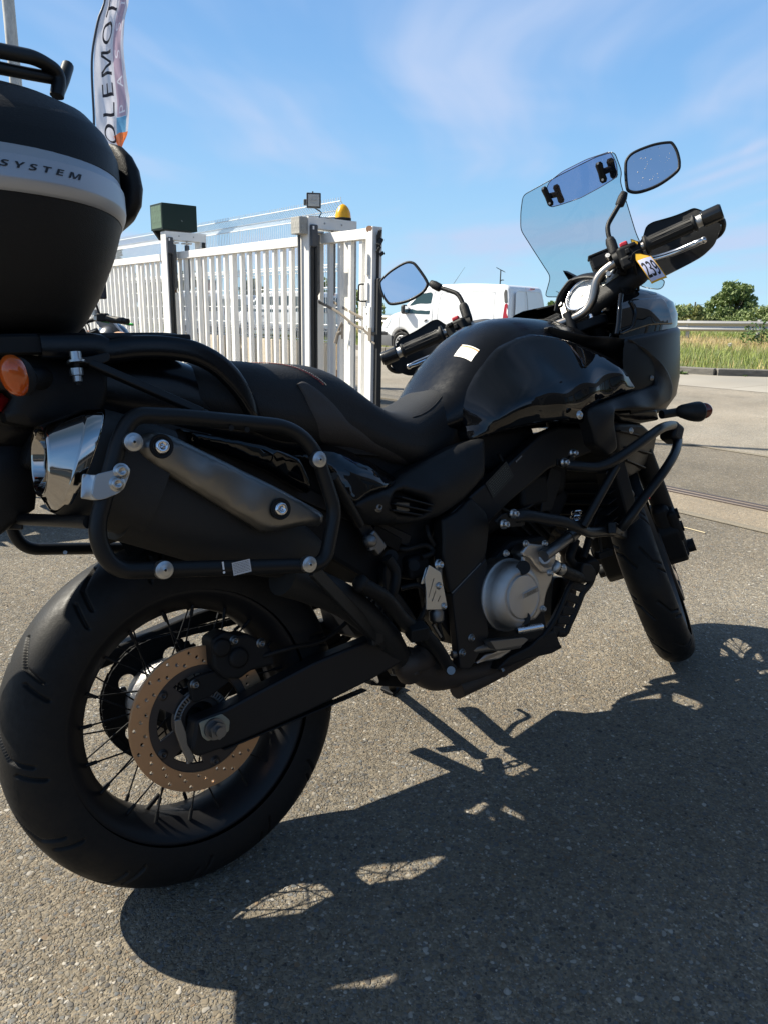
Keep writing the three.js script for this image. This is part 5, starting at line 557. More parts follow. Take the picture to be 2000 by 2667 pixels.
  part('engine_bolt', [[0.7814,0.5119,0.18], [0.8456,0.501,0.18], [0.7304,0.4972,0.165], [0.8366,0.3441,0.167], [0.8559,0.4289,0.18]].map((p) => bolt(p, [0, 0, 1], 0.006, 0.007)), M.alu, eng);
  part('sump', plate([[0.6254,0.2635,0.14],[0.6604,0.2752,0.14],[0.7444,0.2677,0.14],[0.7925,0.2774,0.14],[0.7552,0.2722,0.14],[0.7435,0.2607,0.14],[0.7019,0.2518,0.14]], 0.05, 0.142, { r: 0.006, bev: 0.004 }), M.castAlu, eng);
  part('oil_filter', [turned([1.126,0.3915,0.06], [1.1163,0.3718,0.1], [[0, -0.05], [0.034, -0.05], [0.035, 0.03], [0.03, 0.04], [0, 0.04]], 32)], M.darkPart, eng);
  part('spark_plug_coil', [0, 1, 2].map((i) => new THREE.TorusGeometry(0.012, 0.004, 8, 20).rotateX(1.2).rotateZ(-0.4).translate(...V([1.073,0.54,0.1]).add(new THREE.Vector3(-0.006 * i, -0.012 * i, 0)).toArray())), M.polished, eng);
  // throttle bodies, cables, hoses filling the space over the engine
  part('intake_body', [rbox(0.2, 0.1, 0.2, 0.02, [0.84, 0.73, 0]), rbox(0.1, 0.08, 0.24, 0.015, [0.9, 0.62, 0.0])], M.darkPart, eng);
  part('cable_loom', [[[0.7, 0.7, 0.12], [0.76, 0.6, 0.13], [0.84, 0.58, 0.12], [0.93, 0.6, 0.11]], [[0.78, 0.72, 0.12], [0.83, 0.64, 0.13], [0.92, 0.66, 0.12], [1.02, 0.7, 0.1]], [[0.86, 0.56, 0.12], [0.92, 0.53, 0.13], [1.0, 0.52, 0.1]], [[0.66, 0.66, 0.1], [0.7, 0.55, 0.11], [0.72, 0.48, 0.1]]].map((p) => sweep(curve(p, 24), 0.0045, { n: 8 })), M.rubber, eng);
  part('horn_bracket', [plate([[0.9625,0.6704,0.12],[1.0007,0.6547,0.12],[0.9925,0.6235,0.12],[0.9541,0.5643,0.12],[0.9106,0.5647,0.12],[0.9401,0.6298,0.12]], 0.112, 0.118, { r: 0.004 }), plate([[0.9037,0.6344,0.1],[0.9454,0.6584,0.1],[0.9663,0.6502,0.1],[0.9137,0.5755,0.1],[0.8934,0.5841,0.1]], 0.06, 0.1, { r: 0.004 })], M.plastic, eng);
  part('radiator', [rbox(0.05, 0.26, 0.36, 0.006, [1.17, 0.62, 0], [0, 0, 0.3]), ...Array.from({ length: 9 }, (_, i) => rbox(0.054, 0.003, 0.33, 0.001, [1.13 + i * 0.008, 0.51 + i * 0.027, 0], [0, 0, 0.3]))], M.darkPart, eng);
  part('brake_pedal', [sweep(curve([[0.7545,0.2774,0.16], [0.7095,0.2835,0.16], [0.6478,0.2942,0.15], [0.56, 0.3, 0.14]], 20), [0.006, 0.009], { n: 10 }), plate([[0.6422,0.3161,0.17],[0.7511,0.2978,0.17],[0.7655,0.2888,0.17],[0.7438,0.28,0.17],[0.6582,0.2913,0.17]], 0.15, 0.178, { r: 0.004 })], M.darkAlu, bike);
  const gr = [0.7168,0.3233,0.19], ge = [0.7807,0.3214,0.21]; part('foot_pedal_tip', [rod(gr, ge, 0.0075, 0.006, 14), ...Array.from({ length: 9 }, (_, i) => { const p = V(gr).lerp(V(ge), 0.2 + i * 0.09), q = p.clone().add(V(ge).sub(V(gr)).setLength(0.0025)); return rod(p, q, 0.0088 - i * 0.00015, 0.0088 - i * 0.00015, 14); })], M.polished, bike);
}
{ // skid plate with slots, and exhaust under the engine
  const sk = [plate([[0.9377,0.228,0.13],[0.9478,0.2138,0.13],[0.9064,0.209,0.13],[0.8075,0.22,0.13],[0.7336,0.2179,0.13],[0.7037,0.2225,0.13],[0.7521,0.2422,0.13],[0.8272,0.2485,0.13],[0.8678,0.2647,0.13],[0.9248,0.2661,0.13]], 0.05, 0.125, { r: 0.01, bev: 0.005 })];
  // ladder-like side of the guard rising to the front
  const A = [[860, 1000], [830, 1090], [790, 1160], [740, 1290], [690, 1380], [640, 1420]], I = [[770, 1040], [735, 1110], [700, 1180], [670, 1260], [620, 1330], [560, 1400]];
  const P = [[1.0914,0.3863,0.12],[1.0922,0.366,0.12],[1.0744,0.3495,0.12],[1.0476,0.3351,0.12],[1.019,0.3015,0.12],[0.9844,0.266,0.12],[0.9642,0.2472,0.12],[0.9356,0.2542,0.12]], Q = [[1.0341,0.3775,0.12],[1.0213,0.3722,0.12],[0.9992,0.3648,0.12],[0.9823,0.3488,0.12],[0.9547,0.3158,0.12],[0.9218,0.2846,0.12],[0.8909,0.2651,0.12],[0.8786,0.2567,0.12]];
  sk.push(sweep(curve(P, 24), [0.006, 0.01], { n: 10 })); sk.push(sweep(curve(Q, 24), [0.006, 0.008], { n: 10 }));
  for (const [a, b] of [[[0.9965,0.3673,0.12], [1.0607,0.3403,0.12]], [[0.9756,0.3424,0.12], [1.0328,0.3144,0.12]], [[0.9598,0.3089,0.12], [1.0116,0.2913,0.12]], [[0.9397,0.2882,0.12], [0.9941,0.2716,0.12]], [[0.914,0.2672,0.12], [0.9645,0.2491,0.12]]]) sk.push(bar(a, b, 0.008, 0.022));
  sk.push(plate([[1.0447,0.415,0.12],[1.0809,0.4043,0.12],[1.0971,0.3812,0.12],[1.081,0.3522,0.12],[1.0448,0.3635,0.12],[1.0325,0.3897,0.12]], 0.09, 0.13, { r: 0.01, bev: 0.005 }), plate([[1.0454,0.3688,0],[1.1448,0.345,0],[1.1236,0.2766,0],[1.0521,0.2164,0],[1.0197,0.2577,-0],[1.03,0.3179,0]], -0.05, 0.03, { r: 0.02 }));
  part('skid_plate', sk, M.plastic, bike);
  part('exhaust_header', [sweep(curve([[1.02, 0.5, 0.03], [1.1, 0.42, 0.04], [1.06, 0.3, 0.05], [0.95, 0.22, 0.06], [0.75, 0.2, 0.08], [0.6, 0.2, 0.1]], 40), 0.021, { n: 16 })], M.brownPipe, bike);
  // collector box
  const box = [[0.4534,0.3084,0.1], [0.7386,0.2218,0.1]];
  part('exhaust_collector', [sweep(curve([[0.4496,0.3094,0.1], [0.4975,0.284,0.1], [0.5508,0.2484,0.09], [0.6435,0.2239,0.08], [0.783,0.2059,0.06]], 30), (t) => [0.034, 0.032 + 0.006 * Math.sin(t * 7)], { n: 18 }), sweep(curve([[0.5079,0.308,0.11], [0.491,0.3001,0.11], [0.4595,0.2993,0.11], [0.4725,0.2753,0.1]], 20), 0.03, { n: 16 }), plate([[0.498,0.2693,0.09],[0.6729,0.2432,0.09],[0.7976,0.2271,0.09],[0.8238,0.2378,0.09],[0.7632,0.2132,0.09],[0.6536,0.2095,0.09],[0.5462,0.2185,0.09],[0.5006,0.237,0.09]], 0.03, 0.09, { r: 0.01, bev: 0.005 })], M.brownPipe, bike);
  part('link_pipe', [sweep(curve([[0.4463,0.3133,0.1], [0.4134,0.3585,0.12], [0.374,0.4007,0.14], [0.2872,0.4796,0.16], [0.205,0.5301,0.17], [0.144,0.5613,0.18]], 40), (t) => 0.026 + 0.01 * t, { n: 18 })], M.muffler, bike);
  const foot = [0.7402,0.0766,-0.3309], pv = [0.55, 0.27, -0.1];
  const st = part('side_stand', [bar(pv, foot, 0.02, 0.026), rbox(0.06, 0.01, 0.045, 0.004, foot, [0.3, 0.3, 0.2]), bar([0.5701,0.2554,-0.1], [0.6146,0.1644,-0.12], 0.016, 0.02)], M.darkPart, bike);
  part('stand_arm', bar([0.5867,0.2351,-0.13], [0.5257,0.2194,-0.15], 0.02, 0.02), M.darkPart, st);
  part('left_footrest', [bar([0.6, 0.36, -0.15], [0.66, 0.37, -0.33], 0.035, 0.03), bar([0.4, 0.42, -0.14], [0.4, 0.38, -0.27], 0.035, 0.03), bar([0.36, 0.5, -0.13], [0.52, 0.35, -0.13], 0.012, 0.04), sweep(curve([[0.6, 0.33, -0.15], [0.72, 0.3, -0.17], [0.78, 0.31, -0.18], [0.79, 0.31, -0.22]], 16), 0.006, { n: 8 })], M.darkPart, bike);
  part('centre_stand_foot', [plate([[0.4233,0.2825,0],[0.4337,0.2733,0],[0.4389,0.2525,0],[0.4343,0.2474,0],[0.4223,0.2604,0]], -0.03, 0.03, { r: 0.004 })], M.polished, bike);
  part('centre_stand', [bar([0.4313,0.2547,0], [0.524,0.2218,0], 0.03, 0.025), bar([0.4365,0.295,0], [0.473,0.2396,0], 0.03, 0.03)], M.darkPart, bike);
}
{ // foot pegs, hanger, brake master cylinder with its guard
  part('passenger_peg', [sweep(curve([[0.2934,0.5204,0.2], [0.3145,0.5053,0.2], [0.3556,0.4764,0.19], [0.4026,0.4225,0.18], [0.4434,0.3883,0.17]], 24), (t) => [0.016 + 0.006 * Math.sin(t * 5), 0.015], { n: 14 }), turned([0.2949,0.5195,0.2], [0.2669,0.5389,0.2], [[0, -0.01], [0.016, -0.01], [0.018, 0.0], [0.012, 0.008], [0, 0.01]])], M.rubber, bike);
  part('rider_peg', [bar([0.4369,0.3957,0.17], [0.4286,0.3847,0.2], 0.04, 0.03), sweep(curve([[0.4559,0.3897,0.16], [0.4995,0.337,0.16], [0.5379,0.2823,0.15], [0.5487,0.27,0.15]], 20), (t) => [0.022 - 0.012 * t, 0.014], { n: 12 })], M.darkPart, bike);
  part('peg_hanger', [plate([[0.4286,0.5391,0.13],[0.4437,0.5129,0.13],[0.4277,0.4749,0.13],[0.4481,0.4588,0.13],[0.4861,0.3964,0.13],[0.5224,0.3386,0.13],[0.5556,0.2769,0.13],[0.5425,0.2711,0.13],[0.5008,0.3257,0.13],[0.4197,0.4119,0.13],[0.3988,0.3638,0.13],[0.3699,0.3653,0.13],[0.3842,0.4201,0.13],[0.4091,0.4729,0.13],[0.4114,0.519,0.13]], 0.1, 0.125, { r: 0.012, bev: 0.004 })], M.frame, bike);
  part('hanger_loop', sweep(curve([[0.3951,0.5472,0.16], [0.4126,0.5155,0.16], [0.4048,0.4826,0.16], [0.394,0.4494,0.15], [0.3843,0.3691,0.14]], 24), 0.011, { n: 12 }), M.darkPart, bike);
  part('ignition_pod', [rbox(0.03, 0.05, 0.02, 0.006, [0.3828,0.5793,0.14], [0, 0, 0.6]), turned([0.3656,0.5855,0.15], [-0.1794,0.714,0.9], [[0, 0.012], [0.012, 0.01], [0.014, 0], [0.014, -0.02]]), rod([0.3669,0.5685,0.15], [0.3636,0.597,0.15], 0.008)], M.darkAlu, bike);
  part('rear_shock', [rod([0.59,0.542,0.03], [0.609,0.3545,0.03], 0.022), rbox(0.06, 0.05, 0.05, 0.01, [0.5095,0.5041,0.1]), ...[0, 1, 2, 3, 4].map((i) => new THREE.TorusGeometry(0.032, 0.006, 8, 20).rotateX(1.57).translate(0.45 + i * 0.006, 0.42 + i * 0.03, 0.0)), rod([0.4954,0.5098,0.12], [0.4872,0.5121,0.13], 0.012), rod([0.4289,0.542,0.13], [0.4167,0.5452,0.146], 0.014)], M.darkPart, bike);
  part('hydraulic_line', [sweep(curve([[0.5485,0.5448,0.13], [0.5355,0.5682,0.13], [0.5388,0.5885,0.12]], 14), 0.006, { n: 8 }), sweep(curve([[0.5102,0.5243,0.13], [0.5427,0.5306,0.13], [0.5335,0.5468,0.12], [0.4752,0.5479,0.12], [0.4619,0.555,0.1]], 24), 0.0065, { n: 8 }), sweep(curve([[0.469,0.3897,0.14], [0.4826,0.4119,0.15], [0.498,0.4414,0.15], [0.4869,0.4697,0.14], [0.4537,0.4685,0.12]], 24), 0.006, { n: 8 }), sweep(curve([[0.5298,0.3876,0.14], [0.5326,0.3623,0.14], [0.5465,0.3357,0.13]], 8), 0.005, { n: 8 })], M.rubber, bike);
  part('master_cylinder', [turned([0.5281,0.4064,0.14], [0.507,0.2394,0.14], [[0, -0.09], [0.013, -0.09], [0.013, 0], [0.0165, 0.002], [0.0165, 0.02], [0.012, 0.026], [0, 0.026]]), rod([0.5147,0.3789,0.14], [0.5327,0.3469,0.14], 0.004)], M.darkAlu, bike);
  const gp = part('heel_guard', plate([[0.4971,0.5144,0.166],[0.5131,0.5025,0.166],[0.5276,0.4923,0.166],[0.5314,0.4601,0.166],[0.5364,0.4199,0.166],[0.5333,0.4115,0.166],[0.4778,0.4224,0.166],[0.4827,0.4613,0.166],[0.4826,0.4907,0.166]], 0.163, 0.167, { r: 0.003, bev: 0.0008, holes: [[[0.5076,0.459,0.166],[0.5105,0.4569,0.166],[0.4967,0.4346,0.166],[0.4931,0.4368,0.166]], [[0.5189,0.4453,0.166],[0.5217,0.4429,0.166],[0.5123,0.4306,0.166],[0.509,0.4325,0.166]], [[0.505,0.4848,0.166],[0.5088,0.4841,0.166],[0.4884,0.4453,0.166],[0.4854,0.4465,0.166]]] }), std({ color: col(0.62, 0.62, 0.6), metalness: 1, roughness: 0.4 }), bike);
  part('guard_lip', panel([[0.4971,0.5144,0.166],[0.4827,0.4613,0.166],[0.4756,0.4657,0.166],[0.472,0.4738,0.166],[0.4904,0.5069,0.166]], { t: 0.002, e: 0.001, ctrl: [] }).translate(0, 0, -0.003), std({ color: col(0.62, 0.62, 0.6), metalness: 1, roughness: 0.4 }), gp);
  part('guard_bolt', [[0.5181,0.4653,0.167], [0.5274,0.4195,0.167]].map((p) => bolt(p, [0, 0, 1], 0.0062, 0.005)), M.zinc, gp);
  part('peg_bolt', [...bolt([0.5309,0.5077,0.16], [0.2, 0.1, 1], 0.009, 0.008)], M.zinc, bike);
  part('plate_bolt', [[0.611,0.327,0.153], [0.5798,0.3013,0.153]].map((p) => bolt(p, [0, 0, 1], 0.007, 0.006)), M.darkAlu, bike);
  part('lower_bolt', [rod([0.5446,0.2705,0.15], [0.5289,0.2783,0.168], 0.009), rod([0.741,0.2287,0.1], [0.7432,0.206,0.11], 0.005)], M.darkAlu, bike);
}

// ---- muffler with its heat shield and chrome end
{ const A = V([-0.1951,0.7844,0.185]), Bq = V([0.2283,0.577,0.15]), ax = Bq.clone().sub(A).normalize(), up = new THREE.Vector3(-ax.y, ax.x, 0).normalize(), out = new THREE.Vector3().crossVectors(ax, up).normalize();
  const sec = (p, h, w, k = 2.4) => ring(40, (a) => { const c = sgnpow(Math.cos(a), 2 / k), s = sgnpow(Math.sin(a), 2 / k); return p.clone().addScaledVector(up, s * h * (c > 0 ? 1 : 1)).addScaledVector(out, c * w).toArray(); });
  const at = (t) => A.clone().lerp(Bq, t);
  const can = part('muffler', [loft([sec(at(0.2), 0.076, 0.0615), sec(at(0.5), 0.074, 0.06), sec(at(0.8), 0.062, 0.053), sec(at(0.93), 0.048, 0.045), sec(at(1.03), 0.03, 0.03)])], M.muffler, bike);
  // slanting chrome cap at the rear: upright rim behind, oblique joint in front
  const hoop = (tx, ty, bx, by, w, k = 2.5) => ring(44, (a) => { const c = sgnpow(Math.cos(a), 2 / k), q = (sgnpow(Math.sin(a), 2 / k) + 1) / 2; return [lerp(bx, tx, q), lerp(by, ty, q), 0.186 + c * w]; });
  part('muffler_body', loft([hoop(-0.136, 0.874, -0.225, 0.728, 0.0615), hoop(-0.10, 0.862, -0.19, 0.708, 0.0625), hoop(-0.03, 0.833, -0.115, 0.672, 0.062)], { caps: false }), M.muffler, can);
  part('chrome_end', loft([hoop(-0.140, 0.873, -0.214, 0.7265, 0.0628), hoop(-0.142, 0.8755, -0.216, 0.7255, 0.0645), hoop(-0.165, 0.876, -0.225, 0.731, 0.0642), hoop(-0.168, 0.8745, -0.226, 0.7325, 0.0628), hoop(-0.171, 0.8735, -0.227, 0.734, 0.0618), hoop(-0.224, 0.857, -0.235, 0.752, 0.052), hoop(-0.2285, 0.8555, -0.2385, 0.7535, 0.0505), hoop(-0.2295, 0.852, -0.2395, 0.757, 0.047), hoop(-0.226, 0.845, -0.236, 0.764, 0.042), hoop(-0.18, 0.835, -0.19, 0.764, 0.035)], { caps: false }), M.chrome, can);
  const sh = panel([[-0.1137,0.8093,0.252],[-0.1002,0.8281,0.252],[-0.082,0.8329,0.252],[-0.049,0.8224,0.252],[-0.0014,0.7941,0.252],[0.0662,0.754,0.252],[0.1392,0.7106,0.252],[0.1933,0.6746,0.252],[0.2051,0.6656,0.252],[0.1978,0.6428,0.252],[0.1646,0.6516,0.252],[0.1311,0.6497,0.252],[0.0911,0.6507,0.252],[0.0799,0.6543,0.252],[0.0217,0.6988,0.252],[-0.0424,0.7467,0.252],[-0.102,0.7912,0.252]], { ctrl: [[-0.0103,0.7622,0.262], [0.0741,0.7018,0.26], [-0.0781,0.8071,0.262]], e: 0.012, t: 0.014, r: 0.012 });
  const shield = part('heat_shield', sh, M.shield, can);
  for (const p of [[-0.0787,0.8086,0.264], [0.1109,0.6878,0.262]]) { part('shield_recess', turned(p, [p[0], p[1], p[2] + 1], [[0.0125, -0.002], [0.0175, 0.0015], [0.0185, -0.002]], 28), M.darkPart, shield); part('shield_bolt', turned(p, [p[0] - 0.05, p[1] + 0.05, p[2] + 1], [[0, -0.002], [0.003, -0.002], [0.004, 0.004], [0.009, 0.004], [0.012, 0.001], [0.0125, -0.004]], 24), M.polished, shield); }
  part('muffler_mount', plate([[-0.1108,0.868,0.15],[-0.0804,0.8595,0.15],[-0.1046,0.8414,0.15]], 0.13, 0.15, { r: 0.004 }), M.shield, can);
}
// ---- pannier carriers
function carrier() {
  const z = 0.272, P = [...[[-0.116,0.8567,0.272],[-0.0693,0.8537,0.272],[-0.0039,0.8447,0.272],[0.1146,0.8249,0.272]]], Q = fillet([[-0.119,0.8569,0.272], [-0.0535,0.8505,0.272], [0.1736,0.8154,0.272], [0.2101,0.6725,0.272], [0.1764,0.5801,0.272], [0.1116,0.5923,0.272], [-0.1773,0.639,0.272], [-0.196,0.6946,0.272], [-0.143,0.8244,0.272]], [0.075, 0.02, 0.07, 0.02, 0.06, 0.02, 0.062, 0.05, 0.05], true, 12);
  return sweep(Q, 0.0125, { n: 18, closed: true });
}
{ const c = carrier(), zf = 0.272;
  const rk = part('pannier_carrier', [c, bar([-0.1477,0.9416,0.2], [-0.0067,0.8537,0.262], 0.012, 0.019, [0, 0, 1]), rod([-0.1986,0.7125,0.265], [-0.2412,0.7176,0.05], 0.0095), bar([-0.2367,0.7169,0.05], [-0.2671,0.7226,0.03], 0.006, 0.035), bar([0.0017,0.8515,0.262], [-0.0327,0.8627,0.25], 0.006, 0.012), rod([0.2199,0.7294,0.262], [0.3092,0.6296,0.2], 0.009), bar([0.1613,0.5762,0.255], [0.3735,0.3734,0.15], 0.008, 0.028), rbox(0.03, 0.03, 0.02, 0.004, [0.3475,0.3958,0.16])], M.tube, bike);
  for (const p of [[-0.1298,0.8178,0.285], [0.1778,0.7619,0.285], [-0.1097,0.6292,0.285], [0.136,0.5915,0.285]]) { const d = [p[0], p[1], p[2] + 1]; const kn = part('carrier_knob', turned(p, d, [[0, 0.0095], [0.003, 0.0095], [0.0032, 0.008], [0.0085, 0.0085], [0.0088, 0.0072], [0.0125, 0.007], [0.0138, 0.006], [0.014, -0.004], [0.0135, -0.006], [0.009, -0.006], [0.009, -0.012]], 36), M.zinc, rk); part('knob_socket', turned(p, d, [[0, 0.0101], [0.0018, 0.0101], [0.002, 0.0097]], 12), M.darkPart, kn); }
  const tab = part('carrier_tab', plate([[-0.1634,0.7815,0.289],[-0.1468,0.785,0.289],[-0.1389,0.7818,0.289],[-0.142,0.7717,0.289],[-0.1507,0.7565,0.289],[-0.1591,0.7487,0.289],[-0.1817,0.7428,0.289],[-0.1917,0.7427,0.289],[-0.1979,0.7493,0.289],[-0.193,0.7645,0.289],[-0.1882,0.7784,0.289]], 0.287, 0.2905, { r: 0.005, bev: 0.0008 }), M.zinc, rk);
  part('tab_lip', panel([[-0.1859,0.7775,0.2902], [-0.1879,0.7425,0.2902], [-0.1957,0.7434,0.279], [-0.2086,0.7475,0.279], [-0.2012,0.7812,0.279], [-0.1909,0.7783,0.279]], { t: 0.003, e: 0.0012, r: 0.003, h: 0.008 }), M.zinc, rk);
  part('tab_bolt', [[-0.1527,0.7788,0.291], [-0.1609,0.7621,0.291]].map((p) => bolt(p, [0, 0, 1], 0.0085, 0.0045)), M.zinc, tab);
  part('carrier_hole', [[0.0267,0.8262,0.2848], [0.0535,0.8216,0.2848]].map((p) => rod(p, [p[0], p[1], p[2] + 0.0009], 0.0044, 0.0044, 14)), M.darkPart, rk);
  const sticker = canvasTex(256, 160, (x, w, h) => { x.fillStyle = '#b9b9ba'; x.fillRect(0, 0, w, h); x.fillStyle = '#55565a'; for (let r = 0; r < 7; r++) for (let q = 14; q < 236;) { const L = 5 + ((r * 41 + q * 17) % 22); x.fillRect(q, 16 + r * 19, Math.min(L, 240 - q), 8); q += L + 5; } });
  part('warning_sticker', place(new THREE.PlaneGeometry(0.0315, 0.0205), [0.0159,0.6092,0.2851], [0, 0, 0.03]), std({ map: sticker, roughness: 0.55 }), rk);
  const e = [-0.0148,0.6144,0.2851]; part('warning_mark', [place(new THREE.CircleGeometry(0.0021, 16), [e[0], e[1] - 0.0075, e[2]]), place(new THREE.PlaneGeometry(0.0028, 0.0125), [e[0], e[1] + 0.003, e[2]])], M.white, rk);
  // the other side's carrier, seen under the number plate
  part('pannier_carrier', flipZ(c), M.tube, bike, 'carrier tube on the far side of the rear wheel');
  part('carrier_rivet', rod([-0.1029,0.6201,-0.259], [-0.1037,0.6204,-0.256], 0.004), M.zinc, bike);
  part('carrier_bolt', (() => { const p = [-0.1703,0.9469,0.215], q = [-0.1713,0.9286,0.212], at = (y) => [p[0], y, p[2]]; return [rod(at(p[1] - 0.006), at(p[1] - 0.003), 0.0125), rod(at(p[1] - 0.003), at(p[1] + 0.009), 0.0088, 0.0084, 6), rod([q[0], q[1] - 0.006, q[2]], [q[0], q[1] + 0.004, q[2]], 0.0098, 0.0098, 6), rod([q[0], q[1] - 0.015, q[2]], [q[0], q[1] - 0.007, q[2]], 0.0068, 0.0068, 6)]; })(), M.zinc, bike);
  part('bolt_shank', (() => { const p = [-0.1703,0.9469,0.215], q = [-0.1713,0.9286,0.212]; return [rod([q[0], q[1] - 0.02, q[2]], [p[0], p[1] - 0.004, p[2]], 0.0042)]; })(), M.darkPart, bike);
  part('top_plate', [plate([[-0.1748,0.9487,0.19],[-0.152,0.9491,0.19],[-0.1188,0.9557,0.19],[-0.1187,0.943,0.19],[-0.134,0.9379,0.19],[-0.1759,0.9408,0.19]], 0.18, 0.21, { r: 0.006 })], M.tube, bike);
}
// ---- tail, lamps, number plate holder
{ const w = (x) => lerp(0.085, 0.13, smooth(-0.4, 0.1, x));
  const T = [[-0.36, 0.845, 0.975], [-0.3, 0.815, 0.985], [-0.2, 0.815, 0.99], [-0.1, 0.83, 0.985], [0.02, 0.8, 0.97], [0.14, 0.77, 0.93], [0.26, 0.74, 0.88]];
  const tail = part('tail_cowl', loft(T.map(([x, y0, y1]) => ring(28, (a) => { const c = sgnpow(Math.cos(a), 0.6), s = sgnpow(Math.sin(a), 0.6), yy = (y0 + y1) / 2 + s * (y1 - y0) / 2; return [x, yy, c * w(x) * (s < 0 ? 1 - 0.25 * s * s : 1)]; }))), M.satin, bike);
  const sg = [-0.2599,0.9224,0.235]; const q0 = [-0.2755,0.9356,0.235];
  part('rear_indicator', place(new THREE.SphereGeometry(1, 32, 20), sg, [0.35, 0.0, 0.25], [0.019, 0.029, 0.021]), M.amber, bike);
  part('indicator_stem', [rod([sg[0] + 0.018, sg[1] - 0.004, sg[2] - 0.004], [-0.1854,0.9324,0.1], 0.012, 0.02), place(new THREE.SphereGeometry(1, 24, 16), [sg[0] + 0.01, sg[1] - 0.001, sg[2] - 0.004], [0.35, 0, 0.25], [0.0172, 0.0275, 0.019])], M.plastic, bike);
  part('indicator_bulb', place(new THREE.SphereGeometry(0.009, 16, 12), [sg[0] + 0.004, sg[1], sg[2]]), std({ color: col(0.5, 0.07, 0.01), roughness: 0.3 }), bike);
  part('tail_lamp', panel([[-0.2881,0.9171,0.11],[-0.2556,0.9157,0.11],[-0.2364,0.9084,0.11],[-0.2395,0.8986,0.11],[-0.2569,0.8823,0.11],[-0.2797,0.8846,0.11]], { e: 0.012, t: 0.05, ctrl: [[-0.2662,0.9008,0.12]] }), M.redLens, bike);
  part('tail_lamp_housing', panel([[-0.2932,0.9665,0.135],[-0.2487,0.9763,0.135],[-0.1979,0.9668,0.135],[-0.1592,0.9532,0.135],[-0.0971,0.9442,0.135],[-0.1057,0.8813,0.135],[-0.15,0.8612,0.135],[-0.2181,0.8586,0.135],[-0.2472,0.8571,0.135],[-0.2528,0.8647,0.135],[-0.2607,0.8786,0.135],[-0.2424,0.8972,0.135],[-0.2428,0.9124,0.135],[-0.2917,0.9215,0.135]], { ctrl: [[-0.1963,0.9177,0.15], [-0.2327,0.8845,0.14]], e: 0.01, t: 0.05, h: 0.024 }), M.plastic, bike);
  { const q = bike.children.at(-1); part('tail_lamp_housing', flipZ(q.geometry), M.plastic, bike); }
  part('plate_hanger', [panel([[-0.3, 0.9, 0.11], [-0.36, 0.95, 0.11], [-0.5, 0.9, 0.1], [-0.585, 0.83, 0.09], [-0.55, 0.74, 0.06], [-0.44, 0.63, 0.05], [-0.41, 0.64, 0.05], [-0.4, 0.74, 0.07]], { e: 0.01, t: 0.15 }), rbox(0.32, 0.16, 0.2, 0.03, [-0.44, 0.92, -0.01]), plate([[-0.5, 0.8, 0], [-0.44, 0.65, 0], [-0.43, 0.65, 0], [-0.49, 0.8, 0]], -0.085, 0.085, { r: 0.003 })], M.plastic, bike);  // out of view; the box is sized to close a gap in the cast shadow
  part('tail_trim_line', bar([-0.2366,0.9715,0.137], [-0.2046,0.9605,0.152], 0.002, 0.003), M.darkAlu, bike);
  part('number_plate_holder', [panel([[-0.2761,0.8589,0.06],[-0.2544,0.8553,0.06],[-0.2098,0.8576,0.06],[-0.2074,0.8225,0.06],[-0.2099,0.7446,0.06],[-0.2124,0.7332,0.06],[-0.2263,0.7253,0.06],[-0.2401,0.7176,0.06],[-0.2768,0.6944,0.06],[-0.2933,0.6876,0.06],[-0.2958,0.7183,0.06]], { ctrl: [[-0.2468,0.8066,0.075]], e: 0.012, t: 0.06, h: 0.024 }), plate([[-0.2482,0.8859,0.05],[-0.231,0.8637,0.05],[-0.1973,0.8651,0.05],[-0.1755,0.8616,0.05],[-0.2011,0.838,0.05],[-0.2537,0.8464,0.05]], -0.05, 0.05, { r: 0.01 })], M.plastic, bike);
}
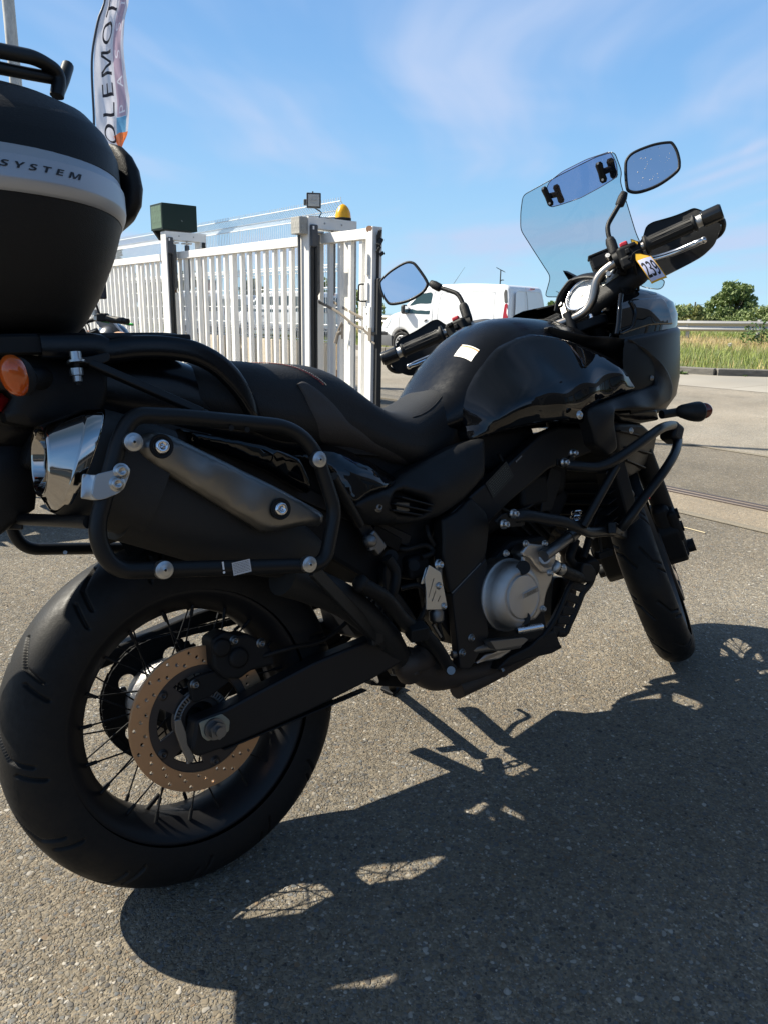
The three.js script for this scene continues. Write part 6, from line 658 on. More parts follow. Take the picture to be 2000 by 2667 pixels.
// ---- side covers, seat, grab rail
{ const z0 = 0.135;
  const sc = part('side_cover', panel([[0.0062,0.8378,0.14], [0.0623,0.82,0.15], [0.1153,0.8048,0.155], [0.1995,0.7672,0.16], [0.2978,0.7874,0.135], [0.3523,0.7678,0.135], [0.4548,0.7054,0.14], [0.4614,0.6952,0.15], [0.4327,0.6892,0.165], [0.3633,0.6828,0.18], [0.3142,0.666,0.185], [0.2917,0.6976,0.178], [0.2836,0.7357,0.172], [0.2302,0.7641,0.162], [0.1763,0.7862,0.15], [0.0951,0.8153,0.14], [0.0143,0.8322,0.138]], { ctrl: [[0.3335,0.7214,0.178], [0.3814,0.7072,0.175], [0.297,0.7603,0.162]], e: 0.008, t: 0.03, r: 0.008, h: 0.013, lambda: 1e-5 }), M.gloss, bike);
  part('rear_side_cover', panel([[0.0268,0.8311,0.14], [0.0901,0.8151,0.15], [0.1713,0.7917,0.16], [0.2219,0.7648,0.165], [0.2444,0.7121,0.16], [0.242,0.6954,0.15], [0.1734,0.7429,0.145], [0.0909,0.784,0.14], [0.0285,0.8111,0.13]], { ctrl: [[0.1656,0.7703,0.165]], e: 0.01, t: 0.02, lambda: 1e-5 }), M.gloss, bike);
  part('vented_side_panel', panel([[0.4547,0.7066,0.16], [0.518,0.7261,0.16], [0.6158,0.7532,0.165], [0.6895,0.7643,0.175], [0.674,0.6797,0.18], [0.6065,0.6356,0.178], [0.5372,0.6098,0.174], [0.4616,0.6052,0.165], [0.3713,0.6157,0.158], [0.3356,0.6363,0.165], [0.3132,0.6661,0.184], [0.3617,0.6815,0.182], [0.4306,0.6894,0.17]], { ctrl: [[0.5106,0.6795,0.19], [0.379,0.6481,0.178], [0.6034,0.7005,0.185]], e: 0.012, t: 0.03, r: 0.012, holes: [[[0.4066,0.6547,0.18], [0.4269,0.6777,0.18], [0.4578,0.6738,0.18], [0.5033,0.6494,0.18], [0.507,0.6301,0.18], [0.4873,0.6204,0.18], [0.4326,0.6314,0.18]]] }), M.plastic, bike);
  part('vent_slat', [bar([0.4072,0.6546,0.172], [0.5031,0.6258,0.172], 0.03, 0.004), bar([0.4279,0.6654,0.172], [0.5088,0.6376,0.172], 0.03, 0.004), bar([0.4035,0.643,0.17], [0.4797,0.6213,0.17], 0.03, 0.004)], M.plastic, bike);
  part('vent_backing', [plate([[0.4284,0.6838,0.14],[0.5562,0.655,0.14],[0.5502,0.6071,0.14],[0.4206,0.623,0.14]], 0.12, 0.14), ], M.darkPart, bike);
  part('vent_reflector', place(new THREE.PlaneGeometry(0.033, 0.017), [0.4397,0.644,0.171], [0, 0, -0.15]), M.shield, bike);
  part('panel_bolt', [[0.3766,0.6528,0.176]].map((p) => bolt(p, [0, 0, 1], 0.008, 0.004)), M.darkAlu, bike);
  // seat: cross sections along the bike; crown, pads and the stepped pillion part
  const S = [ // x, top of the crown, half width, bottom
    [0.02, 0.935, 0.09, 0.88], [0.06, 0.955, 0.13, 0.85], [0.14, 0.958, 0.16, 0.815], [0.2, 0.952, 0.168, 0.79], [0.26, 0.95, 0.165, 0.778], [0.31, 0.944, 0.158, 0.772], [0.355, 0.929, 0.15, 0.765], [0.395, 0.903, 0.145, 0.755], [0.44, 0.868, 0.148, 0.74], [0.48, 0.848, 0.15, 0.725], [0.53, 0.84, 0.145, 0.712], [0.58, 0.852, 0.128, 0.71], [0.63, 0.87, 0.112, 0.72], [0.68, 0.893, 0.1, 0.735], [0.71, 0.9, 0.094, 0.75], [0.725, 0.893, 0.088, 0.76]];
  const rings = S.map(([x, y, w, b]) => ring(60, (a) => { const c = Math.cos(a), s = Math.sin(a); const zz = sgnpow(c, 0.62) * w * (s < 0 ? 1 + 0.1 * -s : 1); const yy = s >= 0 ? lerp(b + (y - b) * 0.45, y, sgnpow(s, 0.72)) : lerp(b + (y - b) * 0.45, b, -s); return [x + (s < 0 ? 0 : 0), yy, zz]; }));
  // refine along x
  const fine = []; for (let i = 0; i < 100; i++) { const t = i / 99 * (rings.length - 1), k = Math.min(Math.floor(t), rings.length - 2), f = t - k; const g = (q) => rings[clamp(q, 0, rings.length - 1)]; fine.push(rings[0].map((_, j) => [0, 1, 2].map((c) => { const p0 = g(k - 1)[j][c], p1 = g(k)[j][c], p2 = g(k + 1)[j][c], p3 = g(k + 2)[j][c]; return 0.5 * (2 * p1 + (p2 - p0) * f + (2 * p0 - 5 * p1 + 4 * p2 - p3) * f * f + (3 * p1 - p0 - 3 * p2 + p3) * f * f * f); }))); }
  // the grey side strip belongs to the cover: split the loft's faces by region
  const sg = loft(fine), seat = part('seat', sg, M.seat, bike);
  const onSeat = (x, y, lift = 0.0015) => { // outer right surface of the seat at (x, y)
    let best = null, bd = 1e9; for (let i = 0; i < fine.length - 1; i++) if ((fine[i][0][0] - x) * (fine[i + 1][0][0] - x) <= 0) { const f = (x - fine[i][0][0]) / (fine[i + 1][0][0] - fine[i][0][0] || 1); for (let j = 0; j < 60; j++) { const A = fine[i][j].map((v, c) => lerp(v, fine[i + 1][j][c], f)), j2 = (j + 1) % 60, Bq = fine[i][j2].map((v, c) => lerp(v, fine[i + 1][j2][c], f)); if ((A[1] - y) * (Bq[1] - y) <= 0 && A[2] > 0) { const k = (y - A[1]) / (Bq[1] - A[1] || 1), z = lerp(A[2], Bq[2], k); return [x, y, z + lift]; } } const top = fine[i].reduce((m, p) => p[1] > m[1] ? p : m); best = [x, Math.min(y, top[1] + lift), 0.02]; } return best ?? [x, y, 0.1]; };
  // grey grippy strip from the pillion's front edge down along the side to the nose
  const up = [[0.2297,0.8993,0.16],[0.2465,0.9041,0.16],[0.268,0.8922,0.16],[0.2924,0.8729,0.16],[0.3171,0.8503,0.16],[0.3417,0.8228,0.16],[0.3754,0.8028,0.16],[0.4097,0.7793,0.16],[0.4457,0.7595,0.16],[0.483,0.7406,0.16],[0.5176,0.723,0.16]], lo = [[0.2297,0.8993,0.16],[0.2385,0.8797,0.16],[0.2495,0.8515,0.16],[0.2626,0.8256,0.16],[0.2794,0.799,0.16],[0.3017,0.7857,0.16],[0.3346,0.7683,0.16],[0.369,0.7533,0.16],[0.4042,0.7364,0.16],[0.4364,0.7178,0.16],[0.4793,0.7115,0.16]];
  const lift = 0.0034, cols = 8, U = curve(up, 50), L = curve(lo, 50), strip = U.map((u, i) => Array.from({ length: cols + 1 }, (_, j) => { const p = u.clone().lerp(L[i], j / cols); return onSeat(p.x, p.y, lift * (j === 0 || j === cols ? 0.2 : 1)); }));
  part('seat_side_strip', loft(strip, { closed: false }), M.seatGrey, seat);
  for (const [dy, m] of [[0, std({ color: col(0.3, 0.03, 0.03), roughness: 0.6 })], [-0.006, std({ color: col(0.45, 0.4, 0.34), roughness: 0.6 })]]) { const st = []; const pts = []; for (let i = 0; i <= 60; i++) { const a = 0.35 + i / 60 * 1.35, x = lerp(0.292, 0.165, i / 60) - dy * 1.2; const row = fine.reduce((b, r) => Math.abs(r[0][0] - x) < Math.abs(b[0][0] - x) ? r : b); const j = a / (2 * Math.PI) * 60, j0 = Math.floor(j), f = j - j0; const p = row[j0].map((v, c) => lerp(v, row[(j0 + 1) % 60][c], f)); pts.push([x, p[1] + 0.0012, p[2] + 0.0012]); } const cv = new THREE.CatmullRomCurve3(pts.map(V)), n = 62; for (let i = 0; i < n; i++) st.push(rod(cv.getPointAt(i / n), cv.getPointAt((i + 0.6) / n), 0.0009, 0.0009, 6)); part('stitching', st, m, seat); }
  // seam line on the rider's part
  part('seat_seam', sweep([0.53, 0.56, 0.59, 0.62, 0.65, 0.68, 0.705].map((x, i) => onSeat(x, [0.822, 0.826, 0.834, 0.846, 0.862, 0.88, 0.884][i], 0.0002)), 0.0012, { n: 6 }), M.darkPart, seat);
  const rail = curve([[-0.2058,0.9706,0.17], [-0.1234,0.9697,0.17], [-0.1107,0.9629,0.17], [-0.0651,0.9671,0.172], [-0.0148,0.9659,0.174], [0.0302,0.9578,0.175], [0.0692,0.9383,0.174], [0.0975,0.9115,0.172], [0.1176,0.8826,0.168], [0.134,0.8516,0.16], [0.1507,0.8336,0.14]], 70);
  part('grab_rail', sweep(rail, (t) => [0.011, t < 0.75 ? 0.019 : lerp(0.019, 0.013, (t - 0.75) * 4)], { n: 22, up: [0, 0, 1].map((v, i) => [0, 1, 0][i]), k: 2.6 }), M.satin, bike);
  part('grab_rail', flipZ(sweep(rail, (t) => [0.011, 0.0165], { n: 22, up: [0, 1, 0], k: 2.6 })), M.satin, bike, 'grab rail on the far side of the seat');
  // rack between rail and case
  part('luggage_rack', [plate([[-0.42, 0, 0.15], [-0.42, 0, -0.15], [0.0, 0, -0.17], [0.06, 0, -0.12], [0.06, 0, 0.12], [0.0, 0, 0.17]].map(([x, y, z]) => [x, y, z]), 0.975, 0.992, { plane: 'xz', r: 0.03, bev: 0.004 }), ...[-1, 1].map((s) => bar([-0.42, 0.972, s * 0.165], [0.03, 0.975, s * 0.165], 0.02, 0.026))], M.plastic, bike);
}
// ---- tank
{ const S = [[0.625, 0.855, 0.1, 0.77], [0.64, 0.868, 0.112, 0.77], [0.67, 0.893, 0.124, 0.77], [0.71, 0.935, 0.136, 0.775], [0.75, 0.972, 0.147, 0.78], [0.8, 1.012, 0.152, 0.78], [0.85, 1.038, 0.157, 0.78], [0.9, 1.05, 0.16, 0.78], [0.96, 1.053, 0.162, 0.78], [1.03, 1.05, 0.158, 0.78], [1.1, 1.043, 0.15, 0.78], [1.16, 1.034, 0.14, 0.78], [1.22, 1.02, 0.125, 0.78]];
  const rings = S.map(([x, y, w, b]) => ring(52, (a) => { const c = Math.cos(a), s = Math.sin(a); return [x, s >= 0 ? lerp(b + (y - b) * 0.35, y, sgnpow(s, 0.78)) : lerp(b + (y - b) * 0.35, b, -s), sgnpow(c, 0.86) * w]; }));
  const tank = part('fuel_tank', loft(rings), M.satin, bike);
  part('tank_seam', sweep(curve([[1.055, 1.049, -0.05], [1.058, 1.047, 0.03], [1.06, 1.036, 0.08], [1.06, 1.015, 0.12]], 16), 0.0016, { n: 6 }), M.darkPart, tank);
  const o = [[0.6671,0.8382,0.108], [0.7009,0.8843,0.118], [0.7442,0.9254,0.126], [0.7993,0.9644,0.131], [0.8584,0.9867,0.132], [0.9086,0.9936,0.141], [0.9517,0.9877,0.156], [1.0028,0.974,0.172], [1.0638,0.9505,0.188], [1.1326,0.9227,0.2], [1.2017,0.8958,0.207], [1.263,0.8742,0.211], [1.3023,0.8633,0.212], [1.2978,0.8527,0.212], [1.2263,0.844,0.215], [1.1208,0.8304,0.222], [1.0254,0.8137,0.226], [0.9783,0.7952,0.226], [0.9844,0.7707,0.224], [0.9244,0.7787,0.221], [0.8686,0.7816,0.216], [0.8191,0.7806,0.207], [0.7729,0.7764,0.196], [0.7164,0.7691,0.178], [0.6662,0.7593,0.155], [0.6668,0.7758,0.142], [0.6738,0.7943,0.126]];
  part('tank_side_cover', panel(o, { ctrl: [[0.6762,0.7837,0.166], [0.7015,0.7999,0.196], [0.7475,0.8204,0.217], [0.7972,0.829,0.231], [0.8835,0.8207,0.241], [0.9898,0.8444,0.243], [1.1229,0.8834,0.233], [0.8007,0.8956,0.184], [0.9066,0.9066,0.197], [1.0037,0.9009,0.221], [0.7221,0.8622,0.166]], e: 0.008, t: 0.03, r: 0.01, h: 0.0095, lambda: 4e-4, mirror: true }), M.gloss, bike);
  part('cover_bolt', [...bolt([0.9257,0.7914,0.246], [0, 0.05, 1], 0.0075, 0.005)], M.zinc, bike);
  part('cover_tip_bolt', [...bolt([1.2658,0.8689,0.218], [-0.2, 0.3, 1], 0.006, 0.004)], M.darkAlu, bike);
  const st = canvasTex(256, 96, (c, w, h) => { c.fillStyle = '#e6e2da'; c.fillRect(0, 0, w, h); c.fillStyle = '#c2895a'; c.fillRect(0, 6, w, 12); c.fillStyle = '#b8b6b2'; for (let r = 0; r < 4; r++) for (let x = 14; x < 236;) { const L = 6 + ((r * 29 + x * 11) % 24); c.fillRect(x, 32 + r * 15, Math.min(L, 242 - x), 5); x += L + 6; } });
  // sticker follows the tank's skin
  const q = [[0.666,0.9488,0.09],[0.7118,0.9536,0.09],[0.7365,0.9749,0.09],[0.6901,0.9705,0.09]], sk = []; const S2 = (x, z) => { let k = 0; while (k < S.length - 2 && S[k + 1][0] < x) k++; const f = (x - S[k][0]) / (S[k + 1][0] - S[k][0]); const [y, w, b] = [1, 2, 3].map((i) => lerp(S[k][i], S[k + 1][i], f)); const c = Math.pow(Math.min(z / w, 1), 1 / 0.86), s = Math.sqrt(Math.max(0, 1 - c * c)); return lerp(b + (y - b) * 0.35, y, Math.pow(s, 0.78)); };
  const pos = [], uv = [], id = []; for (let i = 0; i <= 8; i++) for (let j = 0; j <= 5; j++) { const x = lerp(0.737, 0.768, j / 5) - i * 0.0000, z = lerp(0.1, 0.045, i / 8); const y = S2(x, z); const n = new THREE.Vector3(-0.6, 0.7, 0.35).normalize(); pos.push(x + n.x * 0.0012, y + n.y * 0.0012, z + n.z * 0.0012); uv.push(1 - i / 8, j / 5); } for (let i = 0; i < 8; i++) for (let j = 0; j < 5; j++) { const a = i * 6 + j; id.push(a, a + 1, a + 6, a + 1, a + 7, a + 6); }
  const g = new THREE.BufferGeometry(); g.setAttribute('position', new THREE.Float32BufferAttribute(pos, 3)); g.setAttribute('uv', new THREE.Float32BufferAttribute(uv, 2)); g.setIndex(id);
  part('tank_sticker', g, std({ map: st, roughness: 0.5 }), tank);
}
// ---- fairing: nose lofted over horizontal slices, open at the back
{ const L = [ // y, rear x, front x, half width, squareness
    [0.765, 1.22, 1.47, 0.165, 2.2], [0.785, 1.2, 1.53, 0.195, 2.3], [0.82, 1.16, 1.575, 0.214, 2.4], [0.87, 1.14, 1.597, 0.222, 2.4], [0.92, 1.14, 1.601, 0.222, 2.5], [0.955, 1.15, 1.6, 0.2185, 2.6], [0.968, 1.16, 1.598, 0.2165, 2.7], [0.974, 1.16, 1.596, 0.2155, 2.7], [0.977, 1.165, 1.595, 0.2145, 2.7], [0.981, 1.17, 1.593, 0.2105, 2.7], [0.984, 1.15, 1.592, 0.2095, 2.7], [0.995, 1.15, 1.59, 0.209, 2.8], [1.02, 1.16, 1.586, 0.209, 2.9], [1.06, 1.18, 1.566, 0.202, 3], [1.085, 1.2, 1.545, 0.194, 2.9], [1.1, 1.21, 1.52, 0.183, 2.8], [1.109, 1.23, 1.49, 0.165, 2.6], [1.113, 1.26, 1.46, 0.14, 2.4]];
  const rings = L.map(([y, xr, xf, w, k]) => Array.from({ length: 61 }, (_, i) => { const a = (i / 60 - 0.5) * Math.PI, c = sgnpow(Math.cos(a), 2 / k), s = sgnpow(Math.sin(a), 2 / k), x = xr + (xf - xr) * c; return [x, y + 0.11 * (x - 1.27) * smooth(0.88, 0.96, y) * smooth(1.1, 1.04, y), s * w]; }));
  const fr = part('front_fairing', loft(rings.slice(0, 11), { closed: false }), std({ color: col(0.0055, 0.0057, 0.0064), roughness: 0.36, specularIntensity: 0.3 }), bike);
  part('upper_fairing', loft(rings.slice(10), { closed: false }), M.gloss, fr); part('fairing_edge', sweep(rings.slice(11, -3).map((r) => [r[60][0] - 0.002, r[60][1], r[60][2] - 0.004]), 0.006, { n: 10 }), M.gloss, fr);
  part('fairing_floor', plate(rings[1].map(([x, y, z]) => [x, y, z]), 0.78, 0.786, { plane: 'xz', r: 0, bev: 0 }), M.darkPart, fr);
  part('fairing_lid', plate(rings.at(-1).map(([x, y, z]) => [x, y, z]), 1.1085, 1.1125, { plane: 'xz', r: 0, bev: 0 }), M.darkPart, fr);
  // glossy inset beside the clocks
  part('fairing_inset', panel([[1.215,1.0692,0.2047], [1.2873,1.0752,0.2008], [1.3853,1.0823,0.1886], [1.4039,1.0731,0.1888], [1.41,1.0479,0.1941], [1.4177,1.0198,0.196], [1.4212,1.0102,0.1948], [1.2861,1.0037,0.2116], [1.2176,0.9918,0.214], [1.1533,0.9789,0.2172], [1.152,0.9882,0.2151], [1.2023,1.0015,0.2138], [1.2283,1.0382,0.2112]], { ctrl: [[1.2948,1.0398,0.2106]], e: 0.004, t: 0.01, r: 0.01, h: 0.01, lambda: 1e-5 }), M.gloss, fr);
  // upper side cowl over the tank's front and the arm that sweeps round its tip
  part('side_cowl', panel([[0.9722,1.015,0.14], [1.0338,0.9962,0.16], [1.0983,0.9818,0.18], [1.1553,0.9752,0.2], [1.1867,0.9661,0.2276], [1.2383,0.9442,0.2292], [1.3025,0.9101,0.2269], [1.3564,0.8723,0.2172], [1.3833,0.8376,0.2087], [1.3733,0.8055,0.2062], [1.2744,0.786,0.222], [1.1378,0.7911,0.25], [1.0457,0.7931,0.255], [1.0523,0.7652,0.248], [1.079,0.7006,0.235], [1.0404,0.6852,0.235], [0.9865,0.7181,0.24], [0.9667,0.781,0.24], [0.9694,0.8037,0.24], [1.0561,0.8193,0.235], [1.1757,0.8365,0.228], [1.2785,0.8493,0.222], [1.2862,0.8627,0.22], [1.2531,0.8965,0.2], [1.1903,0.9339,0.168], [1.0968,0.964,0.14], [0.9875,0.9833,0.124]], { ctrl: [[1.2751,0.825,0.23], [1.1396,0.807,0.25], [0.9955,0.7628,0.252], [1.1354,0.9624,0.19]], e: 0.006, t: 0.03, r: 0.014, h: 0.012, lambda: 1e-4, mirror: true }), M.plastic, bike);
  part('inner_fairing_panel', panel([[1.1233,0.7931,0.2], [1.3278,0.7867,0.19], [1.3525,0.7562,0.18], [1.2609,0.7521,0.18], [1.1562,0.7655,0.19]], { e: 0.008, t: 0.02 }), M.satin, bike);
  part('radiator_cowl', panel([[1.1145,0.7644,0.2], [1.2878,0.7509,0.17], [1.4603,0.7061,0.1], [1.4653,0.6497,0.08], [1.3806,0.613,0.09], [1.2567,0.6113,0.14], [1.1703,0.6411,0.17], [1.1419,0.6904,0.19]], { e: 0.01, t: 0.04, h: 0.02 }), M.plastic, bike);
  part('cowl_rib', [[470, 1250, 640, 1290], [500, 1360, 700, 1420], [500, 1470, 660, 1530]].length && [bar([1.1282,0.7422,0.2], [1.2779,0.7169,0.17], 0.02, 0.004), bar([1.1707,0.6977,0.19], [1.379,0.664,0.12], 0.02, 0.004), bar([1.1756,0.664,0.18], [1.3614,0.6257,0.11], 0.02, 0.004)], M.plastic, bike);
  part('air_scoop', panel([[1.1655,0.6484,0.17], [1.2406,0.599,0.15], [1.2815,0.5656,0.14], [1.2882,0.5468,0.13], [1.2266,0.555,0.14], [1.1503,0.5892,0.16], [1.1118,0.6406,0.18]], { ctrl: [[1.1941,0.5871,0.165]], e: 0.012, t: 0.03 }), M.plastic, bike);
  part('fairing_bolt', bolt([1.189,0.7381,0.2], [0, 0, 1], 0.006, 0.004), M.alu, bike);
  part('headlamp', place(new THREE.SphereGeometry(1, 32, 20), [1.55, 0.89, 0], [0, 0, -0.3], [0.05, 0.09, 0.12]), std({ color: col(0.8), roughness: 0.02, transmission: 0.3, clearcoat: 1, metalness: 0 }), bike);
  part('side_lamp_trim', panel([[1.529,0.9428,0.13], [1.5501,0.9357,0.125], [1.5479,0.8983,0.125], [1.5257,0.9131,0.13], [1.5123,0.9275,0.135]], { e: 0.004, t: 0.01, r: 0.004, h: 0.01 }), std({ color: col(0.5), roughness: 0.1, clearcoat: 1 }), bike);
  // indicator on its stem
  const tip = [[1.2492,0.7711,0.25], [1.2946,0.7733,0.27], [1.2962,0.774,0.28], [1.3108,0.7704,0.3], [1.334,0.7686,0.315], [1.3345,0.7682,0.32]];
  for (const s of [1, -1]) { const g = sweep(curve(tip, 30), (t) => { const q = clamp((t - 0.38) / 0.62, 0, 1), w = t < 0.38 ? 0.012 : 0.012 + 0.0165 * Math.pow(Math.sin(Math.PI * Math.min(q * 0.62 + 0.0, 1)), 0.9), e = t > 0.84 ? Math.sqrt(Math.max(0.015, 1 - ((t - 0.84) / 0.16) ** 2)) : 1; return [w * e * 1.1, w * 0.92 * e]; }, { n: 24 }); part('front_indicator', s > 0 ? g : flipZ(g), M.plastic, bike); }
  part('indicator_lens', place(new THREE.SphereGeometry(1, 24, 16), (() => { const p = [1.3212,0.7699,0.31]; return [p[0] + 0.017, p[1], p[2] + 0.004]; })(), [0, 0.5, 0], [0.0125, 0.0205, 0.0215]), std({ color: col(0.12, 0.015, 0.006), roughness: 0.15, clearcoat: 0.6 }), bike);
}
// ---- windscreen with the clamped-on deflector
{ const z = 0.0, P = [[1.2609,1.439,-0.157],[1.279,1.459,-0.0349],[1.2681,1.4622,0.0946],[1.2557,1.4531,0.152],[1.256,1.4453,0.1617],[1.2766,1.4024,0.1637],[1.2907,1.3867,0.1471],[1.3556,1.261,0.1412],[1.378,1.2114,0.148],[1.4076,1.136,0.1694],[1.4035,1.1277,0.1885],[1.416,1.1142,0.1752],[1.425,1.1112,0.1566],[1.4309,1.1204,0.1254],[1.4327,1.1323,0.0965],[1.4245,1.1575,0.0747],[1.4402,1.1376,-0.0295],[1.428,1.1419,-0.0958],[1.3791,1.1622,-0.2038],[1.375,1.1859,-0.1872],[1.3688,1.2151,-0.1674],[1.3217,1.2943,-0.1852],[1.2861,1.3541,-0.1976],[1.2721,1.3979,-0.1802]];
  const rimc = [], scr = part('windscreen', panel(P, { plane: 'zy', t: 0, e: 0.0005, r: 0.014, h: 0.02, lambda: 1e-6 }), M.glassSmoke, bike);
  part('screen_edge', sweep(outline(P, { r: 0.014, step: 0.012 }), 0.0013, { n: 6, closed: true }), std({ color: col(0.03, 0.045, 0.05), roughness: 0.2 }), scr);
  const Dp = [[1.2766,1.4299,-0.0733],[1.2717,1.4448,-0.0569],[1.2696,1.4567,-0.0065],[1.2611,1.4584,0.0804],[1.2437,1.4471,0.1602],[1.2436,1.4405,0.1687],[1.254,1.4145,0.175],[1.2717,1.3889,0.1628],[1.293,1.3867,0.0986],[1.3063,1.3826,0.0193],[1.3038,1.3834,-0.0463],[1.2985,1.3847,-0.077],[1.2919,1.3953,-0.0841]].map((p) => [p[0] - 0.014, p[1], p[2]]);
  const df = part('wind_deflector', panel(Dp, { plane: 'zy', t: 0, e: 0.0005, r: 0.012, h: 0.015 }), M.glassViolet, bike);
  part('deflector_edge', sweep(outline(Dp, { r: 0.012, step: 0.01 }), 0.0011, { n: 6, closed: true }), std({ color: col(0.06, 0.06, 0.09), roughness: 0.2 }), df);
  for (const [a, b, c2, d2] of [[[1.2548,1.4365,-0.076], [1.2803,1.3867,-0.0726], [1.2887,1.4417,-0.0605], [1.3124,1.3945,-0.0602]], [[1.2444,1.4381,0.1172], [1.269,1.3908,0.114], [1.2697,1.4452,0.1344], [1.2937,1.4002,0.1299]]]) {
    const f = (p, q, w) => sweep([0, 0.12, 0.5, 0.88, 1].map((t) => V(p).lerp(V(q), t)), (t) => { const k = [0.6, 1, 0.86, 1, 0.6][Math.round(t * 4)]; return [0.0105 * k * w, 0.007 * k]; }, { n: 14 });
    const m1 = V(a).lerp(V(b), 0.5), m2 = V(c2).lerp(V(d2), 0.5); part('deflector_clamp', [f(a, b, 1), f(c2, d2, 1), rod(m1, m2, 0.008)], M.darkPart, df);
    part('clamp_screw', [0.1, 0.9].map((t) => { const p = V(a).lerp(V(b), t); return rod(p, [p.x - 0.009, p.y, p.z + 0.003], 0.0032); }), M.darkAlu, df);
  }
}
// ---- clocks
{ const cz = 0.045, o = [1.235,1.1134,0.042], ctr = [o[0], o[1], o[2]], n = new THREE.Vector3(-0.86, 0.5, 0.0).normalize(), tgt = V(ctr).add(n);
  const face = canvasTex(512, 512, (c, w) => { c.fillStyle = '#b9bbbc'; c.fillRect(0, 0, w, w); c.translate(256, 256); c.fillStyle = '#e6e7e6'; c.beginPath(); c.arc(0, 0, 240, 0, 7); c.fill(); c.fillStyle = '#1b1c1e'; c.strokeStyle = '#1b1c1e'; for (let i = 0; i <= 60; i++) { const a = Math.PI * 0.75 + i / 60 * Math.PI * 1.5; c.lineWidth = i % 5 ? 3 : 7; c.beginPath(); c.moveTo(Math.cos(a) * 226, Math.sin(a) * 226); c.lineTo(Math.cos(a) * (i % 5 ? 208 : 196), Math.sin(a) * (i % 5 ? 208 : 196)); c.stroke(); } c.font = 'bold 40px sans-serif'; c.textAlign = 'center'; for (let i = 0; i <= 12; i++) { const a = Math.PI * 0.75 + i / 12 * Math.PI * 1.5; c.fillText(String(i), Math.cos(a) * 164, Math.sin(a) * 164 + 14); } c.strokeStyle = '#b01c1c'; c.lineWidth = 12; c.beginPath(); c.arc(0, 0, 218, Math.PI * 2.06, Math.PI * 2.25); c.stroke(); c.lineWidth = 8; c.beginPath(); c.moveTo(0, 0); c.lineTo(-120, 120); c.stroke(); c.fillStyle = '#222'; c.beginPath(); c.arc(0, 0, 26, 0, 7); c.fill(); });
  const q = new THREE.Quaternion().setFromUnitVectors(new THREE.Vector3(0, 0, 1), n), put = (g, off = [0, 0, 0]) => g.applyMatrix4(new THREE.Matrix4().compose(V(ctr).add(V(off).applyQuaternion(q)), q, new THREE.Vector3(1, 1, 1)));
  const dash = part('instrument_panel', [put(rbox(0.25, 0.125, 0.05, 0.03), [0.05, 0, -0.03])], M.plastic, bike);
  part('gauge_bezel', put(new THREE.TorusGeometry(0.047, 0.0035, 12, 48), [0, 0, 0.002]), M.polished, dash);
  part('gauge_face', put(new THREE.CircleGeometry(0.047, 48), [0, 0, -0.0035]), std({ map: face, roughness: 0.45 }), dash);
  part('gauge_glass', put(new THREE.SphereGeometry(0.12, 32, 10, 0, 7, 0, 0.39).rotateX(Math.PI / 2).translate(0, 0, -0.1095), [0, 0, 0]), M.clear, dash);
  part('lcd_screen', put(rbox(0.09, 0.06, 0.003, 0.004), [0.105, 0.01, -0.004]), std({ color: col(0.18, 0.2, 0.19), roughness: 0.25, clearcoat: 1 }), dash);
  part('dash_button', [put(new THREE.CylinderGeometry(0.006, 0.006, 0.01, 16).rotateX(1.57), [-0.065, 0.02, 0]), put(rbox(0.018, 0.06, 0.004, 0.003), [-0.063, -0.005, -0.003])], M.shield, dash);
  part('instrument_hood', sweep(curve([[1.24,1.0791,-0.0375], [1.25,1.1196,-0.031], [1.26,1.146,-0.017], [1.27,1.1637,0.0017], [1.27,1.1659,0.0325], [1.27,1.1599,0.0668], [1.27,1.1445,0.1043]], 40), [0.009, 0.03], { n: 14, up: [1, 0.2, 0] }), M.plastic, bike);
  part('screen_mount', [panel([[1.34,1.2121,-0.0821], [1.34,1.1823,-0.0352], [1.34,1.1723,-0.0575]], { plane: 'zy', e: 0.003, t: 0.02, r: 0.003 }), bar([1.28,1.0698,-0.1494], [1.26,1.0831,-0.0346], 0.02, 0.012), bar([1.24,1.0594,-0.0966], [1.24,1.0726,-0.0249], 0.012, 0.01)], M.plastic, bike);
}
